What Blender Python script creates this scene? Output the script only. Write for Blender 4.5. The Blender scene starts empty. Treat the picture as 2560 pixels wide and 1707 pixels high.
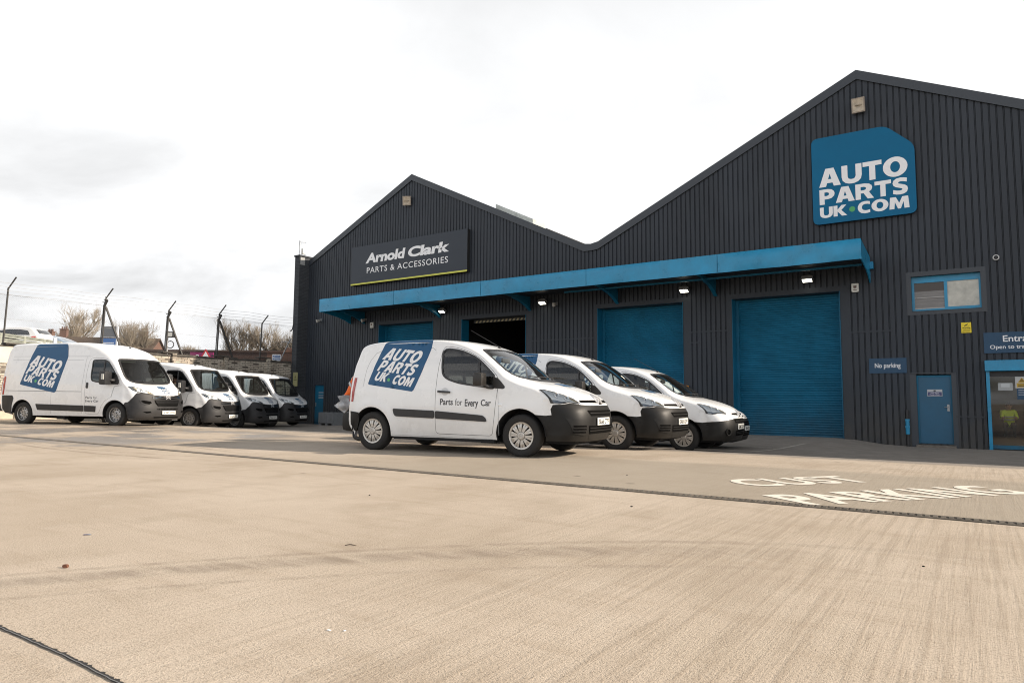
import bpy, bmesh, math, random
from mathutils import Vector, Matrix
from mathutils.geometry import delaunay_2d_cdt
random.seed(7)
R = math.radians
C = bpy.context.scene.collection
SC = bpy.context.scene

# ---------------------------------------------------------------- camera
CAM_H = 0.84
cam_d = bpy.data.cameras.new("camera"); cam_d.sensor_width = 36.0; cam_d.lens = 24.005
cam_d.clip_start = 0.05; cam_d.clip_end = 3000
cam = bpy.data.objects.new("camera", cam_d); C.objects.link(cam); SC.camera = cam
pit, rol, yaw = R(4.867), R(0.444), R(-34.147)
_f = Vector((math.sin(yaw)*math.cos(pit), math.cos(yaw)*math.cos(pit), math.sin(pit)))
_r = Vector((math.cos(yaw), -math.sin(yaw), 0)); _u = _r.cross(_f)
_r2 = math.cos(rol)*_r + math.sin(rol)*_u; _u2 = -math.sin(rol)*_r + math.cos(rol)*_u
cam.matrix_world = Matrix(((_r2.x,_u2.x,-_f.x,0),(_r2.y,_u2.y,-_f.y,0),(_r2.z,_u2.z,-_f.z,CAM_H),(0,0,0,1)))

# ---------------------------------------------------------------- sun and sky
SUN_EL, SUN_DIR = R(26.2), Vector((0.90, 0.435, 0)).normalized()      # horizontal direction towards the sun
sv = Vector((SUN_DIR.x*math.cos(SUN_EL), SUN_DIR.y*math.cos(SUN_EL), math.sin(SUN_EL)))
sun_d = bpy.data.lights.new("sun", 'SUN'); sun_d.energy = 5.0; sun_d.angle = R(0.6); sun_d.color = (1.0, 0.87, 0.72)
sun = bpy.data.objects.new("sun", sun_d); C.objects.link(sun)
sun.rotation_euler = sv.to_track_quat('Z', 'Y').to_euler(); sun.location = (20, 15, 30)

W = bpy.data.worlds.new("World"); SC.world = W; W.use_nodes = True
nt = W.node_tree; nt.nodes.clear()
def N(nt, typ, **kw):
    n = nt.nodes.new(typ)
    for k, v in kw.items():
        if k.startswith('i_'):
            key = k[2:]; key = int(key) if key.isdigit() else key
            n.inputs[key].default_value = v
        else: setattr(n, k, v)
    return n
def L(nt, a, b): nt.links.new(a, b)
def math_n(nt, op, a, b=None, clamp=False):
    n = N(nt, 'ShaderNodeMath', operation=op, use_clamp=clamp)
    for i, v in enumerate((a, b)):
        if v is None: continue
        if isinstance(v, (int, float)): n.inputs[i].default_value = v
        else: L(nt, v, n.inputs[i])
    return n.outputs[0]
def ramp(nt, fac, stops):
    n = N(nt, 'ShaderNodeValToRGB'); cr = n.color_ramp
    while len(cr.elements) < len(stops): cr.elements.new(0.5)
    for e, (p, c) in zip(cr.elements, stops):
        e.position = p; e.color = (c, c, c, 1) if isinstance(c, (int, float)) else (*c, 1)
    L(nt, fac, n.inputs[0]); return n.outputs[0]
def mixc(nt, fac, a, b, blend='MIX'):
    n = N(nt, 'ShaderNodeMix', data_type='RGBA', blend_type=blend)
    for i, v in ((0, fac), (6, a), (7, b)):
        if isinstance(v, (int, float)): n.inputs[i].default_value = v if i == 0 else (v, v, v, 1)
        elif isinstance(v, tuple): n.inputs[i].default_value = (*v, 1) if len(v) == 3 else v
        else: L(nt, v, n.inputs[i])
    return n.outputs[2]
tc = N(nt, 'ShaderNodeTexCoord'); sep = N(nt, 'ShaderNodeSeparateXYZ'); L(nt, tc.outputs['Generated'], sep.inputs[0])
den = math_n(nt, 'ADD', math_n(nt, 'MAXIMUM', sep.outputs[2], 0.0), 0.22)
cmb = N(nt, 'ShaderNodeCombineXYZ')
L(nt, math_n(nt, 'DIVIDE', sep.outputs[0], den), cmb.inputs[0]); L(nt, math_n(nt, 'DIVIDE', sep.outputs[1], den), cmb.inputs[1])
n1 = N(nt, 'ShaderNodeTexNoise', i_Scale=1.5, i_Detail=9.0, i_Roughness=0.55, i_Distortion=0.4); L(nt, cmb.outputs[0], n1.inputs['Vector'])
n2 = N(nt, 'ShaderNodeTexNoise', i_Scale=0.55, i_Detail=4.0, i_Roughness=0.5); L(nt, cmb.outputs[0], n2.inputs['Vector'])
# cloud cover thins out away from the bright side of the sky
fw = N(nt, 'ShaderNodeVectorMath', operation='DOT_PRODUCT'); L(nt, tc.outputs['Generated'], fw.inputs[0]); fw.inputs[1].default_value = (-0.1, 0.95, 0.1)
side = N(nt, 'ShaderNodeMapRange', i_1=-0.7, i_2=0.45, i_3=0.0, i_4=1.0, interpolation_type='SMOOTHSTEP'); L(nt, fw.outputs['Value'], side.inputs[0])
cov = ramp(nt, math_n(nt, 'ADD', n1.outputs[0], math_n(nt, 'ADD', math_n(nt, 'MULTIPLY', side.outputs[0], 0.24), 0.16)), [(0.50, 0.0), (0.72, 1.0)])
lft = N(nt, 'ShaderNodeVectorMath', operation='DOT_PRODUCT'); L(nt, tc.outputs['Generated'], lft.inputs[0]); lft.inputs[1].default_value = (-0.985, 0.1, 0.15)
greyl = N(nt, 'ShaderNodeMapRange', i_1=0.55, i_2=1.0, i_3=0.0, i_4=0.28, interpolation_type='SMOOTHSTEP'); L(nt, lft.outputs['Value'], greyl.inputs[0])
low = N(nt, 'ShaderNodeMapRange', i_1=0.10, i_2=0.42, i_3=1.0, i_4=0.35, interpolation_type='SMOOTHSTEP'); L(nt, sep.outputs[2], low.inputs[0])
cb = math_n(nt, 'ADD', math_n(nt, 'ADD', math_n(nt, 'MULTIPLY', ramp(nt, n2.outputs[0], [(0.3, 0.0), (0.7, 1.0)]), 0.16), math_n(nt, 'MULTIPLY', ramp(nt, n1.outputs[0], [(0.3, 0.0), (0.65, 1.0)]), 0.15)), 0.69)
cb = math_n(nt, 'MULTIPLY', cb, math_n(nt, 'ADD', math_n(nt, 'MULTIPLY', side.outputs[0], -0.46), 1.37))       # clouds facing the sun are the brighter ones
cb = math_n(nt, 'MULTIPLY', cb, math_n(nt, 'SUBTRACT', 1.0, math_n(nt, 'MULTIPLY', math_n(nt, 'MULTIPLY', greyl.outputs[0], low.outputs[0]), ramp(nt, n1.outputs[0], [(0.34, 1.0), (0.60, 0.05)]))))
zen = N(nt, 'ShaderNodeMapRange', i_1=0.45, i_2=0.82, i_3=1.0, i_4=0.20, interpolation_type='SMOOTHSTEP'); L(nt, sep.outputs[2], zen.inputs[0])
cb = math_n(nt, 'MULTIPLY', cb, zen.outputs[0])
cl_col = N(nt, 'ShaderNodeVectorMath', operation='SCALE'); cl_col.inputs[0].default_value = (0.985, 0.993, 1.005); L(nt, cb, cl_col.inputs['Scale'])
sky = N(nt, 'ShaderNodeTexSky', sky_type='NISHITA', sun_disc=False, sun_elevation=SUN_EL, sun_rotation=math.atan2(SUN_DIR.x, SUN_DIR.y), air_density=1.0, dust_density=1.5)
skys = N(nt, 'ShaderNodeVectorMath', operation='SCALE'); L(nt, sky.outputs[0], skys.inputs[0]); skys.inputs['Scale'].default_value = 0.10
bg = N(nt, 'ShaderNodeBackground', i_Strength=1.0); L(nt, mixc(nt, cov, skys.outputs[0], cl_col.outputs[0]), bg.inputs[0])
wo = N(nt, 'ShaderNodeOutputWorld'); L(nt, bg.outputs[0], wo.inputs[0])

SC.view_settings.view_transform = 'Standard'; SC.view_settings.look = 'None'
SC.view_settings.exposure = 0.47; SC.view_settings.gamma = 1.0
SC.cycles.use_denoising = True; SC.cycles.filter_width = 1.05; SC.cycles.max_bounces = 8; SC.cycles.transparent_max_bounces = 16
SC.cycles.caustics_reflective = False; SC.cycles.caustics_refractive = False

# ---------------------------------------------------------------- helpers
def prop(o, label=None, cat=None, group=None, kind=None):
    for k, v in (('label', label), ('category', cat), ('group', group), ('kind', kind)):
        if v: o[k] = v
    return o
def thing(name, label, cat, loc=(0,0,0), rotz=0.0, group=None):
    o = bpy.data.objects.new(name, None); C.objects.link(o); o.location = loc; o.rotation_euler = (0, 0, rotz)
    o.empty_display_size = 0.2
    return prop(o, label, cat, group)
class MB:
    def __init__(s): s.v = []; s.f = []; s.m = []
    def add(s, vs, fs, mi=0):
        b = len(s.v); s.v += [tuple(p) for p in vs]; s.f += [tuple(i+b for i in f) for f in fs]; s.m += [mi]*len(fs); return s
    def quad(s, a, b, c, d, mi=0): return s.add([a, b, c, d], [(0,1,2,3)], mi)
    def box(s, x0, x1, y0, y1, z0, z1, mi=0, M=None):
        vs = [Vector((x,y,z)) for x in (x0,x1) for y in (y0,y1) for z in (z0,z1)]
        if M is not None: vs = [M @ p for p in vs]
        return s.add(vs, [(0,1,3,2),(4,6,7,5),(0,4,5,1),(2,3,7,6),(0,2,6,4),(1,5,7,3)], mi)
    def rbox(s, x0, x1, y0, y1, z0, z1, r, mi=0, M=None):
        bm = bmesh.new(); bmesh.ops.create_cube(bm, size=1)
        for v in bm.verts: v.co = Vector(((x0+x1)/2+v.co.x*(x1-x0), (y0+y1)/2+v.co.y*(y1-y0), (z0+z1)/2+v.co.z*(z1-z0)))
        bmesh.ops.bevel(bm, geom=bm.edges[:], offset=r, segments=2, profile=0.6, affect='EDGES')
        bm.verts.index_update()
        vs = [(M @ v.co) if M is not None else v.co.copy() for v in bm.verts]; fs = [[v.index for v in f.verts] for f in bm.faces]
        bm.free(); return s.add(vs, fs, mi)
    def tube(s, pts, r, n=6, mi=0, cap=True):
        pts = [Vector(p) for p in pts]; rs = r if isinstance(r, (list, tuple)) else [r]*len(pts)
        vs = []; fs = []; prev = None
        for i, p in enumerate(pts):
            d = (pts[min(i+1, len(pts)-1)]-pts[max(i-1, 0)]).normalized()
            if prev is None: a = d.orthogonal().normalized()
            else:
                a = prev-d*prev.dot(d); a = a.normalized() if a.length > 1e-5 else d.orthogonal().normalized()
            prev = a; b = d.cross(a)
            for k in range(n):
                t = 2*math.pi*k/n; vs.append(p+(a*math.cos(t)+b*math.sin(t))*rs[i])
        for i in range(len(pts)-1):
            for k in range(n):
                k2 = (k+1) % n; fs.append((i*n+k, i*n+k2, (i+1)*n+k2, (i+1)*n+k))
        if cap: fs.append(tuple(range(n-1,-1,-1))); fs.append(tuple((len(pts)-1)*n+k for k in range(n)))
        return s.add(vs, fs, mi)
    def lathe(s, prof, n=32, M=None, mi=0, close=False):
        """profile of (radius, axial) turned about local Y"""
        vs = []; fs = []; m = len(prof)
        for k in range(n):
            t = 2*math.pi*k/n
            for r, a in prof:
                p = Vector((r*math.cos(t), a, r*math.sin(t))); vs.append(M @ p if M is not None else p)
        for k in range(n):
            k2 = (k+1) % n
            for j in range(m-1 if not close else m):
                j2 = (j+1) % m; fs.append((k*m+j, k*m+j2, k2*m+j2, k2*m+j))
        return s.add(vs, fs, mi)
    def prism(s, poly, a0, a1, axis='y', mi=0, M=None):
        """2D polygon extruded along an axis: axis y -> (x,z); x -> (y,z); z -> (x,y)"""
        def P(p, a): return Vector({'y': (p[0], a, p[1]), 'x': (a, p[0], p[1]), 'z': (p[0], p[1], a)}[axis])
        n = len(poly); vs = [P(p, a0) for p in poly]+[P(p, a1) for p in poly]
        if M is not None: vs = [M @ v for v in vs]
        fs = [tuple(range(n-1,-1,-1)), tuple(range(n, 2*n))]+[(i, (i+1) % n, n+(i+1) % n, n+i) for i in range(n)]
        return s.add(vs, fs, mi)
    def build(s, name, mats, parent=None, smooth=False, merge=0.0, sharp=None):
        me = bpy.data.meshes.new(name); me.from_pydata(s.v, [], s.f)
        for m in (mats if isinstance(mats, (list, tuple)) else [mats]): me.materials.append(m)
        me.polygons.foreach_set('material_index', s.m)
        bm = bmesh.new(); bm.from_mesh(me)
        if merge: bmesh.ops.remove_doubles(bm, verts=bm.verts, dist=merge)
        bmesh.ops.recalc_face_normals(bm, faces=bm.faces)
        bm.to_mesh(me); bm.free()
        if smooth: me.polygons.foreach_set('use_smooth', [True]*len(me.polygons))
        if sharp is not None: me.set_sharp_from_angle(angle=R(sharp))
        me.update()
        o = bpy.data.objects.new(name, me); C.objects.link(o)
        if parent is not None: o.parent = parent
        return o
def copy_tree(o, parent=None):
    c = o.copy(); C.objects.link(c)
    if parent is not None: c.parent = parent
    for ch in list(o.children): copy_tree(ch, c)
    return c

# ---------------------------------------------------------------- materials
MATS = {}
def mat(name, col, rough=0.6, metal=0.0, var=0.0, vscale=4.0, bump=0.0, bscale=40.0, spec=0.5, coat=0.0, dirt=None, emit=None, stretch=None):
    if name in MATS: return MATS[name]
    m = bpy.data.materials.new(name); m.use_nodes = True; t = m.node_tree; b = t.nodes['Principled BSDF']
    b.inputs['Base Color'].default_value = (*col, 1); b.inputs['Roughness'].default_value = rough; b.inputs['Metallic'].default_value = metal
    b.inputs['Specular IOR Level'].default_value = spec; b.inputs['Coat Weight'].default_value = coat; b.inputs['Coat Roughness'].default_value = 0.06
    co = N(t, 'ShaderNodeTexCoord').outputs['Object']
    if stretch:
        mp = N(t, 'ShaderNodeMapping'); mp.inputs['Scale'].default_value = stretch; L(t, co, mp.inputs[0]); co2 = mp.outputs[0]
    else: co2 = co
    if var:
        n = N(t, 'ShaderNodeTexNoise', i_Scale=vscale, i_Detail=7.0, i_Roughness=0.62); L(t, co2, n.inputs['Vector'])
        f = ramp(t, n.outputs[0], [(0.28, 0.0), (0.72, 1.0)])
        c = mixc(t, f, tuple(x*(1-var) for x in col), tuple(min(1, x*(1+var)) for x in col))
        if dirt:
            dcol, dlo, dhi, damt = dirt          # grime that gathers on the low part of the thing
            sp = N(t, 'ShaderNodeSeparateXYZ'); L(t, co, sp.inputs[0])
            mr = N(t, 'ShaderNodeMapRange', i_1=dlo, i_2=dhi, i_3=damt, i_4=0.0); L(t, sp.outputs[2], mr.inputs[0])
            n3 = N(t, 'ShaderNodeTexNoise', i_Scale=3.0, i_Detail=8.0, i_Roughness=0.7); L(t, co, n3.inputs['Vector'])
            c = mixc(t, math_n(t, 'MULTIPLY', mr.outputs[0], ramp(t, n3.outputs[0], [(0.3, 0.25), (0.7, 1.0)])), c, dcol)
        L(t, c, b.inputs['Base Color'])
        L(t, ramp(t, n.outputs[0], [(0.2, max(0.02, rough-0.08)), (0.8, min(1, rough+0.08))]), b.inputs['Roughness'])
    if bump:
        n = N(t, 'ShaderNodeTexNoise', i_Scale=bscale, i_Detail=6.0, i_Roughness=0.6); L(t, co2, n.inputs['Vector'])
        bu = N(t, 'ShaderNodeBump', i_Strength=bump, i_Distance=0.02); L(t, n.outputs[0], bu.inputs['Height']); L(t, bu.outputs[0], b.inputs['Normal'])
    if emit:
        b.inputs['Emission Color'].default_value = (*emit[0], 1); b.inputs['Emission Strength'].default_value = emit[1]
    MATS[name] = m; return m
def glass_mat(name, tint, dust=0.0, rough=0.0):
    m = bpy.data.materials.new(name); m.use_nodes = True; t = m.node_tree; t.nodes.clear()
    fr = N(t, 'ShaderNodeFresnel', i_IOR=1.52); tr = N(t, 'ShaderNodeBsdfTransparent'); tr.inputs[0].default_value = (*tint, 1)
    gl = N(t, 'ShaderNodeBsdfGlossy', i_Roughness=rough); gl.inputs[0].default_value = (1, 1, 1, 1)
    fac = math_n(t, 'ADD', math_n(t, 'MULTIPLY', fr.outputs[0], 1.0), 0.0, True)
    mx = N(t, 'ShaderNodeMixShader'); L(t, fac, mx.inputs[0]); L(t, tr.outputs[0], mx.inputs[1]); L(t, gl.outputs[0], mx.inputs[2])
    out = N(t, 'ShaderNodeOutputMaterial')
    if dust:
        di = N(t, 'ShaderNodeBsdfDiffuse'); di.inputs[0].default_value = (0.5, 0.48, 0.44, 1)
        no = N(t, 'ShaderNodeTexNoise', i_Scale=4.0, i_Detail=5.0); m2 = N(t, 'ShaderNodeMixShader')
        L(t, ramp(t, no.outputs[0], [(0.3, dust*0.4), (0.75, dust)]), m2.inputs[0]); L(t, mx.outputs[0], m2.inputs[1]); L(t, di.outputs[0], m2.inputs[2]); L(t, m2.outputs[0], out.inputs[0])
    else: L(t, mx.outputs[0], out.inputs[0])
    MATS[name] = m; return m

M_white = mat('van_white_paint', (0.80, 0.81, 0.82), 0.28, 0, 0.03, 2.0, coat=0.6, dirt=((0.36, 0.31, 0.25), 0.15, 0.85, 0.42))
M_bumper = mat('bumper_black_plastic', (0.010, 0.0098, 0.0095), 0.5, 0, 0.3, 5.0, 0.05, 300, spec=0.3, dirt=((0.042, 0.036, 0.028), 0.12, 0.45, 0.55))
M_bumper_g = mat('bumper_grey_plastic', (0.026, 0.026, 0.028), 0.55, 0, 0.25, 5.0, 0.05, 300, spec=0.35, dirt=((0.065, 0.057, 0.047), 0.1, 0.6, 0.5))
M_trim = mat('black_trim', (0.022, 0.022, 0.024), 0.5, 0, 0.2, 8.0)
M_trimb = mat('brownish_black_trim', (0.017, 0.015, 0.013), 0.42, 0, 0.25, 6.0)
M_gap = mat('panel_gap', (0.012, 0.012, 0.013), 0.9)
M_slot = mat('grille_slot_black', (0.004, 0.004, 0.004), 0.8, spec=0.05)
M_cabin = mat('cabin_grey', (0.045, 0.047, 0.05), 0.8, 0, 0.2, 6.0)
M_headlin = mat('cabin_headliner', (0.25, 0.25, 0.24), 0.9)
M_seat = mat('seat_fabric', (0.03, 0.032, 0.036), 0.9, 0, 0.3, 30.0)
M_tyre = mat('tyre_rubber', (0.020, 0.019, 0.018), 0.85, 0, 0.35, 9.0, 0.2, 60)
M_rim = mat('wheel_trim_silver', (0.52, 0.49, 0.45), 0.38, 0.55, 0.14, 12.0)
M_steel = mat('steel_wheel_grey', (0.42, 0.41, 0.40), 0.42, 0.6, 0.2, 14.0)
M_chrome = mat('chrome', (0.85, 0.86, 0.88), 0.12, 1.0)
M_lampb = mat('lamp_bowl', (0.90, 0.93, 0.98), 0.3, 0.0, 0.08, 14.0)
M_lampd = mat('lamp_dark', (0.10, 0.12, 0.15), 0.3, 0.4)
M_amber = mat('lamp_amber', (0.8, 0.32, 0.05), 0.3)
M_red = mat('tail_lamp_red', (0.35, 0.012, 0.012), 0.15, 0, 0.2, 20.0, coat=0.8)
M_blue_v = mat('logo_blue_vinyl', (0.011, 0.080, 0.190), 0.40, 0, 0.06, 3.0, spec=0.35)
M_wht_v = mat('logo_white_vinyl', (0.80, 0.81, 0.83), 0.4, 0, 0.02, 3.0)
M_grn_v = mat('logo_green_vinyl', (0.09, 0.38, 0.14), 0.4)
M_grey_v = mat('lettering_grey_vinyl', (0.055, 0.056, 0.062), 0.5)
M_plate = mat('plate_white', (0.80, 0.80, 0.76), 0.35, 0, 0.05, 20.0)
M_platey = mat('plate_yellow', (0.75, 0.55, 0.04), 0.35)
M_glass = glass_mat('van_glass', (0.84, 0.90, 0.88), 0.018)
M_lens = glass_mat('lens_clear', (0.94, 0.96, 0.97))
M_clad = mat('anthracite_cladding', (0.033, 0.0395, 0.050), 0.52, 0, 0.22, 0.9, spec=0.28, dirt=((0.075, 0.067, 0.056), -0.6, 1.3, 0.9), stretch=(1, 1, 0.25))
M_trimc = mat('anthracite_flashing', (0.033, 0.040, 0.051), 0.45, 0, 0.12, 1.5)
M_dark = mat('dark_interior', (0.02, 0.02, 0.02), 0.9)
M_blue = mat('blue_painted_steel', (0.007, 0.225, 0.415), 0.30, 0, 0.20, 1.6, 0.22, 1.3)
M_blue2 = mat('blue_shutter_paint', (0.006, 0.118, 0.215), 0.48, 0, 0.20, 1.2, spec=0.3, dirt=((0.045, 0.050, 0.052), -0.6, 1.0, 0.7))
M_bluef = mat('blue_door_paint', (0.014, 0.090, 0.168), 0.5, 0, 0.12, 2.0)
M_signb = mat('sign_blue_face', (0.007, 0.125, 0.255), 0.5, 0, 0.05, 2.0, spec=0.15)
M_signn = mat('sign_navy_face', (0.024, 0.066, 0.125), 0.45, 0, 0.10, 3.0, spec=0.3)
M_signd = mat('sign_charcoal_face', (0.032, 0.040, 0.054), 0.45, 0, 0.06, 2.0, spec=0.3)
M_signw = mat('sign_white', (0.82, 0.83, 0.85), 0.45)
M_yel = mat('sign_yellow', (0.78, 0.60, 0.02), 0.45, 0, 0.05, 9)
M_lime = mat('stripe_lime', (0.62, 0.62, 0.08), 0.45)
M_green = mat('dot_green', (0.06, 0.36, 0.12), 0.45)
M_ink = mat('black_ink', (0.015, 0.015, 0.015), 0.6)
M_galv = mat('galvanised_steel', (0.34, 0.35, 0.36), 0.45, 0.7, 0.2, 8.0)
M_fpost = mat('fence_steel_dark', (0.060, 0.058, 0.056), 0.6, 0.3, 0.3, 9.0)
M_wire = mat('wire_grey', (0.20, 0.20, 0.20), 0.5, 0.5)
M_grey = mat('plastic_grey', (0.20, 0.21, 0.22), 0.6, 0, 0.15, 5.0)
M_lgrey = mat('alarm_box_white', (0.62, 0.62, 0.58), 0.5, 0, 0.1, 9.0)
M_rust = mat('floodlight_bowl', (0.40, 0.35, 0.28), 0.35, 0.3, 0.4, 9.0)
M_skin = mat('skin', (0.42, 0.25, 0.18), 0.55)
M_hair = mat('hair_brown', (0.03, 0.02, 0.014), 0.6)
M_orange = mat('hi_vis_orange', (0.90, 0.16, 0.02), 0.7, 0, 0.15, 12.0, 0.3, 12)
M_hiy = mat('hi_vis_yellow', (0.62, 0.85, 0.04), 0.7, 0, 0.12, 12.0, 0.3, 12)
M_refl = mat('reflective_tape', (0.45, 0.46, 0.46), 0.4)
M_trous = mat('navy_trousers', (0.018, 0.019, 0.026), 0.85, 0, 0.3, 15)
M_boot = mat('black_boots', (0.014, 0.013, 0.012), 0.5)
M_bag = mat('clear_grey_plastic_bag', (0.42, 0.43, 0.45), 0.22, 0, 0.35, 9.0, 0.5, 14)
def worn_paint(name, colp, base, lo, hi):
    m = mat(name, colp, 0.8); t = m.node_tree; b = t.nodes['Principled BSDF']; co = N(t, 'ShaderNodeTexCoord').outputs['Object']
    a = N(t, 'ShaderNodeTexNoise', i_Scale=38.0, i_Detail=6.0, i_Roughness=0.75); L(t, co, a.inputs['Vector']); c = N(t, 'ShaderNodeTexNoise', i_Scale=4.0, i_Detail=4.0); L(t, co, c.inputs['Vector'])
    f = ramp(t, math_n(t, 'ADD', a.outputs[0], math_n(t, 'MULTIPLY', math_n(t, 'SUBTRACT', c.outputs[0], 0.5), 0.6)), [(lo, 0.0), (hi, 1.0)])
    L(t, mixc(t, f, colp, base), b.inputs['Base Color']); return m
M_paint_w = worn_paint('road_paint_white', (0.74, 0.70, 0.62), (0.46, 0.39, 0.30), 0.60, 0.76)

# text as flat triangles in a 0..1 box ------------------------------------------------
TXT = {}
def text_tris(s, bold=0.0, space=1.0):
    key = (s, bold, space)
    if key in TXT: return TXT[key]
    cu = bpy.data.curves.new('lettering', 'FONT'); cu.body = s; cu.size = 1.0; cu.offset = bold; cu.resolution_u = 4; cu.space_character = space; cu.fill_mode = 'FRONT'
    o = bpy.data.objects.new('lettering', cu); C.objects.link(o)
    bpy.context.view_layer.update()
    me = bpy.data.meshes.new_from_object(o.evaluated_get(bpy.context.evaluated_depsgraph_get()))
    vs = [(v.co.x, v.co.y) for v in me.vertices]; fs = [tuple(p.vertices) for p in me.polygons]
    bpy.data.objects.remove(o); bpy.data.curves.remove(cu); bpy.data.meshes.remove(me)
    x0 = min(v[0] for v in vs); x1 = max(v[0] for v in vs); y0 = min(v[1] for v in vs); y1 = max(v[1] for v in vs)
    TXT[key] = ([((x-x0)/(x1-x0), (y-y0)/(y1-y0)) for x, y in vs], fs, (x1-x0)/(y1-y0)); return TXT[key]
def add_text(mb, s, fn, bold=0.0, space=1.0, mi=0):
    vs, fs, _ = text_tris(s, bold, space); mb.add([fn(u, v) for u, v in vs], fs, mi); return mb
GLY = {
 'A': (1.04, [(0,0),(.31,1),(.69,1),(1,0),(.68,0),(.625,.19),(.375,.19),(.32,0)], [[(.425,.40),(.575,.40),(.5,.70)]]),
 'U': (.94, [(0,1),(.30,1),(.30,.38),(.34,.27),(.42,.225),(.5,.215),(.58,.225),(.66,.27),(.70,.38),(.70,1),(1,1),(1,.38),(.95,.18),(.82,.05),(.64,-.015),(.5,-.025),(.36,-.015),(.18,.05),(.05,.18),(0,.38)], []),
 'T': (.86, [(0,1),(1,1),(1,.76),(.66,.76),(.66,0),(.34,0),(.34,.76),(0,.76)], []),
 'O': (1.08, [(.5+.5*math.cos(a*math.pi/16), .5+.53*math.sin(a*math.pi/16)) for a in range(32)], [[(.5+.20*math.cos(a*math.pi/10), .5+.29*math.sin(a*math.pi/10)) for a in range(20)]]),
 'P': (.86, [(0,0),(0,1),(.55,1),(.80,.95),(.95,.82),(1,.665),(.95,.51),(.80,.38),(.58,.33),(.33,.33),(.33,0)], [[(.33,.55),(.33,.79),(.50,.79),(.60,.75),(.63,.67),(.60,.59),(.50,.55)]]),
 'R': (.98, [(0,0),(0,1),(.52,1),(.76,.95),(.89,.83),(.92,.69),(.87,.54),(.74,.44),(1,0),(.66,0),(.44,.38),(.29,.38),(.29,0)], [[(.29,.57),(.29,.79),(.47,.79),(.56,.75),(.59,.68),(.56,.61),(.47,.57)]]),
 'S': (.82, [(.93,.96),(.75,1.01),(.52,1.03),(.25,.99),(.08,.87),(.03,.70),(.08,.56),(.22,.46),(.45,.39),(.60,.34),(.63,.29),(.59,.24),(.48,.215),(.30,.23),(.06,.30),(.04,.05),(.25,-.01),(.48,-.03),(.72,0),(.90,.10),(.97,.28),(.93,.44),(.80,.54),(.60,.61),(.42,.66),(.37,.71),(.40,.76),(.50,.79),(.68,.78),(.91,.72)], []),
 'K': (.97, [(0,0),(0,1),(.30,1),(.30,.60),(.60,1),(.97,1),(.58,.53),(1,0),(.62,0),(.30,.44),(.30,0)], []),
 'C': (.84, [(.95,.97),(.75,1.02),(.55,1.03),(.3,.98),(.1,.83),(0,.6),(0,.42),(.08,.2),(.25,.04),(.52,-.03),(.75,-.02),(.95,.03),(.95,.28),(.75,.23),(.58,.23),(.42,.29),(.33,.4),(.32,.55),(.37,.68),(.48,.76),(.6,.78),(.78,.77),(.95,.71)], []),
 'M': (1.25, [(0,0),(.05,1),(.34,1),(.5,.48),(.66,1),(.95,1),(1,0),(.75,0),(.715,.58),(.57,0),(.43,0),(.285,.58),(.25,0)], [])}
def in_p(p, poly):
    x, y = p; c = False; j = len(poly)-1
    for i in range(len(poly)):
        xi, yi = poly[i]; xj, yj = poly[j]
        if (yi > y) != (yj > y) and x < (xj-xi)*(y-yi)/(yj-yi)+xi: c = not c
        j = i
    return c
def logo_tris(s):
    """heavy rounded capitals of the tag logo, drawn as outlines"""
    key = ('logo', s)
    if key in TXT: return TXT[key]
    V = []; F = []; x = 0.0
    for ch in s:
        w, o, hs = GLY[ch]; vs = []; es = []
        for lp in [o]+hs:
            lp = [(p[0]+(q_[0]-p[0])*j/n_, p[1]+(q_[1]-p[1])*j/n_) for p, q_ in zip(lp, lp[1:]+lp[:1]) for n_ in [max(1, int(math.hypot(q_[0]-p[0], q_[1]-p[1])/.16))] for j in range(n_)]
            b = len(vs); vs += [Vector(p) for p in lp]; es += [(b+i, b+(i+1) % len(lp)) for i in range(len(lp))]
        vs += [Vector((.07+.13*i, .07+.12*j)) for i in range(8) for j in range(8) if in_p((.07+.13*i, .07+.12*j), o) and not any(in_p((.07+.13*i, .07+.12*j), h) for h in hs)]
        r = delaunay_2d_cdt(vs, es, [], 0, 1e-6); b = len(V); V += [(x+p[0]*w, p[1]) for p in r[0]]
        for f in r[2]:
            c = (sum(r[0][i][0] for i in f)/3, sum(r[0][i][1] for i in f)/3)
            if in_p(c, o) and not any(in_p(c, h) for h in hs): F.append(tuple(b+i for i in f))
        x += w+.05
    x -= .05; TXT[key] = ([(p[0]/x, p[1]) for p in V], F, x); return TXT[key]
def add_logo(mb, s, fn, mi=0):
    vs, fs, _ = logo_tris(s); mb.add([fn(u, v) for u, v in vs], fs, mi); return mb
def wall_text(mb, s, x0, x1, z0, z1, y, bold=0.0, space=1.0, mi=0, shear=0.0, logo=False):
    fn = lambda u, v: (x0+(x1-x0)*u+shear*v*(z1-z0), y, z0+(z1-z0)*v)
    return add_logo(mb, s, fn, mi) if logo else add_text(mb, s, fn, bold, space, mi)
def disc(mb, cx, cz, r, y, n=20, mi=0):
    mb.add([(cx+r*math.cos(2*math.pi*k/n), y, cz+r*math.sin(2*math.pi*k/n)) for k in range(n)], [tuple(range(n))], mi); return mb

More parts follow.
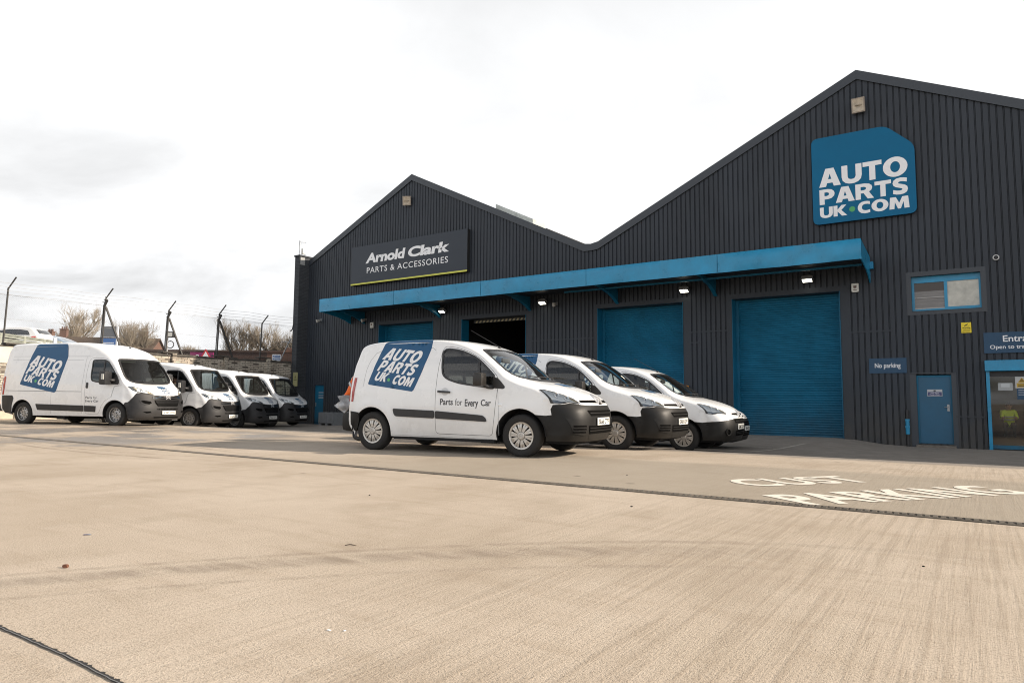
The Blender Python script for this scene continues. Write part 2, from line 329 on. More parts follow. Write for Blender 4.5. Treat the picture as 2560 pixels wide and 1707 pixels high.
# ---------------------------------------------------------------- ground
def sm(a, b, t):
    t = min(1.0, max(0.0, (t-a)/(b-a))); return t*t*(3-2*t)
GY = [(-1e9, 0), (9.5, 0), (11, -.02), (12, -.055), (13, -.115), (14, -.19), (15, -.25), (16, -.30), (17.5, -.34), (19, -.36), (21, -.39), (24, -.42), (1e9, -.42)]
def gz(x, y):
    for (a, za), (b, zb) in zip(GY, GY[1:]):
        if a <= y <= b: z = za+(zb-za)*(y-a)/(b-a); break
    d = .12*(sm(-27, -21, x)-sm(-3.6, -1.9, x))-.05*sm(-3.6, -1.9, x)-.09*(1-sm(-27, -21, x))
    return z+d*sm(17, 23, y)
def ground_material():
    m = bpy.data.materials.new('yard_concrete'); m.use_nodes = True; t = m.node_tree; b = t.nodes['Principled BSDF']
    co = N(t, 'ShaderNodeTexCoord').outputs['Object']; sp = N(t, 'ShaderNodeSeparateXYZ'); L(t, co, sp.inputs[0]); X, Y = sp.outputs[0], sp.outputs[1]
    def noise(scale, detail=6.0, rough=0.6, st=None, rot=0.0, dist=0.0):
        mp = N(t, 'ShaderNodeMapping'); mp.inputs['Scale'].default_value = st or (1, 1, 1); mp.inputs['Rotation'].default_value = (0, 0, rot); L(t, co, mp.inputs[0])
        n = N(t, 'ShaderNodeTexNoise', i_Scale=scale, i_Detail=detail, i_Roughness=rough, i_Distortion=dist); L(t, mp.outputs[0], n.inputs['Vector']); return n.outputs[0]
    def rng(v, a, b_, c=0.0, d=1.0):
        n = N(t, 'ShaderNodeMapRange', i_1=a, i_2=b_, i_3=c, i_4=d, interpolation_type='SMOOTHSTEP'); L(t, v, n.inputs[0]); return n.outputs[0]
    patch = noise(0.45, 5, 0.6); patch2 = noise(1.4, 6, 0.6, (1, 0.55, 1), R(24)); fine = noise(75, 3, 0.65); grit = noise(190, 2, 0.6)
    col = mixc(t, rng(patch, 0.32, 0.68), (0.488, 0.410, 0.326), (0.578, 0.497, 0.410))
    col = mixc(t, math_n(t, 'MULTIPLY', rng(patch2, 0.46, 0.70), 0.40), col, (0.350, 0.280, 0.208))
    # brushed finish: fine ridges running up the yard, bending a little
    brush = noise(7.0, 4, 0.7, (3.4, 0.10, 1), R(-2), 0.25)
    col = mixc(t, math_n(t, 'MULTIPLY', math_n(t, 'MULTIPLY', rng(brush, 0.46, 0.62), 0.34), rng(X, -3.6, -0.6, 0.18, 1.0)), col, (0.300, 0.240, 0.178))
    sweep = noise(2.2, 7, 0.66, (0.42, 2.4, 1), R(-34), 0.2)          # long faint wash marks across the yard
    col = mixc(t, math_n(t, 'MULTIPLY', rng(sweep, 0.48, 0.66), 0.24), col, (0.345, 0.268, 0.192))
    col = mixc(t, math_n(t, 'MULTIPLY', rng(noise(3.5, 6, 0.7), 0.55, 0.70), 0.22), col, (0.60, 0.54, 0.46))
    col = mixc(t, math_n(t, 'MULTIPLY', rng(fine, 0.50, 0.64), 0.36), col, (0.215, 0.170, 0.125))
    col = mixc(t, math_n(t, 'MULTIPLY', rng(grit, 0.55, 0.63), 0.50), col, (0.130, 0.105, 0.080))
    # greyer bay beyond the drain, darker grey-brown ground along the building
    wob = math_n(t, 'MULTIPLY', math_n(t, 'SUBTRACT', noise(0.8, 3), 0.5), 0.5)
    far1 = math_n(t, 'MULTIPLY', rng(Y, 5.96, 6.02), math_n(t, 'SUBTRACT', 1.0, rng(math_n(t, 'ADD', Y, wob), 9.0, 9.4)))
    far1 = math_n(t, 'MULTIPLY', far1, rng(X, -9, -5))
    col = mixc(t, math_n(t, 'MULTIPLY', far1, 0.62), col, (0.290, 0.255, 0.205))
    far2 = rng(math_n(t, 'ADD', Y, wob), 11.4, 12.0)
    dkgr = mixc(t, rng(noise(2.2, 8, 0.7), 0.35, 0.68), (0.215, 0.195, 0.175), (0.290, 0.262, 0.235))
    dkgr = mixc(t, math_n(t, 'MULTIPLY', rng(noise(60, 3), 0.5, 0.7), 0.4), dkgr, (0.12, 0.11, 0.10))
    col = mixc(t, math_n(t, 'MULTIPLY', far2, 0.9), col, dkgr)
    # dark tyre swing across the foreground and round the parked vans
    def band(yc, half, x0, x1, slope, amt, curve=0.0):
        xc = math_n(t, 'SUBTRACT', X, x0)
        yy = math_n(t, 'SUBTRACT', math_n(t, 'SUBTRACT', Y, yc), math_n(t, 'ADD', math_n(t, 'MULTIPLY', xc, slope), math_n(t, 'MULTIPLY', math_n(t, 'MULTIPLY', xc, xc), curve)))
        f = math_n(t, 'SUBTRACT', 1.0, rng(math_n(t, 'ABSOLUTE', yy), half*0.25, half))
        f = math_n(t, 'MULTIPLY', f, math_n(t, 'MULTIPLY', rng(X, x0-1.4, x0+0.5), math_n(t, 'SUBTRACT', 1.0, rng(X, x1-1.2, x1+0.8))))
        return math_n(t, 'MULTIPLY', math_n(t, 'MULTIPLY', f, rng(noise(3.0, 6, 0.7, (0.5, 3, 1)), 0.30, 0.66)), amt)
    for a in ((1.32, .24, -3.67, -1.0, 1.55, .50, -.203), (1.62, .08, -3.67, -0.2, 1.55, .34, -.203), (1.05, .06, -3.5, -0.8, 1.5, .28, -.19),
              (5.1, .07, -13.5, -8.5, -.11, .6, .03), (5.35, .05, -13.8, -8.8, -.10, .5, .035), (6.5, .06, -15.5, -9.5, .16, .55, -.03), (6.9, .05, -15.8, -10, .18, .5, -.035), (7.6, .06, -15.5, -11, -.12, .5, .04)):
        col = mixc(t, band(*a), col, (0.150, 0.118, 0.088))
    # standing damp in front of the big vans
    wet = math_n(t, 'MULTIPLY', rng(noise(0.5, 6, 0.62, (0.9, 1.3, 1)), 0.44, 0.53), math_n(t, 'MULTIPLY', rng(X, -24.5, -20.5), math_n(t, 'SUBTRACT', 1.0, rng(X, -13.2, -11.0))))
    wet = math_n(t, 'MULTIPLY', wet, math_n(t, 'MULTIPLY', rng(Y, 4.2, 5.6), math_n(t, 'SUBTRACT', 1.0, rng(Y, 9.6, 11.6))))
    col = mixc(t, math_n(t, 'MULTIPLY', wet, 0.72), col, (0.125, 0.108, 0.095))
    # drip spots and oil
    vo = N(t, 'ShaderNodeTexVoronoi', i_Scale=1.15); L(t, co, vo.inputs['Vector'])
    spot = math_n(t, 'MULTIPLY', math_n(t, 'SUBTRACT', 1.0, rng(vo.outputs['Distance'], 0.035, 0.075)), rng(noise(0.9, 2), 0.50, 0.58))
    col = mixc(t, math_n(t, 'MULTIPLY', spot, 0.65), col, (0.075, 0.065, 0.055))
    L(t, col, b.inputs['Base Color'])
    L(t, mixc(t, wet, 0.88, 0.32), b.inputs['Roughness']); b.inputs['Specular IOR Level'].default_value = 0.35
    h = math_n(t, 'ADD', math_n(t, 'MULTIPLY', brush, 0.55), math_n(t, 'ADD', math_n(t, 'MULTIPLY', fine, 0.5), math_n(t, 'MULTIPLY', grit, 0.35)))
    bu = N(t, 'ShaderNodeBump', i_Strength=0.7, i_Distance=0.012); L(t, h, bu.inputs['Height']); L(t, bu.outputs[0], b.inputs['Normal'])
    return m
M_ground = ground_material()
def axis(lo, hi, step, far):
    a = []; d = step
    x = lo
    while x > -far: d *= 1.6; x -= d; a.append(x)
    a = a[::-1]; n = int(round((hi-lo)/step)); a += [lo+(hi-lo)*i/n for i in range(n+1)]
    d = step; x = hi
    while x < far: d *= 1.6; x += d; a.append(x)
    return a
gx, gy = axis(-40, 12, 0.8, 900), axis(-3, 26, 0.5, 900)
mb = MB(); mb.v = [(x, y, gz(x, y)) for x in gx for y in gy]; ny = len(gy)
mb.f = [(i*ny+j, (i+1)*ny+j, (i+1)*ny+j+1, i*ny+j+1) for i in range(len(gx)-1) for j in range(ny-1)]; mb.m = [0]*len(mb.f)
prop(mb.build('ground', M_ground, smooth=True), kind='structure')

# white lines of the parking bays (thin paint laid on the concrete)
def strip(mb, pts, w, dz=0.004, mi=0):
    for (x0, y0), (x1, y1) in zip(pts, pts[1:]):
        n = max(1, int(math.hypot(x1-x0, y1-y0)/0.5)); d = Vector((x1-x0, y1-y0)).normalized(); p = Vector((-d.y, d.x))*w/2
        for i in range(n):
            a = (x0+(x1-x0)*i/n, y0+(y1-y0)*i/n); b = (x0+(x1-x0)*(i+1)/n, y0+(y1-y0)*(i+1)/n)
            q = [(a[0]-p.x, a[1]-p.y), (b[0]-p.x, b[1]-p.y), (b[0]+p.x, b[1]+p.y), (a[0]+p.x, a[1]+p.y)]
            mb.add([(x, y, gz(x, y)+dz) for x, y in q], [(0,1,2,3)], mi)
M_oldpaint = worn_paint('worn_line_paint', (0.52, 0.48, 0.42), (0.26, 0.23, 0.20), 0.45, 0.62)
for pts, w in (([(-4.31, 15.9), (-3.98, 20.4)], .10), ([(-7.0, 17.9), (-4.4, 18.35)], .09), ([(-18.15, 5.9), (-18.5, 8.2), (-18.85, 10.8)], .13), ([(-17.2, 8.2), (-17.0, 12.2)], .1), ([(-15.5, 12.6), (-14.6, 18.0)], .1)):
    mb = MB(); strip(mb, pts, w, 0.005); prop(mb.build('parking_line', M_oldpaint), kind='structure')
# expansion joint at the near corner and the slot drain across the yard
mb = MB(); rr = random.Random(3); p = [(-9 + i*0.03, 1.085+.004*math.sin(i*.21)+rr.uniform(-.002, .002)) for i in range(450)]
for (x0, y0), (x1, y1) in zip(p, p[1:]):
    w = 0.006+rr.uniform(-.001, .001); w2 = .006+abs(rr.gauss(0, .006)); mb.add([(x0, y0-w, .004), (x1, y1-w, .004), (x1, y1+w, .004), ((x0+x1)/2, (y0+y1)/2+w2, .004), (x0, y0+w, .004)], [(0,1,2,3,4)], 0)
    mb.add([(x0, y0-.006, .006), (x1, y1-.006, .006), (x1, y1-.002, .006), (x0, y0-.002, .006)], [(0,1,2,3)], 1)
prop(mb.build('expansion_joint', [mat('joint_tar', (0.02, 0.018, 0.016), 0.7), mat('joint_sealant', (0.11, 0.105, 0.10), 0.35, 0, 0.3, 30)]), kind='structure')
mb = MB(); mb.add([(-40, 5.935, .004), (12, 5.935, .004), (12, 6.065, .004), (-40, 6.065, .004)], [(0,1,2,3)], 0)  # flat strip: the dark of the open channel is put into its colour
for k in range(1010):
    x = -38+k*0.05; mb.box(x, x+.030, 5.955, 6.045, .003, .010, 1)
mb.box(-40, 12, 5.930, 5.955, .0, .008, 1); mb.box(-40, 12, 6.045, 6.070, .0, .008, 1)
prop(mb.build('drainage_channel', [mat('drain_gap_dark', (0.05, 0.042, 0.034), .9), mat('cast_iron_grate', (0.155, 0.135, 0.110), 0.6, 0.4, 0.3, 4.0)]), 'narrow dark slotted drain grating running across the concrete yard', 'drain')
# CUST / PARKING painted on the concrete
mb = MB(); e1 = Vector((0.600, 0.800)); e2 = Vector((-0.80, 0.60))
def painted(s, x, y, w, h):
    def fn(u, v):
        X = x+e1.x*w*u+e2.x*h*v; Y = y+e1.y*w*u+e2.y*h*v; return (X, Y, gz(X, Y)+.004)
    add_text(mb, s, fn, 0.028, 1.04)
painted('CUST', -1.83, 7.02, 1.55, 0.60); painted('PARKING', -1.13, 6.05, 2.60, 0.64)
prop(mb.build('painted_lettering', M_paint_w), 'big white CUST PARKING letters painted on the concrete', 'road marking')
# ---------------------------------------------------------------- warehouse
YF = 23.87                                    # outer face of the cladding
ROOF = [(-29.35, 8.20), (-22.07, 11.62), (-12.75, 7.06), (-12.42, 7.02), (-12.10, 7.08), (-2.79, 11.55), (6.6, 7.06), (7.2, 7.06), (16.5, 11.5), (25.8, 7.0)]
def roof_z(x):
    for (a, za), (b, zb) in zip(ROOF, ROOF[1:]):
        if a <= x <= b: return za+(zb-za)*(x-a)/(b-a)
    return ROOF[0][1] if x < ROOF[0][0] else ROOF[-1][1]
OPEN = [(-24.06, -20.60, 4.44), (-18.91, -15.49, 4.40), (-12.15, -8.69, 4.43), (-6.92, -3.49, 4.40)]       # four vehicle doors
WIN = (-1.50, 0.25, 3.60, 4.66); FD = (-1.47, -0.58, -0.36, 1.68); SHOP = (0.24, 4.40, -0.45, 2.00); LD = (-28.68, -27.94, -0.51, 1.52)
holes = [(a, b, -2.0, h) for a, b, h in OPEN]+[WIN, FD, SHOP, (LD[0], LD[1], -2, LD[3])]
wh = thing('warehouse', 'twin gabled dark grey ribbed metal warehouse with blue canopy and roller shutters', 'warehouse', (-12, YF, -0.4))
def wpart(mb, name, m, **k):
    o = mb.build(name, m, **k); o.parent = wh; o.matrix_parent_inverse = Matrix.Translation((12, -YF, 0.4)); return o
# ribbed sheets: wide pans with narrow grooves
xs = []; x = -29.33; P = 0.1735
while x < 26:
    xs += [(x, 0.0), (x+.122, 0.0), (x+.127, .032), (x+.138, .032), (x+.142, .012), (x+.151, .012), (x+.155, .032), (x+.165, .032), (x+.170, 0.0)]; x += P
edges = sorted({v for h in holes for v in h[:2]})
def depth_at(x):
    for (a, ya), (b, yb) in zip(xs, xs[1:]):
        if a <= x <= b: return ya+(yb-ya)*(x-a)/max(b-a, 1e-6)
    return 0.0
pts = sorted(xs+[(e, depth_at(e)) for e in edges])
mb = MB()
for (xa, ya), (xb, yb) in zip(pts, pts[1:]):
    if xb-xa < 1e-5: continue
    xm = (xa+xb)/2; iv = [(-1.0, None)]
    cuts = sorted([(h[2], h[3]) for h in holes if h[0] < xm < h[1]]); z = -1.0; segs = []
    for lo, hi in cuts:
        if lo > z: segs.append((z, lo))
        z = hi
    segs.append((z, None))
    for lo, hi in segs:
        ta, tb = (roof_z(xa)-.06, roof_z(xb)-.06) if hi is None else (hi, hi)
        mb.quad((xa, YF+ya, lo), (xb, YF+yb, lo), (xb, YF+yb, tb), (xa, YF+ya, ta))
wpart(mb, 'wall_cladding', M_clad, merge=0.0005)
for x0, x1, z in ((-8.6, -7.0, 3.28), (-3.4, -2.05, 3.02), (-8.6, -8.1, 2.9), (-15.3, -12.3, 3.25), (-0.5, 0.2, 0.42)):
    mb = MB(); mb.box(x0, x1, YF-.010, YF-.002, z, z+.05); wpart(mb, 'patch_strip', M_clad)
# gable flashing
mb = MB(); off = 0.30; poly = ROOF
def lower(i):
    (x, z) = poly[i]; return (x, z-(.30 if i not in (3,) else .27))
for i in range(len(poly)-1):
    a, b, c, d = poly[i], poly[i+1], lower(i+1), lower(i)
    mb.prism([d, c, b, a], YF-.055, YF-.004, 'y')
    mb.quad((a[0], YF-.055, a[1]+.004), (b[0], YF-.055, b[1]+.004), (b[0], YF+.25, b[1]+.004), (a[0], YF+.25, a[1]+.004))
wpart(mb, 'gable_flashing', M_trimc)
M_roof = mat('grey_roof_sheet', (0.16, 0.165, 0.17), 0.6, 0, 0.2, 1.0)
for k, (i0, i1) in enumerate(((0, 1), (1, 3), (3, 5), (5, 7), (7, 8), (8, 9))):
    mb = MB(); a, b = poly[i0], poly[i1]
    seq = poly[i0:i1+1]
    for p, q_ in zip(seq, seq[1:]):
        mb.quad((p[0], YF+.05, p[1]-.03), (q_[0], YF+.05, q_[1]-.03), (q_[0], YF+46, q_[1]-.03), (p[0], YF+46, p[1]-.03))
    wpart(mb, 'roof', M_roof)
mb = MB(); mb.add([(x, YF+46, z-.02) for x, z in ROOF]+[(25.8, YF+46, -1), (-29.35, YF+46, -1)], [tuple(range(len(ROOF)+2))]); mb.quad((-29.3, YF+.05, -1), (-29.3, YF+46, -1), (-29.3, YF+46, 8.15), (-29.3, YF+.05, 8.15)); mb.quad((25.8, YF+.05, -1), (25.8, YF+46, -1), (25.8, YF+46, 7), (25.8, YF+.05, 7))
wpart(mb, 'side_wall', M_clad)
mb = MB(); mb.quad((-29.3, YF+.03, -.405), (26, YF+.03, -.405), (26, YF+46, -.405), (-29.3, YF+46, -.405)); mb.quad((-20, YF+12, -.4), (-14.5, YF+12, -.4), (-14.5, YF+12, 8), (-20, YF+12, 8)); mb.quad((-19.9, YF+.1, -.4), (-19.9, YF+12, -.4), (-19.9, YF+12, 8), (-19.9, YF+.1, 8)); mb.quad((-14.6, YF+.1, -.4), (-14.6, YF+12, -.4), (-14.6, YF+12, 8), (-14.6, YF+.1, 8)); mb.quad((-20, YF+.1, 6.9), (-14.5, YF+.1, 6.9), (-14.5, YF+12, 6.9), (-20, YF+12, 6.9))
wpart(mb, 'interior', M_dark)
# shelving just visible in the open doorway
mb = MB()
for xx in (-18.9, -17.6, -16.3):
    for zz in (0.2, 1.3, 2.4, 3.5): mb.box(xx, xx+1.15, YF+7, YF+8, zz, zz+.06)
    for dx in (0, 1.12): mb.box(xx+dx, xx+dx+.05, YF+6.98, YF+7.04, -.4, 4.2)
wpart(mb, 'shelving', mat('shelving_steel', (0.05, 0.06, 0.08), 0.6))
mb = MB()
# shallow pale skylight laid on the right slope of the left gable
def rp(x, y, up): return (x, y, roof_z(x)+up)
for j in range(1):
    y0 = YF+.9+j*1.15
    a, b = -17.75, -15.75
    mb.add([rp(a, y0, .0), rp(b, y0, .0), rp(b, y0+1.05, .0), rp(a, y0+1.05, .0), rp(a, y0, .20), rp(b, y0, .20), rp(b, y0+1.05, .20), rp(a, y0+1.05, .20)], [(4,5,6,7), (0,1,5,4), (1,2,6,5), (2,3,7,6), (3,0,4,7)])
wpart(mb, 'skylight', mat('rooflight_glazing', (0.50, 0.53, 0.50), 0.25, 0, 0.35, 3.0))
# vehicle doors: jambs, slatted curtains
for k, (a, b, h) in enumerate(OPEN):
    mb = MB(); d = .50; bz = gz((a+b)/2, YF)-.05
    mb.box(a, a+.012, YF-.03, YF+d, bz-.4, h, 0); mb.box(b-.012, b, YF-.03, YF+d, bz-.4, h, 0); mb.box(a+.012, b-.012, YF-.03, YF+d, h-.012, h, 1)
    for x0, x1 in ((a-.09, a-.001), (b+.001, b+.30)): mb.box(x0, x1, YF-.006, YF+.02, bz-.4, h+.0, 1)
    mb.box(a-.09, b+.30, YF-.008, YF+.02, h+.001, h+.16, 1)
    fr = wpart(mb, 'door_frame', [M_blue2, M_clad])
    mb = MB()
    if k == 1:
        mb.box(a+.35, b-.05, YF+.42, YF+.50, h-.16, h-.02, 0)
        x = a+.45; n = 0
        while x < b-.25:
            mb.add([(x, YF+.415, h-.155), (x+.10, YF+.415, h-.155), (x+.16, YF+.415, h-.06), (x+.06, YF+.415, h-.06)], [(0,1,2,3)], 1); x += .20; n += 1
        wpart(mb, 'raised_shutter', [M_ink, mat('pale_hazard_yellow', (0.30, 0.26, 0.15), 0.6)])
        continue
    z = bz-.05; sl = .080; y = YF+d-.02
    zs = []
    while z < h-.01: zs += [(z, 0), (z+.012, -.004), (z+.040, -.016), (z+.066, -.006), (z+.074, .012)]; z += sl
    zs = [p for p in zs if p[0] < h-.012]
    for (z0, d0), (z1, d1) in zip(zs, zs[1:]): mb.quad((a+.012, y+d0, z0), (b-.012, y+d0, z0), (b-.012, y+d1, z1), (a+.012, y+d1, z1))
    mb.box(a+.012, b-.012, y-.035, y+.01, bz-.06, bz+.10)
    for x0 in (a+.012, b-.10): mb.box(x0, x0+.09, y-.06, y-.018, bz-.06, h-.012)
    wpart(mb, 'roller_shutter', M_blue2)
# canopy
cx0, cx1, cy = -26.10, -2.59, YF-2.0
mb = MB(); nseg = 120
rr = random.Random(11); dent = [0.0]*(nseg+1)
for c, w, a in ((118, 6, .05), (112, 5, -.045), (105, 6, .05), (98, 5, -.03), (60, 8, .02), (30, 4, .02), (45, 5, -.02), (80, 4, .018), (15, 5, .015)):
    for i in range(nseg+1): dent[i] += a*math.exp(-((i-c)/w)**2)
for i in range(nseg):
    xa, xb = cx0+(cx1-cx0)*i/nseg, cx0+(cx1-cx0)*(i+1)/nseg
    def col(x, dd): return [(x, cy, 5.60), (x, cy-.004, 5.595), (x, cy-dd*.35, 5.42), (x, cy-dd, 5.2), (x, cy+dd*.5, 4.985+abs(dd)*.35), (x, cy+.05, 4.99+abs(dd)*.35)]
    A, B_ = col(xa, dent[i]), col(xb, dent[i+1])
    for j in range(5): mb.quad(A[j], B_[j], B_[j+1], A[j+1])
can = wpart(mb, 'canopy', M_blue, smooth=True, merge=.0005, sharp=40)
def csub(mb, name, m, **k):
    o = mb.build(name, m, **k); o.parent = can; o.matrix_parent_inverse = can.matrix_parent_inverse.copy() if False else Matrix.Identity(4); return o
mb = MB(); mb.quad((cx0, cy, 5.60), (cx1, cy, 5.60), (cx1, YF, 5.42), (cx0, YF, 5.42)); csub(mb, 'canopy_roof', M_trimc)
mb = MB(); mb.quad((cx0+.02, cy+.05, 5.06), (cx1-.02, cy+.05, 5.06), (cx1-.02, YF, 5.14), (cx0+.02, YF, 5.14)); csub(mb, 'canopy_soffit', M_clad)
for bx in (cx0+.02, -25.1, -20.2, -15.3, -11.3, -7.5, cx1-.03):
    mb = MB(); end = bx in (cx0+.02, cx1-.03)
    prof = [(cy+.01, 5.58 if end else 5.05), (cy+.01, 4.995), (cy+.55, 4.93), (cy+1.15, 4.84), (cy+1.6, 4.73), (YF-.01, 4.58), (YF-.01, 5.40 if end else 5.12)]
    if not end: prof = [(cy+.06, 5.05), (cy+.06, 4.985), (cy+.7, 4.95), (cy+1.25, 4.86), (cy+1.62, 4.74), (YF-.01, 4.56), (YF-.01, 5.13)]
    mb.prism(prof, bx, bx+.03, 'x')
    if not end: mb.prism([(cy+.7, 4.95), (cy+1.25, 4.86), (cy+1.62, 4.74), (YF-.01, 4.56), (YF-.01, 4.54), (cy+1.62, 4.72), (cy+1.25, 4.84), (cy+.7, 4.93)], bx-.05, bx+.08, 'x')
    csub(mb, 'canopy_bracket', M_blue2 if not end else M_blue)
mb = MB(); mb.box(-13, cx1-.1, cy+.85, cy+.91, 4.95, 5.01); csub(mb, 'canopy_rail', M_blue2)
for xx in (-21.2, -16.4, -11.6, -6.8): mb = MB(); mb.box(xx, xx+.012, cy-.010, cy+.002, 5.0, 5.60); csub(mb, 'canopy_joint', M_blue2)
mb = MB(); mb.box(cx1+.002, cx1+.10, YF-.16, YF-.02, 5.0, 5.22); csub(mb, 'canopy_bolt_plate', M_blue)
# window
x0, x1, z0, z1 = WIN; mb = MB(); d = .24
mb.quad((x0, YF, z0), (x0, YF+d, z0), (x0, YF+d, z1), (x0, YF, z1)); mb.quad((x1, YF, z0), (x1, YF+d, z0), (x1, YF+d, z1), (x1, YF, z1)); mb.quad((x0, YF, z1), (x1, YF, z1), (x1, YF+d, z1), (x0, YF+d, z1)); mb.quad((x0, YF-.03, z0), (x1, YF-.03, z0), (x1, YF+d, z0), (x0, YF+d, z0))
for a, b, c, e in ((x0-.13, x0-.001, z0-.12, z1+.14), (x1+.001, x1+.13, z0-.12, z1+.14), (x0, x1, z1+.001, z1+.14), (x0, x1, z0-.12, z0-.001)): mb.box(a, b, YF-.010, YF+.03, c, e)
win = wpart(mb, 'window', M_trimc)
def sub(mb, name, m, par, **k):
    o = mb.build(name, m, **k); o.parent = par; return o
mb = MB(); yw = YF+.13
for a, b, c, e in ((x0+.001, x0+.07, z0+.002, z1-.001), (x1-.05, x1-.001, z0+.002, z1-.001), (x0+.07, x1-.05, z1-.19, z1-.10), (x0+.07, -.66, z0+.002, z0+.07), (-.66, -.58, z0+.002, z1-.19)): mb.box(a, b, yw, yw+.06, c, e)
mb.box(-.58, x1-.05, yw, yw+.05, z0+.002, z0+.10); mb.box(x0+.07, x1-.05, yw+.02, yw+.05, z1-.10, z1-.001)
sub(mb, 'window_frame', M_blue, win)
M_frost = mat('frosted_pane', (0.46, 0.45, 0.40), 0.2, 0, 0.35, 2.6, 0.12, 8)
M_blind = mat('blind_grey', (0.17, 0.16, 0.155), 0.25, 0, 0.25, 3.0, stretch=(0.6, 1, 5))
mb = MB(); mb.quad((-.58, yw+.03, z0+.10), (x1-.05, yw+.03, z0+.10), (x1-.05, yw+.03, z1-.19), (-.58, yw+.03, z1-.19)); sub(mb, 'pane', M_frost, win)
mb = MB(); mb.quad((x0+.07, yw+.03, z0+.07), (-.66, yw+.03, z0+.07), (-.66, yw+.03, z1-.45), (x0+.07, yw+.03, z1-.45), 0); mb.quad((x0+.07, yw+.03, z1-.45), (-.66, yw+.03, z1-.45), (-.66, yw+.03, z1-.19), (x0+.07, yw+.03, z1-.19), 1); mb.box(x0+.07, -.66, yw+.01, yw+.028, z0+.40, z0+.425, 2); mb.box(x0+.07, -.66, yw+.01, yw+.028, z0+.07, z0+.10, 2)
sub(mb, 'pane', [M_blind, mat('brown_pane', (0.035, 0.022, 0.014), 0.15), mat('pale_strip', (0.36, 0.35, 0.34), 0.4)], win)
# fire door
x0, x1, z0, z1 = FD; mb = MB()
mb.quad((x0, YF, z0-.3), (x0, YF+.14, z0-.3), (x0, YF+.14, z1), (x0, YF, z1)); mb.quad((x1, YF, z0-.3), (x1, YF+.14, z0-.3), (x1, YF+.14, z1), (x1, YF, z1)); mb.quad((x0, YF, z1), (x1, YF, z1), (x1, YF+.14, z1), (x0, YF+.14, z1))
for a, b, c, e in ((x0-.17, x0-.001, z0-.3, z1+.03), (x1+.001, x1+.12, z0-.3, z1+.03)): mb.box(a, b, YF-.008, YF+.02, c, e)
mb.box(x0-.17, x1+.12, YF-.03, YF+.02, z1+.031, z1+.06)
fdo = wpart(mb, 'fire_door', [M_trimc])
mb = MB(); mb.rbox(x0+.05, x1-.03, YF+.055, YF+.10, z0, z1-.07, .006); sub(mb, 'door_leaf', M_bluef, fdo)
mb = MB(); mb.box(x0+.001, x0+.05, YF+.05, YF+.10, z0-.02, z1-.02); mb.box(x1-.03, x1-.001, YF+.05, YF+.10, z0-.02, z1-.02); mb.box(x0+.05, x1-.03, YF+.05, YF+.10, z1-.07, z1-.02, 0); sub(mb, 'door_jamb', M_blue2, fdo)
mb = MB(); mb.rbox(-.715, -.655, YF+.035, YF+.054, .60, .80, .006); mb.tube([(-.685, YF+.03, .72), (-.685, YF-.01, .72), (-.78, YF-.01, .715)], .011, 6); sub(mb, 'door_handle', M_galv, fdo)
mb = MB(); mb.box(x0-.05, x1+.05, YF-.25, YF+.02, -.60, -.40); sub(mb, 'door_step', mat('step_concrete', (0.16, 0.14, 0.12), 0.9, 0, 0.3, 5), fdo)
# narrow side door at the far left
x0, x1, z0, z1 = LD; mb = MB()
for a, b, c, e in ((x0-.10, x0, z0-.1, z1+.10), (x1, x1+.10, z0-.1, z1+.10), (x0, x1, z1+.001, z1+.10)): mb.box(a, b, YF-.012, YF+.1, c, e)
ldo = wpart(mb, 'side_door', M_clad)
mb = MB(); mb.rbox(x0+.001, x1-.001, YF+.07, YF+.11, z0, z1-.001, .006); sub(mb, 'door_leaf', M_blue2, ldo)
mb = MB(); mb.rbox(x0+.06, x0+.11, YF+.05, YF+.069, .42, .62, .006); sub(mb, 'door_handle', M_galv, ldo)
# shop entrance
mb = MB(); mb.rbox(.24, 4.4, YF-.22, YF+.02, 1.755, 2.06, .012); shp = wpart(mb, 'shop_entrance', M_blue)
for xx in (.26, 4.215): mb = MB(); mb.box(xx, xx+.085, YF-.10, YF+.05, -.50, 1.754); sub(mb, 'frame_post', M_blue, shp)
mb = MB(); mb.box(.345, 4.2, YF-.03, YF+.05, -.44, -.335); mb.box(2.3, 2.38, YF-.03, YF+.05, -.335, 1.60); sub(mb, 'bottom_rail', M_blue2, shp)
mb = MB(); mb.box(.345, 4.2, YF-.02, YF+.06, 1.60, 1.754); sub(mb, 'head_rail', M_trim, shp)
mb = MB(); mb.quad((.345, YF+.01, -.335), (2.3, YF+.01, -.335), (2.3, YF+.01, 1.60), (.345, YF+.01, 1.60)); sub(mb, 'pane', glass_mat('shop_glass', (0.80, 0.81, 0.78), 0.06), shp)
mb = MB(); mb.quad((2.38, YF+.01, -.335), (4.2, YF+.01, -.335), (4.2, YF+.01, 1.60), (2.38, YF+.01, 1.60)); sub(mb, 'pane', MATS['shop_glass'], shp)
mb = MB(); X0, X1, YB = .25, 6.0, YF+10.0
mb.quad((X0, YF+.06, -.4), (X0, YB, -.4), (X0, YB, 2.6), (X0, YF+.06, 2.6), 0); mb.quad((X1, YF+.06, -.4), (X1, YB, -.4), (X1, YB, 2.6), (X1, YF+.06, 2.6), 0)
mb.quad((X0, YB, .55), (X1, YB, .55), (X1, YB, 2.6), (X0, YB, 2.6), 0); mb.quad((X0, YB, -.4), (X1, YB, -.4), (X1, YB, .55), (X0, YB, .55), 2); mb.quad((X0, YF+.06, 2.6), (X1, YF+.06, 2.6), (X1, YB, 2.6), (X0, YB, 2.6), 0); mb.quad((X0, YF+.06, -.40), (X1, YF+.06, -.40), (X1, YB, -.40), (X0, YB, -.40), 1)
for k in range(4): mb.box(1.0+k*1.3, 2.0+k*1.3, YF+3.0, YF+6.0, 2.585, 2.595, 3)  # unseen glowing ceiling panels, added to light the shop room
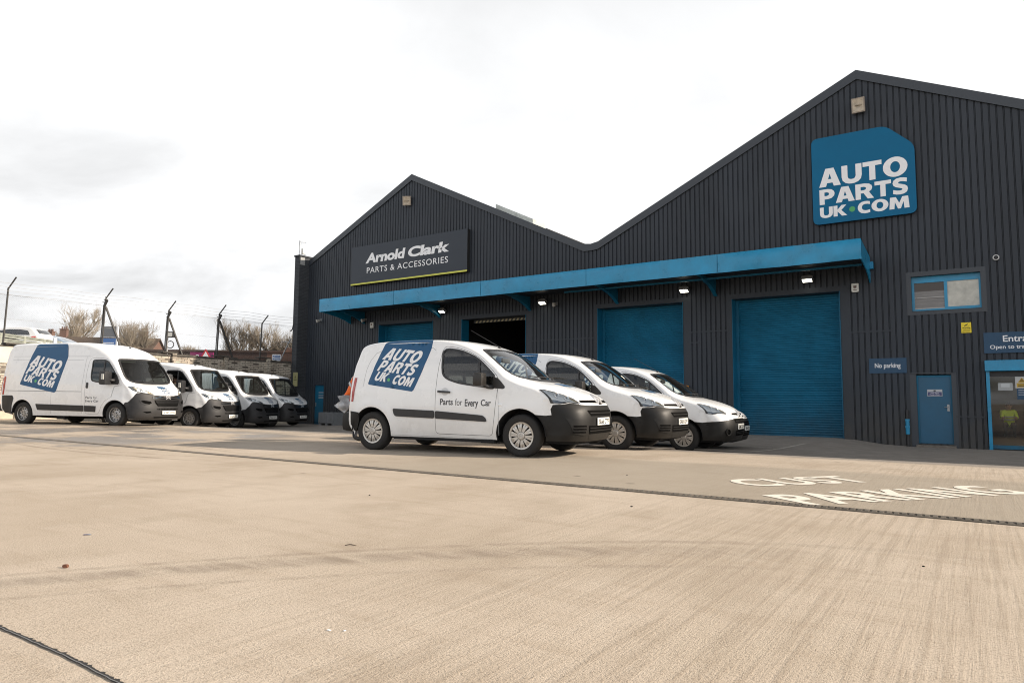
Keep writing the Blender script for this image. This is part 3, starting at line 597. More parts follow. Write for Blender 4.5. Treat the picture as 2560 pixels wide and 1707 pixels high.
wpart(mb, 'shop_interior', [mat('shop_wall_cream', (0.17, 0.155, 0.13), 0.8, 0, 0.25, 2), mat('shop_floor', (0.14, 0.10, 0.075), 0.5, 0, 0.3, 3), mat('shop_shelf_brown', (0.06, 0.035, 0.024), 0.7, 0, 0.5, 4), mat('shop_fill_glow', (1, 1, 1), 0.5, emit=((1.0, 0.93, 0.80), 1.3))])
# brick buttress at the left end of the front
def brick_mat(name, c1, c2, mort, scale=1.0, paint=None, row=.075, wid=.225, bad=0.0):
    m = bpy.data.materials.new(name); m.use_nodes = True; t = m.node_tree; b = t.nodes['Principled BSDF']; b.inputs['Roughness'].default_value = .85
    co = N(t, 'ShaderNodeTexCoord').outputs['Object']; sp = N(t, 'ShaderNodeSeparateXYZ'); L(t, co, sp.inputs[0]); cm = N(t, 'ShaderNodeCombineXYZ'); L(t, math_n(t, 'ADD', sp.outputs[0], sp.outputs[1]), cm.inputs[0]); L(t, sp.outputs[2], cm.inputs[1])
    br = N(t, 'ShaderNodeTexBrick', i_Scale=1.0); br.inputs['Color1'].default_value = (*c1, 1); br.inputs['Color2'].default_value = (*c2, 1); br.inputs['Mortar'].default_value = (*mort, 1)
    br.inputs['Brick Width'].default_value = wid; br.inputs['Row Height'].default_value = row; br.inputs['Mortar Size'].default_value = .008*scale; br.inputs['Mortar Smooth'].default_value = .3; br.inputs['Bias'].default_value = 0.0
    L(t, cm.outputs[0], br.inputs['Vector']); c = br.outputs[0]
    if paint:
        n = N(t, 'ShaderNodeTexNoise', i_Scale=2.6, i_Detail=9.0, i_Roughness=0.75); L(t, co, n.inputs['Vector'])
        c = mixc(t, ramp(t, n.outputs[0], [(0.40, 0.96), (0.62, 0.30)]), c, paint)
        c = mixc(t, math_n(t, 'MULTIPLY', br.outputs[1], 0.75), c, mort)
    if bad:
        br2 = N(t, 'ShaderNodeTexBrick', i_Scale=1.0); br2.inputs['Color1'].default_value = (0, 0, 0, 1); br2.inputs['Color2'].default_value = (1, 1, 1, 1); br2.inputs['Mortar'].default_value = (1, 1, 1, 1)
        br2.inputs['Brick Width'].default_value = wid; br2.inputs['Row Height'].default_value = row; br2.inputs['Mortar Size'].default_value = .008*scale; L(t, cm.outputs[0], br2.inputs['Vector'])
        c = mixc(t, math_n(t, 'MULTIPLY', ramp(t, br2.outputs[0], [(0.05, 1.0), (bad, 0.0)]), .85), c, (0.028, 0.020, 0.016))
    L(t, c, b.inputs['Base Color']); bu = N(t, 'ShaderNodeBump', i_Strength=.5, i_Distance=.01); L(t, math_n(t, 'SUBTRACT', 1.0, br.outputs[1]), bu.inputs['Height']); L(t, bu.outputs[0], b.inputs['Normal'])
    MATS[name] = m; return m
M_bbrick = brick_mat('painted_dark_brick', (0.040, 0.046, 0.054), (0.055, 0.060, 0.068), (0.022, 0.024, 0.028))
mb = MB(); mb.box(-29.74, -29.36, 23.20, YF+.4, -.9, 8.32, 0); mb.box(-29.78, -29.32, 23.16, YF+.4, 8.32, 8.40, 0); mb.box(-29.36, -29.31, YF-.02, YF+.3, -.9, 8.2, 1)
wpart(mb, 'brick_buttress', [M_bbrick, M_clad])
mb = MB(); mb.box(-29.355, -29.335, 23.24, 23.52, 7.88, 8.28); wpart(mb, 'grey_panel', mat('grey_render_panel', (0.30, 0.31, 0.31), 0.8, 0, 0.15, 4))
# drain pipe
mb = MB(); mb.tube([(-1.74, YF-.05, -.46), (-1.74, YF-.05, .62)], .04, 10, 0); mb.tube([(-1.74, YF-.05, -.10), (-1.74, YF-.05, .34)], .055, 10, 1)
for z in (.30, .10): mb.box(-1.80, -1.68, YF-.10, YF, z, z+.05, 1)
wpart(mb, 'drain_pipe', [M_trim, M_blue])

# ---------------------------------------------------------------- signs and fittings on the building
def rounded(poly, r, n=6):
    out = []; m = len(poly)
    for i in range(m):
        p = Vector(poly[i]); a = Vector(poly[i-1]); b = Vector(poly[(i+1) % m]); da = (a-p).normalized(); db = (b-p).normalized()
        rr_ = min(r, (a-p).length*.45, (b-p).length*.45); p0 = p+da*rr_; p1 = p+db*rr_
        for k in range(n+1):
            t = k/n; out.append(tuple((p0*(1-t)+p*t)*(1-t)+(p*(1-t)+p1*t)*t))
    return out
def sign(name, label, poly, y0, y1, mface, mside, text=(), extra=None, loc=None, cat='sign'):
    cx = sum(p[0] for p in poly)/len(poly); cz = min(p[1] for p in poly)
    t = thing(name, label, cat, (cx, y1, cz))
    def P(mb, nm, m):
        o = mb.build(nm, m); o.parent = t; o.matrix_parent_inverse = Matrix.Translation((-cx, -y1, -cz)); return o
    n = len(poly); mb = MB(); mb.prism(poly, y0, y1, 'y', 1); mb.m[0] = 0; mb.m[1] = 0
    P(mb, 'panel', [mface, mside])
    for (s, x0, x1, z0, z1, m, kw) in text:
        mb = MB(); wall_text(mb, s, x0, x1, z0, z1, y0-.006, **kw); P(mb, 'lettering', m)
    if extra: extra(P, y0)
    return t
yb = YF-.15
def dot(P, y): mb = MB(); disc(mb, -3.02, 6.97, .088, y-.006, 20); P(mb, 'dot', M_green)
sign('wall_sign', 'large blue tag-shaped AUTO PARTS UK COM sign high on the right gable', rounded([(-4.18, 6.60), (-1.25, 6.60), (-1.25, 8.74), (-2.02, 9.48), (-4.18, 9.48)], .20), yb, YF-.03, M_signb, M_signn,
     [('AUTO', -3.97, -1.45, 7.82, 8.42, M_signw, dict(logo=True)), ('PARTS', -3.97, -1.45, 7.24, 7.74, M_signw, dict(logo=True)), ('UK', -3.97, -3.17, 6.80, 7.15, M_signw, dict(logo=True)), ('COM', -2.86, -1.44, 6.79, 7.16, M_signw, dict(logo=True))], dot)
def stripe(P, y): mb = MB(); mb.box(-25.92, -18.50, y-.012, y, 6.50, 6.575); P(mb, 'stripe', M_lime)
sign('wall_sign', 'wide dark PARTS & ACCESSORIES sign with yellow bottom stripe on the left gable', [(-25.92, 6.50), (-18.50, 6.50), (-18.50, 8.44), (-25.92, 8.44)], YF-.20, YF-.02, M_signd, M_ink,
     [('Arnold', -24.90, -22.32, 7.52, 8.02, M_signw, dict(bold=.042, space=.97, shear=.18)), ('Clark', -22.10, -19.55, 7.52, 8.02, M_signw, dict(bold=.042, space=.97, shear=.18)), ('PARTS & ACCESSORIES', -24.80, -19.60, 7.02, 7.31, M_signw, dict(bold=.004, space=1.12))], stripe)
sign('wall_sign', 'small navy No parking sign on the wall left of the fire door', [(-2.72, 1.74), (-1.70, 1.74), (-1.70, 2.20), (-2.72, 2.20)], YF-.03, YF-.004, M_signn, M_signn, [('No parking', -2.56, -1.86, 1.86, 2.05, M_signw, dict(bold=.012))])
sign('wall_sign', 'navy Entrance sign above the blue framed shop door', [(.25, 2.27), (2.08, 2.27), (2.08, 2.86), (.25, 2.86)], YF-.04, YF-.004, M_signn, M_signn, [('Entrance', .70, 1.63, 2.585, 2.765, M_signw, dict(bold=.014)), ('Open to trade & public', .39, 1.94, 2.355, 2.50, M_signw, dict(bold=.01))])
def camicon(P, y):
    mb = MB(); mb.add([(-.20, y-.004, 3.10), (-.12, y-.004, 3.15), (-.11, y-.004, 3.13), (-.19, y-.004, 3.075)], [(0,1,2,3)]); mb.box(-.15, -.09, y-.004, y-.002, 3.065, 3.075); P(mb, 'camera_symbol', M_ink)
sign('wall_sign', 'small yellow Warning CCTV notice below the upper window', [(-.275, 2.885), (-.03, 2.885), (-.03, 3.19), (-.275, 3.19)], YF-.015, YF-.003, M_yel, M_signw, [('Warning', -.25, -.055, 3.00, 3.045, M_ink, dict(bold=.02)), ('CCTV in', -.235, -.075, 2.955, 2.985, M_ink, dict(bold=.01)), ('operation', -.25, -.06, 2.905, 2.94, M_ink, dict(bold=.01))], camicon)
def fire(P, y):
    mb = MB(); mb.box(-1.185, -.835, y-.004, y-.001, 1.05, 1.165); P(mb, 'blue_panel', mat('notice_violet', (0.06, 0.06, 0.16), .5))
    mb = MB(); wall_text(mb, 'Fire exit', -1.11, -.91, 1.118, 1.15, y-.007); P(mb, 'lettering', M_signw); mb = MB(); wall_text(mb, 'Keep clear', -1.14, -.88, 1.065, 1.105, y-.007); P(mb, 'lettering', M_signw)
    mb = MB(); mb.box(-1.04, -.985, y-.004, y-.001, 1.18, 1.22); P(mb, 'door_symbol', M_ink)
sign('door_notice', 'white and violet Fire exit Keep clear notice on the blue fire door', [(-1.20, 1.035), (-.82, 1.035), (-.82, 1.24), (-1.20, 1.24)], YF+.042, YF+.052, mat('notice_white', (0.45, 0.46, 0.48), .5), M_signw, [], fire, cat='notice')
def lfire(P, y):
    for z_, h_ in ((1.13, .03), (1.0, .02), (.92, .02), (.85, .02)): mb = MB(); mb.box(-28.39, -28.0, y-.004, y-.001, z_-h_, z_+h_); P(mb, 'text_line', mat('faded_lettering', (0.24, 0.30, 0.36), .6))
sign('door_notice', 'faded notice on the narrow blue side door at the far left of the warehouse', [(-28.42, .78), (-27.97, .78), (-27.97, 1.2), (-28.42, 1.2)], YF+.055, YF+.066, M_blue2, M_blue2, [], lfire, cat='notice')
# notices stuck inside the shop glass
def tri(P, y):
    mb = MB(); mb.prism(rounded([(.99, 1.43), (1.17, 1.43), (1.08, 1.57)], .01), y-.004, y-.002, 'y'); mb.box(.96, 1.20, y-.004, y-.002, 1.30, 1.415); P(mb, 'yellow_panel', mat('notice_ochre', (0.50, 0.32, 0.03), .5))
    mb = MB(); mb.prism([(1.02, 1.45), (1.14, 1.45), (1.08, 1.545)], y-.007, y-.0055, 'y'); P(mb, 'symbol', mat('ochre_dark', (.22, .13, .01), .5)); [(mb := MB(), mb.box(.99, 1.17, y-.008, y-.0055, z_-.008, z_+.008), P(mb, 'text_line', M_ink)) for z_ in (1.375, 1.335)]
YG = YF+.0
sign('glass_notice', 'white sheet with yellow warning triangle stuck on the shop door glass', [(.93, 1.27), (1.20, 1.27), (1.20, 1.595), (.93, 1.595)], YG-.006, YG-.002, mat('notice_grey_white', (0.50, 0.50, 0.49), .6), M_signw, [], tri, cat='notice')
def post(P, y):
    for k in range(3): mb = MB(); mb.box(.99, 1.16, y-.004, y-.001, 1.205-.06*k, 1.215-.06*k); P(mb, 'text_line', M_signw)
sign('glass_notice', 'dark blue poster below the warning sheet on the shop glass', [(.96, .96), (1.38, .96), (1.38, 1.262), (.96, 1.262)], YG-.006, YG-.002, M_signn, M_signn, [], post, cat='notice')
def card(P, y): mb = MB(); mb.box(.60, .80, y-.004, y-.001, 1.30, 1.40); P(mb, 'paper', mat('notice_paper', (0.50, 0.52, 0.52), .6))
sign('glass_notice', 'white bordered card on the left of the shop door glass', rounded([(.53, 1.21), (.87, 1.21), (.87, 1.42), (.53, 1.42)], .02, 3), YG-.005, YG-.002, mat('card_border', (0.36, 0.37, 0.37), .6), M_signw, [], card, cat='notice')
# flood lights
def floodlight(x, z, w, h, lit, label, group, tilt=35, yawd=0):
    t = thing('floodlight', label, 'floodlight', (x, YF, z), 0, group)
    Mx = Matrix.Rotation(R(yawd), 4, 'Z') @ Matrix.Translation((0, -.22, 0)) @ Matrix.Rotation(R(tilt), 4, 'X')
    mb = MB(); mb.prism([(-w/2, -h/2), (w/2, -h/2), (w/2, h/2), (-w/2, h/2)], -.02, .10, 'y', 0, Mx); mb.prism([(-w*.3, -h*.3), (w*.3, -h*.3), (w*.3, h*.3), (-w*.3, h*.3)], .101, .16, 'y', 0, Mx)
    o = mb.build('housing', M_grey if lit else mat('floodlight_housing', (0.30, 0.26, 0.22), .6, 0, .3, 9)); o.parent = t
    mb = MB(); mb.box(-.03, .03, -.18, 0, -.03, .03); mb.box(-w/2-.012, w/2+.012, -.14, -.12, -.015, .015); o = mb.build('bracket', M_trim); o.parent = t
    mb = MB(); a, b = w/2-.03, h/2-.03
    if lit: mb.quad(Mx @ Vector((-a, -.024, -b)), Mx @ Vector((a, -.024, -b)), Mx @ Vector((a, -.024, b)), Mx @ Vector((-a, -.024, b)))
    else:
        for sx, sz in ((1,0),(-1,0),(0,1),(0,-1)):
            o1 = [(-a,-b),(a,-b),(a,b),(-a,b)]
        mb.add([Mx @ Vector(p) for p in ((-a,-.03,-b),(a,-.03,-b),(a,-.03,b),(-a,-.03,b),(-a*.5,-.022,-b*.35),(a*.5,-.022,-b*.35),(a*.5,-.022,b*.35),(-a*.5,-.022,b*.35))], [(0,1,5,4),(1,2,6,5),(2,3,7,6),(3,0,4,7),(4,5,6,7)])
        mb.tube([Mx @ Vector((-a*.6, -.05, 0)), Mx @ Vector((a*.6, -.05, 0))], .02, 6)
    o = mb.build('lamp_face', mat('lit_lamp', (1,1,1), .5, emit=((1.0, 0.95, 0.78), 7.0)) if lit else M_rust); o.parent = t
    return t
floodlight(-2.74, 10.30, .38, .46, False, 'weathered square floodlight below the peak of the right gable', None, 12)
floodlight(-22.34, 10.30, .40, .44, False, 'weathered floodlight below the peak of the left gable', None, 12, 30)
for x, lab in ((-19.9, 'lit floodlight under the canopy between the left shutter and the open doorway'), (-14.56, 'lit floodlight under the canopy just right of the open doorway'), (-8.56, 'lit floodlight under the canopy between the two right shutters'), (-4.41, 'lit floodlight under the canopy above the far right shutter')):
    floodlight(x, 4.80, .34, .22, True, lab, 'lit floodlights under the canopy', 62)
def alarm(x, z, label):
    t = thing('alarm_box', label, 'alarm box', (x, YF, z), 0, 'alarm boxes'); t.scale = (.68, .9, .66)
    mb = MB(); mb.prism(rounded([(-.15, -.16), (-.11, -.21), (.11, -.21), (.15, -.16), (.15, .21), (-.15, .21)], .03, 3), -.10, -.004, 'y'); o = mb.build('cover', M_lgrey); o.parent = t
    mb = MB(); mb.prism(rounded([(-.06, -.02), (.06, -.02), (.07, .10), (-.07, .10)], .02, 3), -.105, -.101, 'y'); mb.box(-.08, .08, -.105, -.101, -.12, -.09); o = mb.build('emblem', mat('alarm_emblem', (.12, .07, .06), .5)); o.parent = t
alarm(-3.03, 4.45, 'white alarm box under the right end of the canopy'); alarm(-24.5, 4.44, 'white alarm box near the left end of the canopy')
def dome(x, z, label, ring=False, r=.09):
    t = thing('security_camera', label, 'camera', (x, YF, z), 0, 'security cameras on the wall')
    if ring:
        mb = MB(); mb.lathe([(.055, -.03), (.055, -.06), (.078, -.06), (.085, -.035), (.085, -.005), (.055, -.005)], 20, None, 0, True); o = mb.build('ring', mat('camera_white', (.5, .5, .5), .4), smooth=True, sharp=50); o.parent = t
        mb = MB(); mb.lathe([(.0, -.062), (.03, -.058), (.054, -.035)], 16); o = mb.build('dome', mat('dome_dark', (.02, .02, .025), .1), smooth=True); o.parent = t
    else:
        mb = MB(); mb.tube([(0, -.005, 0), (0, -.14, 0), (0, -.16, -.03)], .025, 6); mb.box(-.06, .06, -.02, -.003, -.06, .06); o = mb.build('bracket', M_grey); o.parent = t
        mb = MB(); mb.tube([(-.03, -.08, -.05), (.02, -.30, -.11)], .055, 10); mb.tube([(-.04, -.06, .0), (.03, -.33, -.055)], .06, 4); o = mb.build('housing', mat('camera_cream', (.42, .41, .38), .45)); o.parent = t
dome(.64, 5.02, 'round white-ringed dome camera high to the right of the upper window', True); dome(-28.31, 4.92, 'small pale camera on the wall beyond the left end of the canopy'); dome(-24.98, 4.75, 'pale camera on the bracket above the left alarm box'); dome(-14.0, 4.75, 'camera beside the floodlight right of the open doorway')
# aerial and panel antenna on the buttress
t = thing('roof_aerial', 'thin roof aerial mast on top of the brick buttress', 'aerial', (-29.55, 23.3, 8.40))
mb = MB(); mb.tube([(0, 0, 0), (0, 0, .80)], .018, 6); o = mb.build('mast', M_galv); o.parent = t
mb = MB(); mb.tube([(0, 0, .72), (.42, .1, .66)], .012, 5)
for k in range(4): mb.tube([(.06+k*.1, .02, .55), (.06+k*.1, .02, .86)], .007, 4)
o = mb.build('elements', M_galv); o.parent = t
t = thing('panel_antenna', 'small white panel antenna on a short pole on the brick buttress', 'antenna', (-29.45, 23.45, 8.40))
mb = MB(); mb.tube([(-.06, 0, 0), (-.06, 0, .42)], .018, 6); o = mb.build('pole', M_galv); o.parent = t
mb = MB(); mb.rbox(.02, .16, -.12, .12, .06, .36, .02); o = mb.build('panel', M_lgrey); o.parent = t
mb = MB(); mb.box(-.06, .03, -.03, .03, .14, .22); o = mb.build('clamp', M_trim); o.parent = t
# orange beacon light low on the wall between the right shutters
t = thing('warning_beacon', 'small orange beacon on the wall left of the far right shutter', 'beacon', (-8.55, YF, 1.28))
mb = MB(); mb.lathe([(0, .12), (.05, .115), (.075, .09), (.08, -.10), (0, -.10)], 14, Matrix.Translation((0, -.10, 0)) @ Matrix.Rotation(R(90), 4, 'X')); o = mb.build('lens', mat('beacon_orange', (.75, .28, .02), .3), smooth=True, sharp=40); o.parent = t
mb = MB(); mb.box(-.06, .06, -.16, -.004, -.16, -.11); o = mb.build('bracket', M_trim); o.parent = t
# ---------------------------------------------------------------- vans: a shell lofted between a centre line and a side outline
def catmull(P, k):
    out = []; n = len(P)
    for i in range(n-1):
        p0, p1, p2, p3 = P[max(i-1, 0)], P[i], P[i+1], P[min(i+2, n-1)]
        for j in range(k):
            t = j/k; out.append(tuple(.5*((2*b)+(-a+c)*t+(2*a-5*b+4*c-d)*t*t+(-a+3*b-3*c+d)*t**3) for a, b, c, d in zip(p0, p1, p2, p3)))
    out.append(tuple(P[-1])); return out
def interp(tab, x):
    if x <= tab[0][0]: return tab[0][1]
    for (a, va), (b, vb) in zip(tab, tab[1:]):
        if x <= b:
            t = (x-a)/(b-a); t = t*t*(3-2*t)*.5+t*.5; return va+(vb-va)*t
    return tab[-1][1]
def inpoly(p, poly):
    x, y = p; c = False; j = len(poly)-1
    for i in range(len(poly)):
        xi, yi = poly[i]; xj, yj = poly[j]
        if (yi > y) != (yj > y) and x < (xj-xi)*(y-yi)/(yj-yi)+xi: c = not c
        j = i
    return c
def densify(poly, step, closed=True):
    out = []; n = len(poly)
    for i in range(n if closed else n-1):
        a, b = poly[i], poly[(i+1) % n]; k = max(1, int(math.hypot(b[0]-a[0], b[1]-a[1])/step))
        out += [(a[0]+(b[0]-a[0])*j/k, a[1]+(b[1]-a[1])*j/k) for j in range(k)]
    if not closed: out.append(poly[-1])
    return out
def inset(poly, d):
    n = len(poly); area = sum(poly[i][0]*poly[(i+1) % n][1]-poly[(i+1) % n][0]*poly[i][1] for i in range(n)); sgn = 1 if area > 0 else -1; out = []
    for i in range(n):
        a, p, b = Vector(poly[i-1]), Vector(poly[i]), Vector(poly[(i+1) % n]); e = (p-a).normalized()+(b-p).normalized()
        if e.length < 1e-6: e = (p-a)
        e.normalize(); out.append((p.x-e.y*d*sgn, p.y+e.x*d*sgn))
    return out
def cdt(loops, lines, pts, clear):
    """loops/lines: lists of 2D points used as constraints; pts: fill points kept clear of them"""
    vs = []; es = []
    for lp in loops:
        b = len(vs); vs += lp; es += [(b+i, b+(i+1) % len(lp)) for i in range(len(lp))]
    for ln in lines:
        b = len(vs); vs += ln; es += [(b+i, b+i+1) for i in range(len(ln)-1)]
    cell = {}
    for a, b in es:
        (x0, y0), (x1, y1) = vs[a], vs[b]; k = max(1, int(math.hypot(x1-x0, y1-y0)/(clear*.7)))
        for j in range(k+1):
            p = (x0+(x1-x0)*j/k, y0+(y1-y0)*j/k); cell.setdefault((int(p[0]//clear), int(p[1]//clear)), []).append(p)
    keep = []
    for p in pts:
        ci, cj = int(p[0]//clear), int(p[1]//clear); ok = True
        for di in (-1, 0, 1):
            for dj in (-1, 0, 1):
                for q in cell.get((ci+di, cj+dj), ()):
                    if (q[0]-p[0])**2+(q[1]-p[1])**2 < clear*clear*.8: ok = False; break
                if not ok: break
            if not ok: break
        if ok: keep.append(p)
    r = delaunay_2d_cdt([Vector(v) for v in vs+keep], es, [], 0, 1e-6)
    return [tuple(v) for v in r[0]], [tuple(f) for f in r[2]]
class Shell:
    def __init__(s, prof, Wz, Wx, K=6, flare=()):
        s.K = K; s.tab = catmull(prof, K); s.M = len(s.tab)-1; s.Wz = Wz; s.Wx = Wx; s.flare = flare
    def W(s, x, z):
        w = interp(s.Wz, z)*interp(s.Wx, x)
        for cx, cz, r, a in s.flare:
            d = math.hypot(x-cx, z-cz); w += a*math.exp(-((d-r)/.055)**2)
        return w
    def at(s, t):
        t = min(max(t, 0), s.M-1e-6); i = int(t); f = t-i; a, b = s.tab[i], s.tab[i+1]; return [p+(q-p)*f for p, q in zip(a, b)]
    def band(s, t, u):
        x0, z0, x1, z1, n = s.at(t); w = s.W(x1, z1); ph = abs(u)*math.pi/2
        sp = math.sin(ph)**(2/n); c = 1-max(0.0, math.cos(ph))**(2/n); y = w*sp
        return Vector((x0+(x1-x0)*c, math.copysign(y, u) if u else 0.0, z0+(z1-z0)*c))
    def side(s, x, z, sg): return Vector((x, sg*s.W(x, z), z))
    def inv(s, y, val, t0, t1, ax=2, falling=True):
        """(t,u) of the band point with this y and z (ax 2) or x (ax 0), t between t0 and t1"""
        ay = abs(y)
        def uu(t):
            x0, z0, x1, z1, n = s.at(t); return math.asin(min(1.0, (ay/max(s.W(x1, z1), 1e-4)))**(n/2))/(math.pi/2)
        lo, hi = t0, t1
        for _ in range(30):
            m = (lo+hi)/2; v = s.band(m, uu(m))[ax]
            if (v > val) == falling: lo = m
            else: hi = m
        t = (lo+hi)/2; return t, math.copysign(uu(t), y)
def band_fn(sh, t0, t1, ax=2, falling=True, off=0.0):
    def fn(a, b, o=0.0):
        t, u = sh.inv(a, b, t0, t1, ax, falling)
        P = sh.band(t, u); e = 1e-2
        du = sh.band(t, min(.999, u+e))-sh.band(t, max(-.999, u-e)); dt = sh.band(min(t+.05, sh.M-.01), u)-sh.band(t-.05, u)
        n = du.cross(dt)
        n = n.normalized() if n.length > 1e-9 else Vector((1, 0, 0))
        if n.dot(P-Vector((P.x-1.2 if ax == 2 and falling else P.x, 0, .6))) < 0: n.negate()
        return P+n*(off+o)
    return fn
def side_fn(sh, sg, off=0.0):
    def fn(x, z, o=0.0):
        P = sh.side(x, z, sg); e = .01
        dx = sh.side(x+e, z, sg)-sh.side(x-e, z, sg); dz = sh.side(x, z+e, sg)-sh.side(x, z-e, sg); n = dx.cross(dz).normalized()
        if n.y*sg < 0: n.negate()
        return P+n*(off+o)
    return fn
def patch(mb, fn, poly, off, depth, step=.05, mi=0, holes=()):
    """a plate following the body: front face at off, rim going back by depth"""
    poly = densify(poly, step); hs = [densify(h, step) for h in holes]
    xs_ = [p[0] for p in poly]; ys_ = [p[1] for p in poly]; g = []
    nx = int((max(xs_)-min(xs_))/step)+1; nz = int((max(ys_)-min(ys_))/step)+1
    for i in range(nx+1):
        for j in range(nz+1):
            p = (min(xs_)+i*step+(j % 2)*step*.5, min(ys_)+j*step)
            if inpoly(p, poly) and not any(inpoly(p, h) for h in hs): g.append(p)
    vs, fs = cdt([poly]+hs, [], g, step*.45)
    fs = [f for f in fs if (lambda c: inpoly(c, poly) and not any(inpoly(c, h) for h in hs))((sum(vs[i][0] for i in f)/3, sum(vs[i][1] for i in f)/3))]
    mb.add([fn(x, y, off) for x, y in vs], fs, mi)
    if depth:
        for lp in [poly]+hs:
            n = len(lp); a = [fn(x, y, off) for x, y in lp]; b = [fn(x, y, off-depth) for x, y in lp]
            mb.add(a+b, [(i, (i+1) % n, n+(i+1) % n, n+i) for i in range(n)], mi)
    return mb
def ribbon(mb, fn, line, w, off, mi=0, step=.05, closed=False):
    pts = densify(line, step, closed); n = len(pts); A = []; B = []
    for i in range(n):
        a = Vector(pts[i-1] if (i or closed) else pts[0]); b = Vector(pts[(i+1) % n] if (i < n-1 or closed) else pts[-1]); d = (b-a).normalized(); p = Vector(pts[i]); nn = Vector((-d.y, d.x))*w/2
        A.append(fn(*(p+nn), off)); B.append(fn(*(p-nn), off))
    m = n if closed else n-1
    return mb.add(A+B, [(i, (i+1) % n, n+(i+1) % n, n+i) for i in range(m)], mi)
def mirror_poly(poly): return [(-y, z) for y, z in reversed(poly)]

def build_shell(sh, root, cfg):
    """body, bumper, doors and glass cut out of one continuous surface; both sides"""
    step = cfg.get('step', .055); ws_tu = [sh.inv(y, z, *cfg['ws_t']) for y, z in densify(cfg['ws'], .05, False)]
    SC_T, SC_U = .055, 1.0
    def S(t, u): return (t*SC_T, u*SC_U)
    ws_loop = [S(t, u) for t, u in ws_tu]+[S(t, -u) for t, u in reversed(ws_tu[1:-1])]
    bl = [sh.inv(y, z, *cfg['nose_t']) for y, z in densify(cfg['bump'], .04, False)]
    t_edge = bl[-1][0]
    bump_line = [S(t, -u) for t, u in reversed(bl[1:])]+[S(t, u) for t, u in bl]; bump_line[0] = (bump_line[0][0], -1.0); bump_line[-1] = (bump_line[-1][0], 1.0)
    tsam = sorted(set([i*.5 for i in range(sh.M*2+1)]+[t_edge]))
    tsam = [t for t in tsam if t == t_edge or abs(t-t_edge) > .12]
    us = [1-(1-i/16)**1.35 for i in range(17)]; us = sorted([-u for u in us[1:]]+us)
    border = [S(t, -1) for t in tsam]+[S(t, 1) for t in reversed(tsam)]
    border = [S(0, u) for u in reversed(us[1:-1])]
    left = [S(t, -1) for t in tsam]; right = [S(t, 1) for t in tsam]; bot = [S(0, u) for u in us]; top = [S(tsam[-1], u) for u in us]
    loop = bot[:-1]+right[:-1]+list(reversed(top))[:-1]+list(reversed(left))[:-1]
    g = [S(t, u) for t in tsam[1:-1] for u in us[1:-1]]
    vs, fs = cdt([loop, ws_loop], [bump_line], g, .016)
    def bz_at(u):                       # bumper line t for a given u
        for (t0, u0), (t1, u1) in zip(bump_line, bump_line[1:]):
            if min(u0, u1) <= u <= max(u0, u1): return t0+(t1-t0)*(u-u0)/(u1-u0+1e-9)
        return 1e9
    cls = {}
    for f in fs:
        c = (sum(vs[i][0] for i in f)/3, sum(vs[i][1] for i in f)/3)
        k = 'windscreen' if inpoly(c, ws_loop) else ('bumper' if c[0] > bz_at(c[1]) else 'body')
        cls.setdefault(k, []).append(f)
    P3 = [sh.band(x/SC_T, max(-1, min(1, y/SC_U))) for x, y in vs]
    MBs = {k: MB() for k in ('body', 'bumper', 'windscreen', 'liner')}
    for k in cls: MBs[k].add(P3, cls[k])
    MBs['liner'].add([P-(Vector((0, P.y, P.z-.75))).normalized()*.035-Vector((.03 if P.x > 0 else 0, 0, 0)) for P in P3], cls['body'])
    # sides
    o1 = []
    for t in tsam: x0, z0, x1, z1, n = sh.at(t); o1.append((x1, z1))
    i_edge = min(range(len(tsam)), key=lambda i: abs(tsam[i]-t_edge))
    xf, zf = o1[-1]; xr, zr = o1[0]; sill = cfg['sill']; bott = []
    def arc(cx, cz, r, zb):
        a0 = math.asin(max(-1, min(1, (zb-cz)/r))); n = 26
        return [(cx+r*math.cos(a0+(math.pi-2*a0)*i/n), cz+r*math.sin(a0+(math.pi-2*a0)*i/n)) for i in range(n+1)]
    af = arc(*cfg['arch_f'], sill); ar = arc(*cfg['arch_r'], sill)
    bott = densify([(xf, zf), af[0]], .06, False)[1:-1]+af+densify([af[-1], ar[0]], .06, False)[1:-1]+ar+densify([ar[-1], (xr, zr)], .06, False)[1:-1]
    outer = o1+bott
    door = densify(rounded(cfg['door'], .05, 3), .05); door_in = inset(door, .006); win = densify(cfg['win'], .04)
    ex, ez = o1[i_edge]; af_hit = min(af[:14], key=lambda p: abs(p[1]-cfg['bump_side_z']))
    bline = densify([(ex, ez)]+[(x, z) for x, z in cfg['bump_side']]+[af_hit], .05, False)
    xs_ = [p[0] for p in outer]; zs_ = [p[1] for p in outer]; g = []
    for i in range(int((max(xs_)-min(xs_))/step)+1):
        for j in range(int((max(zs_)-min(zs_))/step)+1):
            p = (min(xs_)+i*step+(j % 2)*step*.5, min(zs_)+j*step)
            if inpoly(p, outer): g.append(p)
    vs, fs = cdt([outer, door, door_in, win], [bline], g, step*.42)
    bpoly = bline+[p for p in af[:af.index(af_hit)][::-1]]+[(xf, zf)]+[p for p in reversed(o1[i_edge:-1])]
    front = [o1[i] for i in range(i_edge, len(o1))]
    bumper_poly = bline+list(reversed(af[:af.index(af_hit)]))+[(xf, zf)]+list(reversed(front))[1:-1]
    sides = {}
    for f in fs:
        c = (sum(vs[i][0] for i in f)/3, sum(vs[i][1] for i in f)/3)
        if not inpoly(c, outer): continue
        if inpoly(c, win): k = 'glass'
        elif inpoly(c, door_in): k = 'door'
        elif inpoly(c, door): k = 'gap'
        elif inpoly(c, bumper_poly): k = 'bumper'
        else: k = 'body'
        sides.setdefault(k, []).append(f)
    res = {}
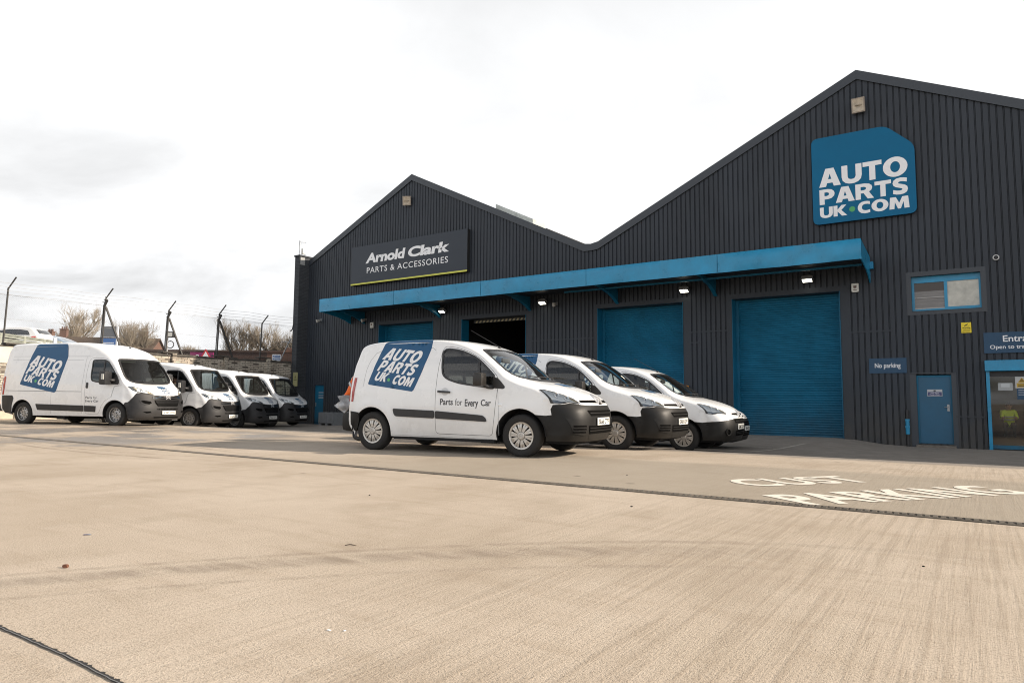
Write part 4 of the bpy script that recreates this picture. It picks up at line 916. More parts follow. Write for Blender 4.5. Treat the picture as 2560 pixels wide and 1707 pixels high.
    for sg in (-1, 1):
        P3 = [sh.side(x, z, sg) for x, z in vs]
        MBs['body'].add(P3, sides['body']); MBs['bumper'].add(P3, sides.get('bumper', []))
        MBs['liner'].add([P-Vector((0, sg*.035, 0)) for P in P3], sides['body']+sides['door']+sides['gap'])
        d = MB(); d.add(P3, sides['door']); res['door', sg] = d
        gl = MB(); gl.add([P-Vector((0, sg*.006, 0)) for P in P3], sides['glass']); res['glass', sg] = gl
    res.update(MBs); return res
def fix_normals_out(o, c=Vector((-.8, 0, .7))):
    me = o.data; bm = bmesh.new(); bm.from_mesh(me); bmesh.ops.recalc_face_normals(bm, faces=bm.faces)
    s = sum((f.normal.dot(f.calc_center_median()-c))*f.calc_area() for f in bm.faces)
    if s < 0: bmesh.ops.reverse_faces(bm, faces=bm.faces)
    bm.to_mesh(me); bm.free(); me.polygons.foreach_set('use_smooth', [True]*len(me.polygons)); me.update()

def wheel(par, x, y, r, w, kind, steer=0.0):
    sg = -1 if y < 0 else 1
    e = bpy.data.objects.new('wheel', None); C.objects.link(e); e.parent = par; e.location = (x, y, r); e.rotation_euler = (0, 0, steer); e.empty_display_size = .1
    key = ('wheel', kind, sg)
    if key not in CACHE:
        rim = r*.655 if kind == 'trim' else r*.60; Mx = Matrix.Identity(4) if sg > 0 else Matrix.Rotation(math.pi, 4, 'Z')
        mb = MB(); h = w/2
        mb.lathe([(rim, -h*.7), (rim+.01, -h*.86), (r-.06, -h), (r-.022, -h*.90), (r-.004, -h*.70), (r, -h*.4), (r, h*.4), (r-.004, h*.70), (r-.022, h*.90), (r-.06, h), (rim+.012, h*.90), (rim-.004, h*.80), (rim-.01, h*.55), (rim-.01, -h*.6)], 40, Mx, 0, True)
        ty = mb.build('tyre', M_tyre, smooth=True, sharp=40)
        mb = MB()
        if kind == 'trim':
            mb.lathe([(0, h*.28), (rim-.012, h*.28)], 36, Mx, 1)
            mb.lathe([(rim-.03, h*.80), (rim-.006, h*.86), (rim-.002, h*.78), (rim-.03, h*.5)], 36, Mx, 0)
            for k in range(20):
                a0 = 2*math.pi*(k+.5*(k % 2)*.0)/20; wd = .125 if True else 0; off = (-.035 if k % 2 else .035)
                a = a0+off; ri, ro = .062, rim-.008
                q = []
                for rr_, hw in ((ri, .009), (ro*.62, .0140), (ro, .0195)):
                    for s_ in (-1, 1):
                        q.append(Mx @ Vector((rr_*math.cos(a)-s_*hw*math.sin(a), h*(.70+.22*(rr_/ro)*(1-rr_/ro)*3), rr_*math.sin(a)+s_*hw*math.cos(a))))
                q += [Mx @ (Mx.inverted() @ p-Vector((0, .025, 0))) for p in q]
                mb.add(q, [(0,1,3,2), (2,3,5,4), (0,2,8,6), (2,4,10,8), (1,7,9,3), (3,9,11,5)], 0)
            mb.lathe([(0, h*.98), (.045, h*.97), (.058, h*.90), (.066, h*.6)], 20, Mx, 0)
            for dz in (-.012, .014):
                mb.add([Mx @ Vector(p) for p in ((-.032, h*1.0, dz-.016), (0, h*1.0, dz+.012), (.032, h*1.0, dz-.016), (.032, h*1.0, dz-.004), (0, h*1.0, dz+.024), (-.032, h*1.0, dz-.004))], [(0,1,4,5), (1,2,3,4)], 2)
            rm = mb.build('wheel_trim', [M_rim, M_slot, M_steel])
        else:
            mb.lathe([(.0, h*.52), (.075, h*.55), (.085, h*.42), (.12, h*.36), (.150, h*.48), (.165, h*.44), (.178, h*.20), (rim-.012, h*.22), (rim-.006, h*.82), (rim+.004, h*.88), (rim+.006, h*.70)], 36, Mx, 0)
            for k in range(10):
                a = 2*math.pi*k/10; c = Mx @ Vector((.140*math.cos(a), h*.47, .140*math.sin(a)))
                mb.add([c+(Mx.to_3x3() @ Vector((.016*math.cos(b), .003, .021*math.sin(b)))) for b in [j*math.pi/5 for j in range(10)]], [tuple(range(10))], 1)
            for k in range(5):
                a = 2*math.pi*(k+.5)/5; c = Vector((.052*math.cos(a), 0, .052*math.sin(a)))
                mb.add([Mx @ (c+Vector((.017*math.cos(b), h*.57, .017*math.sin(b)))) for b in [j*math.pi/4 for j in range(8)]], [tuple(range(8))], 1)
            mb.lathe([(0, h*.62), (.026, h*.62), (.03, h*.54)], 12, Mx, 0)
            rm = mb.build('wheel_rim', [M_steel, M_slot], smooth=True, sharp=35)
        CACHE[key] = (ty, rm); ty.parent = e; rm.parent = e
    else:
        for p in CACHE[key]: c = p.copy(); C.objects.link(c); c.parent = e
    return e
CACHE = {}
def part(mb, name, m, par, **k): o = mb.build(name, m, **k); o.parent = par; return o
def seat(par, x, y, w=.5):
    mb = MB(); mb.rbox(x-.28, x+.26, y-w/2, y+w/2, .52, .72, .06)
    Mx = Matrix.Translation((x-.27, y, .68)) @ Matrix.Rotation(R(-12), 4, 'Y'); mb.rbox(-.08, .09, -w/2, w/2, 0, .66, .06, 0, Mx); mb.rbox(-.05, .06, -.14, .14, .69, .90, .04, 0, Mx)
    return part(mb, 'seat', M_seat, par, smooth=True, sharp=40)
def plate(par, fn_pos, txt, tilt=0.0, rear=False, holder=True):
    """520 x 111 mm plate; fn_pos -> centre, faces +x (or -x at the rear)"""
    e = bpy.data.objects.new('number_plate', None); e.empty_display_size = .1; C.objects.link(e); e.parent = par; e.location = fn_pos; e.rotation_euler = (0, tilt, math.pi if rear else 0)
    mb = MB(); mb.rbox(-.012, .006, -.26, .26, -.0555, .0555, .005); part(mb, 'plate_panel', M_platey if rear else M_plate, e)
    mb = MB(); add_text(mb, txt, lambda u, v: (.0085, -.225+.45*u, -.038+.076*v), .016, 1.0); part(mb, 'plate_lettering', M_ink, e)
    return e
def decal(par, fn, name, quad, blue_poly, lines, off, green=None, step=.06):
    """blue tag with white words; quad gives baseline origin/axes in the fn plane"""
    lo = part(patch(MB(), fn, blue_poly, off, 0, step), name, M_blue_v, par, smooth=True)
    for s, o, a, b in lines:
        mb = MB(); add_logo(mb, s, lambda u, v: fn(o[0]+a[0]*u+b[0]*v, o[1]+a[1]*u+b[1]*v, off+.004)); part(mb, 'lettering', M_wht_v, lo)
    if green:
        c, r = green; mb = MB(); mb.add([fn(c[0]+r*math.cos(2*math.pi*k/14), c[1]+r*math.sin(2*math.pi*k/14), off+.003) for k in range(14)], [tuple(range(14))]); part(mb, 'dot', M_grn_v, lo)
    return lo
def roof_tag(par, sh, lo, xa, xb, ta, tb, sg, umin, off=.002, cut=0.0):
    """continuation of the blue tag over the cant rail"""
    mb = MB(); nu, nx = 8, 10; P = []
    for i in range(nx+1):
        for j in range(nu+1):
            u = 1-(1-umin)*(j/nu); f = j/nu
            x = (xa+(ta-xa)*f)*(1-i/nx)+(xb+(tb-xb)*f)*(i/nx)
            lo_t, hi_t = 0.0, sh.M*.75
            for _ in range(26):
                m = (lo_t+hi_t)/2
                if sh.band(m, u).x < x: lo_t = m
                else: hi_t = m
            p = sh.band((lo_t+hi_t)/2, u); n = Vector((0, p.y*.6, .55)).normalized() if u < .98 else Vector((0, 1, .2)).normalized()
            p = p+n*off; p.y *= sg; P.append(p)
    mb.add(P, [(i*(nu+1)+j, (i+1)*(nu+1)+j, (i+1)*(nu+1)+j+1, i*(nu+1)+j+1) for i in range(nx) for j in range(nu)])
    return part(mb, 'roof_panel', M_blue_v, lo, smooth=True)
def place(t, X, Y, Z, yawv, pitchv=0.0, rollv=0.0):
    t.location = (X, Y, Z); t.rotation_euler = (rollv, pitchv, yawv)
    return t

# ---- small van ---------------------------------------------------------------------
#       x0     z0     x1     z1    n     centre line / side outline / squareness
SV = [(-3.28, .30, -3.09, .30, 2.6), (-3.345, .42, -3.17, .42, 2.6), (-3.35, .62, -3.185, .62, 2.6), (-3.325, .80, -3.175, .80, 2.6), (-3.30, 1.05, -3.16, 1.05, 2.7), (-3.26, 1.35, -3.115, 1.34, 2.8), (-3.20, 1.60, -3.045, 1.55, 2.9),
      (-3.14, 1.74, -2.96, 1.675, 3.2), (-2.92, 1.80, -2.76, 1.730, 3.2), (-2.5, 1.822, -2.4, 1.758, 3.2), (-2.0, 1.828, -1.95, 1.762, 3.2), (-1.55, 1.815, -1.62, 1.752, 3.0), (-1.17, 1.778, -1.38, 1.728, 2.7),
      (-.87, 1.705, -1.17, 1.694, 2.4), (-.62, 1.605, -.94, 1.622, 2.15), (-.40, 1.465, -.715, 1.505, 2.05), (-.18, 1.305, -.50, 1.340, 2.0), (.0, 1.165, -.30, 1.172, 2.0), (.16, 1.118, -.07, 1.062, 2.05),
      (.40, 1.062, .20, .975, 2.1), (.62, .995, .32, .905, 2.05), (.78, .925, .40, .84, 2.1), (.88, .855, .445, .775, 2.15), (.93, .775, .47, .70, 2.5), (.952, .68, .482, .61, 3.0), (.965, .54, .482, .50, 3.2), (.955, .38, .465, .38, 3.2), (.91, .245, .43, .255, 3.0)]
SVW = [(.2, .845), (.35, .880), (.5, .897), (.72, .903), (.95, .895), (1.15, .872), (1.35, .835), (1.55, .788), (1.70, .745), (1.80, .71)]
SVX = [(-3.3, .935), (-3.1, .965), (-2.7, .993), (-2.2, 1.0), (-.2, 1.0), (.2, .985), (.36, .965), (.5, .925)]
ws_small = [(0, 1.150), (.30, 1.153), (.52, 1.166), (.655, 1.192), (.72, 1.235), (.742, 1.29), (.735, 1.39), (.705, 1.50), (.668, 1.585), (.63, 1.615), (.45, 1.628), (0, 1.64)]
win_small = [(-1.416, 1.56), (-1.405, 1.60), (-1.367, 1.630), (-1.30, 1.634), (-1.163, 1.616), (-1.05, 1.590), (-.939, 1.550), (-.83, 1.503), (-.734, 1.448), (-.65, 1.385), (-.575, 1.320), (-.50, 1.252), (-.45, 1.207), (-.45, 1.018), (-.55, 1.028), (-.643, 1.041), (-.80, 1.060), (-.932, 1.077), (-1.06, 1.098), (-1.155, 1.122), (-1.24, 1.148), (-1.306, 1.180), (-1.35, 1.215), (-1.378, 1.26), (-1.395, 1.34)]
door_small = [(-1.39, 1.682), (-1.43, 1.62), (-1.464, 1.364), (-1.480, .95), (-1.478, .60), (-1.47, .33), (-1.42, .305), (-1.03, .302), (-.50, .300), (-.455, .33), (-.430, .50), (-.405, .75), (-.372, 1.0), (-.362, 1.13), (-.395, 1.20), (-.52, 1.325), (-.70, 1.465), (-.92, 1.582), (-1.16, 1.655), (-1.28, 1.675)]
M_badge = mat('badge_silver', (.72, .72, .74), .25, .5)
def small_van(label, txt, old=False, driver=False):
    t = thing('small_van', label, 'van', group='small white vans parked in a row'); sh = Shell(SV, SVW, SVX, 6, ((0, .315, .435, .012), (-2.728, .315, .43, .012)))
    nose = (17*6, sh.M-.01); bump = [(0, .768), (.20, .768), (.40, .768), (.57, .778), (.66, .792), (.72, .800), (.80, .782), (.842, .775), (.852, .71), (.856, .66), (.860, .628)] if not old else [(0, .70), (.42, .70), (.45, .69), (.62, .675), (.74, .655), (.82, .64), (.860, .628)]
    cfg = dict(ws=ws_small, ws_t=(12*6, 19*6), nose_t=nose, bump=bump, bump_side=[(.40, .618)], bump_side_z=.615, sill=.245, arch_f=(0, .318, .398), arch_r=(-2.728, .318, .392), door=door_small, win=win_small)
    r = build_shell(sh, t, cfg)
    body = part(r['body'], 'body', [M_white, M_gap], t, merge=2e-4); fix_normals_out(body)
    bu = part(r['bumper'], 'front_bumper', M_bumper, t, merge=2e-4); fix_normals_out(bu)
    ln = part(r['liner'], 'cabin_lining', M_cabin, t)
    wsn = part(r['windscreen'], 'windscreen', M_glass, t); fix_normals_out(wsn)
    nf = band_fn(sh, *nose); wf = band_fn(sh, 12*6, 19*6)
    full = ws_small+[(-y, z) for y, z in reversed(ws_small[1:-1])]
    part(ribbon(MB(), wf, full, .030, .003, closed=True), 'windscreen_seal', M_trim, wsn)
    for sy in (-.12, .35):
        mb = MB(); mb.tube([wf(sy+.28, 1.19, .012), wf(sy, 1.175, .03), wf(sy-.30, 1.20, .012)], .009, 5); part(mb, 'wiper', M_trim, wsn)
    part(patch(MB(), wf, [(-.55, 1.150), (-.3, 1.125), (0, 1.118), (.3, 1.125), (.55, 1.150), (.5, 1.162), (0, 1.147), (-.5, 1.162)], .004, .004), 'scuttle', M_trim, t, smooth=True)
    for sg in (-1, 1):
        sf = side_fn(sh, sg); d = part(r['door', sg], 'cab_door', M_white, t, merge=1e-4); fix_normals_out(d)
        part(r['glass', sg], 'door_window', M_glass, d)
        part(ribbon(MB(), sf, win_small, .030, .004, closed=True), 'window_seal', M_trim, d)
        mb = MB(); ribbon(mb, sf, [(-.735, 1.44), (-.715, 1.25), (-.69, 1.05)], .03, .005); part(mb, 'window_divider', M_trim, d)
        mb = MB(); patch(mb, sf, rounded([(-1.425, .978), (-1.425, .948), (-1.20, .940), (-1.20, .966)], .012, 3), .032, .022); patch(mb, sf, [(-1.40, .97), (-1.40, .95), (-1.37, .95), (-1.37, .97)], .012, .012); patch(mb, sf, [(-1.24, .965), (-1.24, .945), (-1.21, .945), (-1.21, .965)], .012, .012); part(mb, 'door_handle', M_trim, d, smooth=True, sharp=40)
        part(patch(MB(), sf, [(-1.305+.062*math.cos(a*math.pi/10), .962+.062*math.sin(a*math.pi/10)) for a in range(20)], .002, 0, .04), 'handle_recess', mat('handle_recess', (0.60, 0.61, 0.62), .35), d, smooth=True)
        tag_ = part(patch(MB(), sf, [(-.46, 1.19), (-.38, 1.165), (-.325, 1.115), (-.255, 1.040), (-.262, 1.012), (-.29, 1.004), (-.46, 1.016)], .006, .006), 'mirror_base', M_trimb, t, smooth=True, sharp=40)
        # door mirror: shell on a short arm
        mb = MB(); y0 = sg*(sh.W(-.5, 1.08)); y1 = sg*(sh.W(-.5, 1.08)+.10); y2 = sg*(sh.W(-.5, 1.08)+.26)
        Mx = Matrix.Translation((-.60, (y1+y2)/2, 1.13)) @ Matrix.Rotation(sg*R(-8), 4, 'Z')
        mb.rbox(-.07, .085, -.115, .115, -.09, .115, .045, 0, Mx); mr = part(mb, 'mirror', M_trimb, d, smooth=True, sharp=50)
        mb = MB(); mb.tube([(-.46, y0-sg*.01, 1.03), (-.52, y0+sg*.05, 1.035), (-.59, y1+sg*.02, 1.07)], [.035, .03, .03], 8); part(mb, 'mirror_arm', M_trim, d, smooth=True)
        A = (1, 0) if sg < 0 else (-1, 0)
        mb = MB()
        segs = (('Parts', 0, .235, .018), ('for', .275, .405, -.002), ('Every', .45, .685, .018), ('Car', .73, .905, .018)); bx = -1.385 if sg < 0 else -.48
        for s_, a, b, bo in segs:
            dn = .045 if 'y' in s_ else 0
            add_text(mb, s_, lambda u, v: sf(bx+A[0]*(a+(b-a)*u), .755-.012*(a if sg < 0 else 1-a)-dn+(.098+dn)*v, .003), bo, 1.0)
        part(mb, 'lettering', M_grey_v, d)
        part(patch(MB(), sf, rounded([(-2.285, .688), (-2.262, .60), (-2.228, .566), (-1.487, .545), (-1.487, .664)], .03, 4), .016, .014), 'rub_strip', M_trim, t, smooth=True, sharp=40)
        part(patch(MB(), sf, rounded([(-1.468, .663), (-1.468, .544), (-.56, .512), (-.557, .545), (-.61, .602), (-.70, .612)], .03, 4), .016, .014), 'rub_strip', M_trim, d, smooth=True, sharp=40)
        mb = MB(); mb.lathe([(.0, .016), (.022, .014), (.030, 0)], 12, Matrix.Translation(sf(-.325, .768)) @ Matrix.Rotation(0 if sg > 0 else math.pi, 4, 'Z') @ Matrix.Diagonal((1.25, 1, .75, 1))); part(mb, 'side_repeater', M_lampb, t, smooth=True)
        # pressed panel of the load side, seam lines
        mb = MB(); ribbon(mb, sf, [(-2.93, 1.05), (-2.90, 1.32), (-2.84, 1.48), (-2.74, 1.60), (-2.60, 1.652), (-2.2, 1.672), (-1.62, 1.662), (-1.56, 1.62)], .006, .0012, 0); ribbon(mb, sf, [(-2.33, .268), (-1.6, .262), (-.42, .248)], .006, .0015, 0); part(mb, 'panel_seam', mat('soft_seam', (.30, .31, .32), .5), body)
        mb = MB(); ribbon(mb, sf, [(-.372, 1.0), (-.345, .62), (-.355, .31)], .005, .0012); part(mb, 'wing_seam', mat('soft_seam', (.30, .31, .32), .5), body)
        # tail lamp
        part(patch(MB(), sf, [(-3.17, .79), (-3.135, .79), (-3.11, 1.0), (-3.085, 1.19), (-3.125, 1.19), (-3.155, 1.0)], .012, .012), 'tail_lamp', M_red, t, smooth=True)
        rf = band_fn(sh, 0.1, 6*6, 2, False)
        part(patch(MB(), rf, [(sg*.83, .80), (sg*.70, .82), (sg*.68, 1.0), (sg*.70, 1.19), (sg*.795, 1.19), (sg*.825, 1.0)], .010, .010), 'tail_lamp', M_red, t, smooth=True)
        # rear corner bumper
        part(patch(MB(), sf, [(-3.18, .635), (-3.00, .615), (-2.985, .50), (-3.03, .36), (-3.07, .31), (-3.09, .31), (-3.165, .42)], .012, .012), 'rear_bumper_end', M_bumper, t, smooth=True)
        # headlamp
        hp = [(.840, .988), (.80, .986), (.73, .948), (.66, .897), (.615, .855), (.580, .800), (.60, .791), (.66, .799), (.72, .811), (.77, .799), (.81, .791), (.842, .800), (.848, .87)]
        hp = [(sg*-1*-y, z) for y, z in hp]
        hl = part(patch(MB(), nf, hp, .004, .004, .03), 'headlight', M_lampb, t, smooth=True)
        c0 = (sum(p[0] for p in hp)/len(hp), sum(p[1] for p in hp)/len(hp))
        part(patch(MB(), nf, [(c0[0]+(p[0]-c0[0])*.985, c0[1]+(p[1]-c0[1])*.97) for p in hp], .016, 0, .03), 'lens', M_lens, hl, smooth=True)
        part(ribbon(MB(), nf, hp, .011, .007, closed=True), 'lamp_seal', M_trim, hl)
        for yy, zz, rr_ in ((.772, .905, .046), (.700, .868, .042)):
            f = nf(sg*yy, zz, .006); mb = MB(); Mx = Matrix.Translation(f) @ Matrix.Rotation(R(-90), 4, 'Z') @ Matrix.Rotation(R(0), 4, 'X')
            Mx = Matrix.Translation(f) @ Matrix.Rotation(R(-90+sg*25), 4, 'Z') @ Matrix.Rotation(R(28), 4, 'X')
            mb.lathe([(.012, -.02), (rr_*.6, -.006), (rr_*.9, .006), (rr_, .008), (rr_*1.02, .0)], 18, Mx, 0); mb.lathe([(0, .004), (.014, -.004), (.014, -.02)], 10, Mx, 1); part(mb, 'reflector', [M_chrome, M_lampd], hl, smooth=True)
        part(patch(MB(), nf, [(sg*.668, .888), (sg*.625, .850), (sg*.597, .806), (sg*.635, .806), (sg*.668, .845)], .007, 0, .03), 'indicator', mat('lamp_pale_amber', (.62, .52, .36), .25), hl, smooth=True)
        part(patch(MB(), nf, [(sg*.842, .85), (sg*.838, .808), (sg*.81, .798), (sg*.765, .806), (sg*.735, .818), (sg*.785, .818), (sg*.815, .838)], .007, 0, .03), 'lamp_dark_trim', M_lampd, hl, smooth=True)
        # bumper details
        if not old:
            part(patch(MB(), nf, [(sg*.815, .590), (sg*.60, .560), (sg*.565, .50), (sg*.52, .350), (sg*.60, .335), (sg*.755, .365), (sg*.785, .48)], .010, .010, .04), 'fog_lamp_panel', M_bumper, bu, smooth=True, sharp=40)
            for k in range(3):
                z0 = .375+k*.042; part(patch(MB(), nf, [(sg*.765, z0+.028), (sg*.575, z0+.026), (sg*.565, z0), (sg*.755, z0)], .014, 0, .03), 'fog_lamp_slot', M_slot, bu, smooth=True)
        else:
            mb = MB(); Mx = Matrix.Translation(nf(sg*.67, .43, .004)) @ Matrix.Rotation(R(-90+sg*30), 4, 'Z'); mb.lathe([(.05, .0), (.052, .02), (.066, .022), (.072, .0)], 20, Mx, 0, True); mb.lathe([(0, .004), (.05, .004)], 16, Mx, 1); part(mb, 'fog_lamp', [M_bumper, M_slot], bu, smooth=True, sharp=40)
    # chevron strip, slots, badge
    def slots(polys, name, m=M_slot, off=.006):
        for p in polys: part(patch(MB(), nf, p, off, 0, .04), name, m, t, smooth=True)
    if not old:
        slots([[(s*.105, .803), (s*.555, .808), (s*.545, .842), (s*.125, .845)] for s in (1, -1)], 'grille_slot')
        slots([[(-.51, .698), (.51, .698), (.43, .615), (-.43, .615)]], 'upper_grille'); 
        slots([[(-.50, .476), (.50, .476), (.47, .355), (-.47, .355)]], 'lower_grille')
        for zz in (.655,): slots([[(-.46, zz+.008), (.46, zz+.008), (.45, zz-.006), (-.45, zz-.006)]], 'grille_slat', M_bumper, .012)
        for zz in (.440, .400): slots([[(-.48, zz+.007), (.48, zz+.007), (.475, zz-.006), (-.475, zz-.006)]], 'grille_slat', M_bumper, .012)
        part(ribbon(MB(), nf, [(-.45, .33), (-.43, .27), (.43, .27), (.45, .33)], .012, .006), 'bumper_lip', M_bumper, bu)
    else:
        slots([[(s*.10, .765), (s*.42, .775), (s*.40, .808), (s*.12, .812)] for s in (1, -1)], 'grille_slot')
        slots([[(-.42, .690), (.42, .690), (.36, .610), (-.36, .610)]], 'upper_grille'); slots([[(-.36, .455), (.36, .455), (.34, .345), (-.34, .345)]], 'lower_grille')
        slots([[(-.37, .655), (.37, .655), (.36, .645), (-.36, .645)]], 'grille_slat', M_bumper, .011)
        for zz in (.425, .395): slots([[(-.34, zz+.006), (.34, zz+.006), (.34, zz-.006), (-.34, zz-.006)]], 'grille_slat', M_bumper, .011)
    bz_ = .80 if not old else .745
    mb = MB()
    for dz in (0, .058):
        lo_ = [(-.088, bz_-.015+dz), (0, bz_+.045+dz), (.088, bz_-.015+dz), (.088, bz_+.016+dz), (0, bz_+.078+dz), (-.088, bz_+.016+dz)]
        patch(mb, nf, lo_, .020, .018, .03)
    part(mb, 'chevron_badge', M_badge, t, sharp=30)
    mb = MB(); patch(mb, nf, [(-.07, bz_-.018), (0, bz_+.022), (.07, bz_-.018)], .008, 0, .03); part(mb, 'badge_recess', M_slot, t)
    xp = nf(0, .525).x; plate(t, (xp+.018, .0, .532), txt); plate(t, (-3.36, 0, .93), txt, 0, True)
    # rear doors seam, rear bumper, floor and arches
    mb = MB(); mb.rbox(-3.44, -3.18, -.80, .80, .29, .62, .08); part(mb, 'rear_bumper', M_bumper, t, smooth=True, sharp=40)
    rf = band_fn(sh, 0.1, 6.5*6, 2, False); part(ribbon(MB(), rf, [(0.02, .66), (0.02, 1.62)], .01, .002), 'rear_door_seam', M_gap, body)
    mb = MB(); mb.box(-3.1, .75, -.60, .60, .20, .34, 0); mb.box(-3.0, -1.55, -.78, .78, .40, .46, 0)
    for cx in (0, -2.728):
        for s in (-1, 1):
            a = [(cx+.405*math.cos(k*math.pi/14), .318+.405*math.sin(k*math.pi/14)) for k in range(15)]
            mb.add([(x, s*.55, z) for x, z in a]+[(x, s*.885, z) for x, z in a], [(k, k+1, 16+k, 15+k) for k in range(14)], 0); mb.add([(x, s*.55, z) for x, z in a], [tuple(range(15))], 0)
    mb.tube([(-1.5, .3, .21), (-2.4, .35, .20), (-3.2, .4, .24)], .05, 8, 0); mb.box(-2.3, -.45, -.84, -.60, .20, .26, 0); mb.box(-2.3, -.45, .60, .84, .20, .26, 0)
    part(mb, 'underbody', M_gap, t)
    for x in (0, -2.728):
        for y in (-.765, .765): wheel(t, x, y, .316, .20, 'trim', R(0))
    # cabin
    mb = MB(); mb.quad((-1.62, -.80, .40), (-1.62, .80, .40), (-1.60, .72, 1.66), (-1.60, -.72, 1.66)); part(mb, 'bulkhead', mat('bulkhead_grey', (.10, .10, .105), .8), t)
    for y in (-.38, .12, .52): seat(t, -1.12, y, .46 if y != .12 else .4)
    mb = MB(); mb.rbox(-.42, .02, -.74, .74, .86, 1.075, .06); mb.rbox(-.44, -.20, -.62, -.16, 1.0, 1.13, .04); part(mb, 'dashboard', M_cabin, t, smooth=True, sharp=40)
    mb = MB(); Mx = Matrix.Translation((-.60, -.38, 1.03)) @ Matrix.Rotation(R(62), 4, 'Y')
    ring = [Mx @ Vector((.18*math.cos(k*math.pi/10), .18*math.sin(k*math.pi/10), 0)) for k in range(21)]; mb.tube(ring, .014, 6, 0, False); mb.tube([Mx @ Vector((-.17, 0, 0)), Mx @ Vector((0, 0, .02)), Mx @ Vector((.17, 0, 0))], .02, 5); part(mb, 'steering_wheel', M_trim, t, smooth=True)
    mb = MB(); mb.rbox(-.72, -.68, -.13, .13, 1.44, 1.52, .015); part(mb, 'rear_view_mirror', M_trim, t)
    mb = MB(); p0 = wf(0, 1.69) if False else Vector((-.82, 0, 1.69)); mb.lathe([(0, .03), (.02, .025), (.035, 0)], 10, Matrix.Translation(p0) @ Matrix.Rotation(R(90), 4, 'X')); mb.tube([p0+Vector((0, 0, .02)), p0+Vector((-.55, 0, .32))], [.006, .003], 5); part(mb, 'aerial', M_trim, t)
    # side and bonnet graphics
    for sg in (-1, 1):
        sf = side_fn(sh, sg)
        if sg < 0: F = sf; X = lambda x: x
        else:
            def F(x, z, o=0.0, sf=sf): return sf(-4.42-x, z, o)
        poly = [(-2.60, 1.748), (-2.636, 1.649), (-2.74, 1.36), (-2.832, 1.09), (-2.805, 1.075), (-1.925, .962), (-1.895, .985), (-1.79, 1.22), (-1.655, 1.62), (-1.648, 1.752)]
        ln_ = [('AUTO', (-2.605, 1.497), (.715, -.085), (.130, .190)), ('PARTS', (-2.678, 1.308), (.732, -.094), (.118, .174)), ('UK', (-2.715, 1.150), (.245, -.033), (.086, .142)), ('COM', (-2.345, 1.092), (.385, -.058), (.082, .142))]
        lg = decal(t, F, 'side_logo', None, rounded(poly[1:4]+poly[4:8], .05, 4)[:0]+[poly[0]]+rounded(poly, .05, 4)[5:-5]+[poly[-1]], ln_, .0025, ((-2.405, 1.153), .028))
        if sg < 0: roof_tag(t, sh, lg, -2.60, -1.648, -2.50, -1.672, -1, .62)
        else: roof_tag(t, sh, lg, -2.772, -1.82, -2.748, -1.92, 1, .62)
    if not old:
        hf = band_fn(sh, 18*6, 22*6, 0, False)
        def HF(a, b, o=0.0): return hf(a, b, o)
        mb = patch(MB(), HF, [(-.16, .46), (.16, .46), (.16, .68), (.10, .72), (-.16, .72)][::-1], .002, 0, .05)
        bl_ = part(patch(MB(), HF, [(-.20, .42), (.20, .42), (.20, .30), (.12, .24), (-.20, .24)], .002, 0, .05), 'bonnet_logo', M_blue_v, t, smooth=True)
        for k, s_ in enumerate(('AUTO', 'PARTS', 'UK COM')):
            mb = MB(); add_text(mb, s_, lambda u, v: HF(-.17+.34*u, .405-.045*(-k)+.036*(-v)+.0, .003), .02, .95); part(mb, 'lettering', M_blue_v, bl_)
    return t
# ---- large van ---------------------------------------------------------------------
def lv_profile(high, rear):
    T = 2.50 if high else 2.235; S_ = T-.14; r = rear
    P = [(r+.10, .40, r+.30, .40, 3.6), (r+.01, .50, r+.19, .50, 3.6), (r, .72, r+.155, .72, 3.8), (r+.015, 1.0, r+.155, 1.0, 4.2), (r+.04, 1.5, r+.175, 1.5, 4.2), (r+.08, T-.55, r+.22, T-.60, 4.2), (r+.135, T-.25, r+.28, T-.33, 4.0), (r+.23, T-.06, r+.38, T-.20, 3.8), (r+.45, T, r+.60, S_+.01, 3.8)]
    if high: P += [(-2.8, T+.015, -2.8, S_+.02, 3.8), (-1.7, T+.01, -1.85, S_+.01, 3.8), (-1.1, T-.035, -1.40, S_-.02, 3.4), (-.72, T-.13, -1.06, S_-.09, 3.0), (-.38, T-.24, -.82, S_-.185, 2.7)]
    else: P += [(-2.3, T+.015, -2.3, S_+.02, 3.8), (-1.5, T+.01, -1.65, S_+.01, 3.8), (-1.0, T-.012, -1.30, S_+.0, 3.4), (-.68, T-.045, -1.03, S_-.012, 3.0), (-.36, T-.115, -.80, S_-.030, 2.7)]
    P += [(-.06, 2.055, -.57, 2.035 if not high else 2.06, 2.5), (.075, 1.84, -.355, 1.965, 2.4), (.19, 1.60, -.10, 1.70, 2.35), (.29, 1.40, .06, 1.495, 2.3), (.37, 1.262, .18, 1.335, 2.25), (.52, 1.215, .275, 1.205, 2.25), (.68, 1.15, .345, 1.10, 2.25), (.82, 1.065, .40, 1.00, 2.2), (.895, .975, .425, .93, 2.2),
          (.925, .90, .445, .86, 2.25), (.945, .80, .465, .77, 2.3), (.965, .66, .475, .66, 2.35), (.985, .52, .475, .53, 2.4), (.985, .40, .465, .42, 2.4), (.955, .27, .44, .31, 2.4), (.89, .185, .41, .235, 2.3)]
    return P
LVW = [(.2, .975), (.4, 1.005), (.6, 1.022), (.95, 1.025), (1.2, 1.012), (1.5, .985), (1.8, .950), (2.1, .910), (2.35, .875), (2.5, .85)]
LVX = [(-4.3, .955), (-4.05, .985), (-3.6, 1.0), (-.1, 1.0), (.2, .985), (.42, .955), (.5, .935)]
